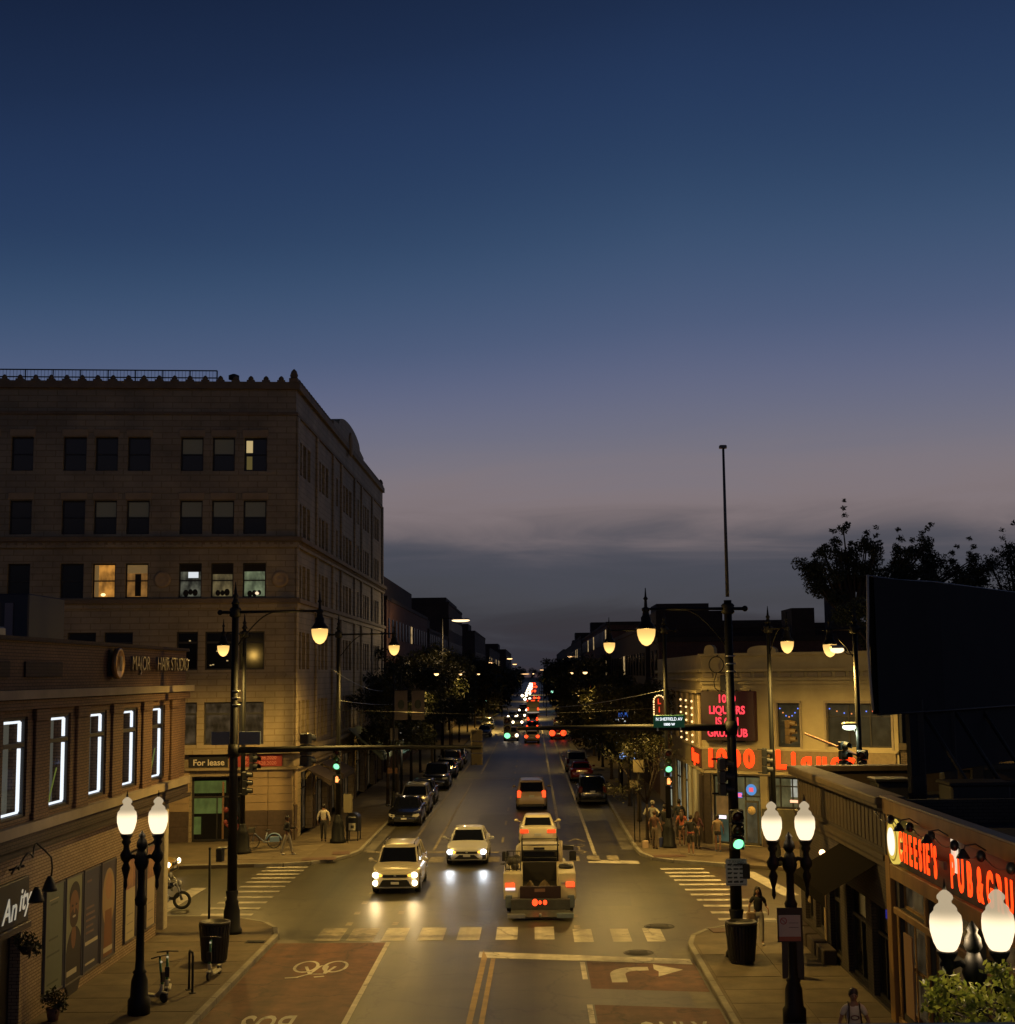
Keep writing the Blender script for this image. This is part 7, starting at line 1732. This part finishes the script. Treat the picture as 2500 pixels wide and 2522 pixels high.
person('person in black top and long dark shorts right of the coral top', 6.9, 63.6, R(170), 1.72, CB, CJ, SK2, None, .07, 'short', 'half', (.3, .1), (.35, .1), 'short', PALE_S, build=1.1)
t = thing('waist_band', 'thin red band round the waist of the person in black with shorts', 'belt', (6.9, 63.6, 1.1)); obj('band', MB().lathe([(.165, 0), (.17, .03), (.165, .06)], n=16, sy=.75), mat('red_band', (.25, .06, .04), .8), t)
person('person in dark coat facing the store behind the coral top', 7.0, 69.4, R(185), 1.9, mat('cloth_dark_blue', (.02, .025, .035), .85), CJ, SK2, None, .03, 'long', 'long', (.1, .05), None, 'short')
person('brown haired woman in plum top behind the person with shorts', 7.45, 65.8, R(150), 1.66, mat('cloth_plum', (.08, .03, .035), .85), CJ, SK2, HB, .03, 'long', 'long', (.05, .1), None, 'long')
person('woman in tan top and dark shorts standing at the store corner', 8.25, 64.75, R(170), 1.62, CT, CJ, SK2, None, .08, 'short', 'short', (.08, .05), None, 'short', mat('shoe_blue', (.08, .12, .2), .6))
# ------------------------------------------------------------------ trees
BARK = mat('bark', (.045, .032, .022), .9, noise=.35, nscale=6, bump=.5, bscale=18)
def leafmat(name, c, c2, trans=.25):
    if name in MATS: return MATS[name]
    m = bpy.data.materials.new(name); m.use_nodes = True; t = m.node_tree; b = t.nodes['Principled BSDF']
    b.inputs['Roughness'].default_value = .55
    g = N(t, 'ShaderNodeNewGeometry'); mx = N(t, 'ShaderNodeMix', data_type='RGBA')
    L(t, g.outputs['Random Per Island'], mx.inputs['Factor']); mx.inputs[6].default_value = tuple(c) + (1,); mx.inputs[7].default_value = tuple(c2) + (1,)
    L(t, mx.outputs[2], b.inputs['Base Color'])
    tl = N(t, 'ShaderNodeBsdfTranslucent'); L(t, mx.outputs[2], tl.inputs[0]); ms = N(t, 'ShaderNodeMixShader'); ms.inputs[0].default_value = trans
    o = t.nodes['Material Output']; L(t, b.outputs[0], ms.inputs[1]); L(t, tl.outputs[0], ms.inputs[2]); L(t, ms.outputs[0], o.inputs[0])
    MATS[name] = m; return m
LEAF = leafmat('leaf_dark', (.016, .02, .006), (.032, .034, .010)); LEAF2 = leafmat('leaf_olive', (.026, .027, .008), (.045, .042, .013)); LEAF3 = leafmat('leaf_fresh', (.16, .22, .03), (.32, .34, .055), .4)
def leaves(centres, n, size, seed, flat=.6, spread=1.0):
    rg = np.random.default_rng(seed)
    C_ = np.array([c[:3] for c in centres]); Rr = np.array([c[3] for c in centres])
    wts = Rr ** 2; wts /= wts.sum()
    idx = rg.choice(len(centres), n, p=wts)
    d = rg.normal(size=(n, 3)); d /= np.linalg.norm(d, axis=1)[:, None]
    rad = rg.random(n) ** .45 * Rr[idx] * spread
    p = C_[idx] + d * rad[:, None] * np.array([1, 1, .8])
    a = rg.normal(size=(n, 3)); a /= np.linalg.norm(a, axis=1)[:, None]
    b = np.cross(a, rg.normal(size=(n, 3))); b /= np.linalg.norm(b, axis=1)[:, None]
    s = size * (.6 + .8 * rg.random(n))[:, None]
    v = np.stack([p - a * s, p + b * s * flat * .55, p + a * s, p - b * s * flat * .55], 1).reshape(-1, 3)
    me = bpy.data.meshes.new('crown')
    me.vertices.add(len(v)); me.vertices.foreach_set('co', v.ravel().astype(np.float32))
    me.loops.add(4 * n); me.loops.foreach_set('vertex_index', np.arange(4 * n, dtype=np.int32))
    me.polygons.add(n); me.polygons.foreach_set('loop_start', np.arange(0, 4 * n, 4, dtype=np.int32))
    me.update(calc_edges=True); me.validate()
    return me
def tree(label, x, y, h, cr, zc, n=2500, size=.14, seed=1, leaf=None, group=None, lean=(0, 0), cl=9, trunk_r=.13, name='street_tree', cat='tree', z=.1):
    rr = random.Random(seed)
    t = thing(name, label, cat, (x, y, z), 0, group)
    tb = MB(); fork = zc - cr * .9
    top = (lean[0], lean[1], fork)
    tb.tube([(0, 0, -.1), (0, 0, .3), (lean[0] * .4, lean[1] * .4, fork * .55), top], [trunk_r * 1.35, trunk_r, trunk_r * .85, trunk_r * .7], 9)
    cs = []
    for k in range(cl):
        a = 2 * math.pi * (k + rr.random()) / cl * 1.6; e = rr.random()
        rad = cr * (.35 + .5 * rr.random()); zz = zc + (e - .42) * (h - zc) * 1.6
        c = (lean[0] + rad * math.cos(a), lean[1] + rad * math.sin(a), min(zz, h - cr * .3))
        cs.append(c + (cr * (.34 + .2 * rr.random()),))
        mid = ((top[0] + c[0]) / 2 + rr.uniform(-.2, .2), (top[1] + c[1]) / 2, (top[2] + c[2]) / 2 + .15 * cr)
        tb.tube([top, mid, c[:3]], [trunk_r * .45, trunk_r * .28, trunk_r * .08], 6)
        for q in range(2):
            c2 = (c[0] + rr.uniform(-1, 1) * cr * .45, c[1] + rr.uniform(-1, 1) * cr * .45, c[2] + rr.uniform(-.2, .8) * cr * .45)
            tb.tube([mid, c2], [trunk_r * .2, trunk_r * .05], 5); cs.append(c2 + (cr * .24,))
    obj('trunk', tb, BARK, t)
    link('crown', leaves(cs, n, size, seed), leaf or LEAF, t)
    return t
GL = 'street trees along the left pavement'; GR = 'street trees along the right pavement'
lt = [(-9.3, 90, 7.6, 2.2, 5.2), (-9.5, 98, 8.6, 2.6, 5.6), (-9.3, 107, 9.6, 3.0, 6.0), (-9.5, 118, 10.3, 3.3, 6.4), (-9.4, 130, 10.8, 3.5, 6.6), (-9.4, 144, 11, 3.6, 6.7), (-9.5, 160, 11, 3.8, 6.6), (-9.4, 178, 11, 3.8, 6.6), (-9.4, 200, 11, 4, 6.5), (-9.4, 226, 11, 4.2, 6.5)]
ords = ['first', 'second', 'third', 'fourth', 'fifth', 'sixth', 'seventh', 'eighth', 'ninth', 'tenth', 'eleventh', 'twelfth']
for i, (x, y, h, cr, zc) in enumerate(lt):
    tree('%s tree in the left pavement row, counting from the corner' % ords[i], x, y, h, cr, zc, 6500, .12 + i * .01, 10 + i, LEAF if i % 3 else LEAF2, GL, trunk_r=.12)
rt = [(5.35, 68.3, 5.2, 1.7, 3.4, LEAF2), (5.7, 78, 7.4, 2.1, 5.0, LEAF2), (5.8, 87, 7.9, 2.4, 5.2, LEAF), (5.8, 97, 8.2, 2.7, 5.3, LEAF2), (5.9, 109, 8.8, 3.0, 5.4, LEAF), (5.9, 123, 9.2, 3.2, 5.6, LEAF2), (5.9, 140, 9.6, 3.3, 5.8, LEAF), (5.9, 158, 10, 3.5, 5.8, LEAF), (6.0, 178, 10, 3.6, 5.8, LEAF2), (6, 202, 10, 3.8, 6, LEAF), (6, 230, 10, 4, 6, LEAF)]
for i, (x, y, h, cr, zc, lf) in enumerate(rt):
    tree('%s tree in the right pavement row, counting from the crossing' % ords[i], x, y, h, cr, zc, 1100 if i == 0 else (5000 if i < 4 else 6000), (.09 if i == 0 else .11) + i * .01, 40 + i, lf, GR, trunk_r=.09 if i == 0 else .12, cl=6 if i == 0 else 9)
# darker trees against the sky at right, with upright tufts
def skytree(label, x, y, tips, trunkpts, n, seed, size=.2):
    t = thing('tree', label, 'tree', (x, y, .1), 0)
    tb = MB(); tb.tube([(a - x, b - y, c) for a, b, c in trunkpts], [.28 - .035 * k for k in range(len(trunkpts))], 9)
    cs = []; rr = random.Random(seed); fork = trunkpts[-1]
    for (a, c, r_, st) in tips:
        yy = y + rr.uniform(-1.2, 1.2)
        tb.tube([(fork[0] - x, fork[1] - y, fork[2]), ((fork[0] + a) / 2 - x, 0, (fork[2] + c) / 2 - .5), (a - x, yy - y, c)], [.11, .07, .03], 6)
        cs.append((a - x, yy - y, c, r_))
        for k in range(st): 
            cs.append((a - x + rr.uniform(-.25, .25), yy - y + rr.uniform(-.4, .4), c + r_ * .7 + .42 * k, r_ * (.62 - .09 * k)))
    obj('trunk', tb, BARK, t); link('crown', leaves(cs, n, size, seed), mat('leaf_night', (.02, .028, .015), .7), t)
def tufts(x0, x1, zlow, ztop, n, seed, r=.8):
    """limb tips of an open crown: a loose connected band with upright tufts on top"""
    rr = random.Random(seed); o = []
    for k in range(n):
        f = (k + .5) / n; x_ = x0 + (x1 - x0) * f + rr.uniform(-.3, .3); zt = ztop(f)
        zz = zlow(f)
        while zz < zt - .5:
            o.append((x_ + rr.uniform(-.5, .5), zz, r * rr.uniform(.65, 1.05), 0)); zz += r * rr.uniform(.6, 1.0)
        o.append((x_, zt - .5, r * .55, rr.randrange(1, 4)))
    return o
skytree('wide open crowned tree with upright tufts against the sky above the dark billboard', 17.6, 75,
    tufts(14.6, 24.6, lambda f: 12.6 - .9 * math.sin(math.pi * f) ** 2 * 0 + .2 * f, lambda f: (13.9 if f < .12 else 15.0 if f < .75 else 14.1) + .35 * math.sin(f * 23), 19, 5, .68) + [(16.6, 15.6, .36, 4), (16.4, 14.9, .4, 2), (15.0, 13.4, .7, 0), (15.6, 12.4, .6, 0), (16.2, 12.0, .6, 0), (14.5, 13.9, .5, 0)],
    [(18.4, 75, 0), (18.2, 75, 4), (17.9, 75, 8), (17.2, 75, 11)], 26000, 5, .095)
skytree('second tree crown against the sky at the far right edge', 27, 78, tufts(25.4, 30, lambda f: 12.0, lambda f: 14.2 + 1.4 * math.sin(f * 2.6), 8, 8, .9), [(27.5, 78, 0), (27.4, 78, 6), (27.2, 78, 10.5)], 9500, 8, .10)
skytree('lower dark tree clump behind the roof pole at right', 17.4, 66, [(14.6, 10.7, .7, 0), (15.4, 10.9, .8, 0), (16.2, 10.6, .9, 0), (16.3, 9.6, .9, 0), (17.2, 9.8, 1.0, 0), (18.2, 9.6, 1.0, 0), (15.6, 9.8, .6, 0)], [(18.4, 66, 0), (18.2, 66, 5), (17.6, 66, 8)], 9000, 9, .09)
# foliage lit by the nearest globes
t = thing('lit_shrub_tree', 'small tree with yellow-green leaves lit by the nearest globe lamps at lower right', 'tree', (6.95, 20.4, .72))
cs = []; rr = random.Random(12); tb = MB().tube([(0, 0, 0), (0, 0, 1.4), (.1, 0, 2.2)], [.07, .06, .04], 8)
for k in range(30):
    c = (rr.uniform(-1.3, .9), rr.uniform(-1.0, .8), 2.2 + rr.random() ** 1.3 * 1.4)
    if c[0] < -.5 and c[2] > 3.4: c = (c[0], c[1], 3.0)
    cs.append(c + (.16 + .16 * rr.random(),)); tb.tube([(.1, 0, 2.1), (c[0] * .5, c[1] * .5, 2.5), c[:3]], [.025, .015, .006], 5)
for c in ((.45, -.1, 4.0, .18), (.55, -.35, 4.25, .16), (.6, -.1, 3.8, .22), (.45, -.3, 3.6, .2)): cs.append(c)
tb.tube([(.1, 0, 2.1), (.6, -.1, 3.6), (.75, -.3, 4.5)], [.02, .012, .005], 5)
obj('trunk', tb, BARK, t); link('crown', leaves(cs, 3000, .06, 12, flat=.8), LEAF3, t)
t = thing('doorway_plant', 'small dark potted plant by the black shopfront at lower left edge', 'plant', (-11.5, 34.2, .15)); obj('pot', MB().lathe([(.12, 0), (.17, .3), (.15, .3)], n=12), mat('clay_pot', (.12, .06, .04), .8), t); link('foliage', leaves([(0, 0, .5, .32), (.15, 0, .35, .22)], 350, .06, 3), LEAF, t)
t = thing('hanging_planter', 'dark leafy hanging basket under the shop name board at the left edge', 'plant', (-11.4, 32.0, 2.3)); obj('basket', MB().lathe([(.08, -.2), (.2, 0), (.18, 0)], n=12), mat('basket', (.03, .02, .012), .8), t); link('foliage', leaves([(0, 0, .05, .3), (.1, .15, -.12, .22)], 350, .06, 4), LEAF, t)
# ------------------------------------------------------------------ the avenue's far buildings
def block_building(label, x0, y0, x1, y1, h, m, side, seed, extra=(), win=True, rows=3, lit=.08):
    b = thing('row_building', label, 'building', (x0, y0, 0), 0)
    w, d = x1 - x0, y1 - y0
    obj('wall', MB().box(0, 0, 0, w, d, h), m, b)
    obj('parapet', MB().box(-.08, -.08, h + .002, w + .08, .2, h + .35).box((-.08 if side > 0 else w - .2), .21, h + .002, (.2 if side > 0 else w + .08), d, h + .35), BRICKDK, b)
    obj('roof', MB().box(.21, .21, h + .001, w - .21, d - .01, h + .05), ROOFM, b)
    for (a, c, e, f, g_) in extra: obj('rooftop_block', MB().box(a, c, h + .06, e, f, h + g_), BRICKDK, b)
    if win:
        rr = random.Random(seed); nn = int(d / 3.2)
        fr = MB().box(0, -.04, 0, 1.2, .02, 1.7).mesh('window')
        lm = litpane('far_lit_window', (1, .68, .3), .5, .3)
        for r_ in range(rows):
            for k in range(nn):
                z = 4.6 + r_ * 3.4
                if z + 2 > h: continue
                mm = lm if rr.random() < lit else DARKG
                o = link('window', fr, None, b, ((w + .03) if side < 0 else -.03, 1.2 + k * 3.2 + (1.2 if side > 0 else 0), z), (0, 0, R(90) if side < 0 else R(-90))); setobj(o, mm)
    return b
block_building('dark brick block beyond the corner office building, stepped roof', -34, 119, -12.4, 165, 14.6, BRICKRED, -1, 1, [(3, 3, 20.8, 34, 2.4)])
block_building('lower dark block further along the left side', -32, 168, -12.4, 204, 13.4, BRICKDK, -1, 2, [(14, 5, 19, 9, 1.6)])
block_building('tall flat topped dark block rising above the left street trees', -27, 207, -12.4, 246, 18.6, BRICKDK, -1, 22, [(7.6, .3, 14.2, 30, 1.0)], rows=4, lit=.02)
block_building('dark mid-rise half way up the left side', -30, 300, -12.4, 366, 17.2, BRICKDK, -1, 3, [(8, 5, 16, 20, 2)])
block_building('dark block further up the left side with flat roof', -34, 400, -12.4, 520, 15.5, BRICKDK, -1, 4)
block_building('distant wide block on the left with a lower step', -38, 640, -12.4, 800, 19.2, BRICKDK, -1, 5, [(4, 5, 22, 40, 3)], False)
block_building('flat brown block behind the liquor store', 8.3, 93, 34, 100, 10.2, BRICKRED, 1, 6, [(9, 1, 10.5, 5, 2.2), (12, 1, 13, 5, 3.6), (16, 1, 26, 6, 1.6)], rows=2)
block_building('dark block behind the street trees on the right', 8.3, 104, 30, 150, 11.4, BRICKDK, 1, 7, [(1, 2, 6, 8, 1.4)])
block_building('reddish corner block up the right side', 8.3, 158, 30, 235, 13.6, BRICKRED, 1, 8, [(6, 4, 12, 12, 2.5)], lit=.12)
block_building('dark block beyond the reddish block on the right', 9, 262, 30, 330, 14.8, BRICKDK, 1, 9, [(2, 4, 6, 9, 3)])
block_building('farther dark block on the right with tall roof tank', 10, 360, 30, 470, 15.2, BRICKDK, 1, 10, [(1, 4, 7, 12, 3.5)])
block_building('distant block on the right near the vanishing point', 12, 560, 34, 720, 17.5, BRICKDK, 1, 11, [(4, 2, 10, 20, 4)], False)
block_building('dark building at the end of the left cross street', -62, 72, -34, 100, 12, BRICKDK, 1, 12, win=False)
# far tree belts that read as one mass
def belt(name, x0, x1, y0, y1, n, hh, seed):
    rg = random.Random(seed); cs = [(rg.uniform(x0, x1), rg.uniform(y0, y1), rg.uniform(2.5, hh), rg.uniform(2.5, 4.6)) for _ in range(n)]
    o = link(name, leaves(cs, n * 130, .7, seed), LEAF); o['kind'] = 'stuff'
belt('distant_trees', -13, -8.2, 245, 700, 90, 8.5, 3); belt('distant_trees', 6.2, 12, 245, 700, 90, 8.0, 4); belt('distant_trees', -60, -9, 820, 1300, 110, 11, 5); belt('distant_trees', 7, 60, 760, 1300, 110, 11, 6); belt('distant_trees', -260, 260, 1500, 1800, 260, 13, 7)
# far street lamps
LF = glow('far_lamp_light', (1, .55, .22), 3)
fl = [('long flat lamp head high over the left trees, nearest of the far lamps', -6.2, 121, 12.9, .75, LEDW, 900), ('far lamp over the left trees, next up the avenue', -7.0, 235, 10.2, .4, LF, 0), ('paired lamp glow further up on the left', -4.5, 270, 11.2, .5, LF, 0), ('low far lamp left of the vanishing point', -5.0, 380, 10.9, .55, LF, 0),
      ('far flat lamp above the left lane near the vanishing point', -3.3, 560, 8.3, 1.6, LF, 0), ('far lamp above the right trees', 8.6, 330, 12.2, .55, LF, 0), ('wide far lamp just below it on the right', 8.9, 420, 11.0, 1.0, LF, 0), ('small far lamp beside the horizon glow', 4.2, 700, 10.2, .9, LF, 0)]
for lab, x, y, z, w, m, e in fl:
    cobra(lab, x, y, z, 0, m, w, e, (1, .66, .3), ((-1.6 if x < 0 else 1.6), .1), 'far street lamps')
for i, (x, y, z) in enumerate(((-8.6, 92, 4.1), (-8.7, 150, 4.6))):
    t = thing('globe_lamp', ('round globe lamp glowing over the far left pavement, nearer one', 'round globe lamp glowing low in the left trees, farther one')[i], 'street lamp', (x, y, .14), 0); obj('globe', MB().ball((0, 0, z), .28, 14, 10), glow('globe_far', (1, .9, .75), 3), t); obj('post', MB().tube([(0, 0, 0), (0, 0, z - .25)], .06, 8), POLEM, t)
    lamp('globe_light', 'POINT', (0, 0, z - .5), 120, (1, .8, .5), t, .15)
for lab, x, y, z, m in (('distant green signal on the right, higher one', 4.6, 380, 5.3, glow('far_green', (.4, 1, .7), 3)), ('distant green signal on the right, lower one', 4.4, 330, 4.1, glow('far_green', (.4, 1, .7), 3)), ('red hand-like signal glow on the dark right trees', 6.9, 170, 6.8, glow('far_red', (1, .12, .04), 1.5)), ('small distant green signal at the left pavement', -9.0, 260, 3.2, glow('far_green', (.4, 1, .7), 3))):
    t = thing('distant_signal', lab, 'traffic light', (x, y, z)); obj('housing', MB().cbox(-.35, 0, -.9, .35, .3, .5, .05), SIGB, t); obj('lens', MB().ball((0, -.05, 0), .32, 10, 8, (1, .4, 1)), m, t); obj('post', MB().cyl((.6, .15, -z + .1), (.6, .15, .3), .08), POLEM, t)
# unseen street lamps of the avenue, lighting the roadway and facades
for k, (x, y) in enumerate(((-6.6, 96), (3.6, 98), (-6.6, 128), (3.6, 132), (3.6, 165), (-6.6, 170), (3.6, 205), (-6.6, 215), (0, 270), (0, 340), (0, 430), (0, 560))):
    t = thing('avenue_unseen_lamp', '%s of the unseen lamps placed to light the avenue' % ords[k], 'street lamp', (x, y, 0), 0, 'unseen lamps lighting the avenue')
    obj('shade', MB().lathe([(.26, 0), (.2, .16), (.05, .3)], (0, 0, 8.3), 12), POLEM, t)
    obj('lamp_glass', MB().ball((0, 0, 8.28), .16, 10, 6, (1, 1, .8)), glow('avenue_bulb', (1, .6, .25), 3), t)
    sx = -1 if x < 0 else 1
    obj('post', MB().tube([(sx * 2.4 - (0 if x else 6 * 0), 0, .1), (sx * 2.4, 0, 8.7), (0, 0, 8.65)], [.09, .06, .04], 8), POLEM, t)
    lamp('lamp_light', 'SPOT', (0, 0, 7.9), (450 if x < 0 else 800) if y < 200 else 6000, SOD, t, .2, (0, 0, 0), R(150), .5)
# lit far shopfronts
for lab, x, y, z, w, h, c in (('pale green lit shop window behind the left trees', -11.9, 128, 1.2, 9, 2.6, (.3, .5, .35)), ('yellow lit doorway up the left side', -11.9, 150, 1.2, 4, 2.6, (1, .6, .2)), ('dim white shopfront up the right side', 8.0, 112, 1.2, 8, 2.6, (.7, .7, .6)), ('blue-white shop light behind the right trees', 8.0, 84, 1.5, 3, 1.6, (.5, .6, .9))):
    t = thing('lit_shopfront', lab, 'shopfront', (x, y, z)); s_ = 1 if x < 0 else -1
    obj('glow_panel', MB().box(-.06, 0, 0, .06, w, h), litpane('shop_' + str(int(y)), c, .3, .3), t); obj('frame', MB().box(-.08, -.1, -.1, .1, w + .1, -.002).box(-.08, -.1, h + .002, .1, w + .1, h + .15), BLACK, t)
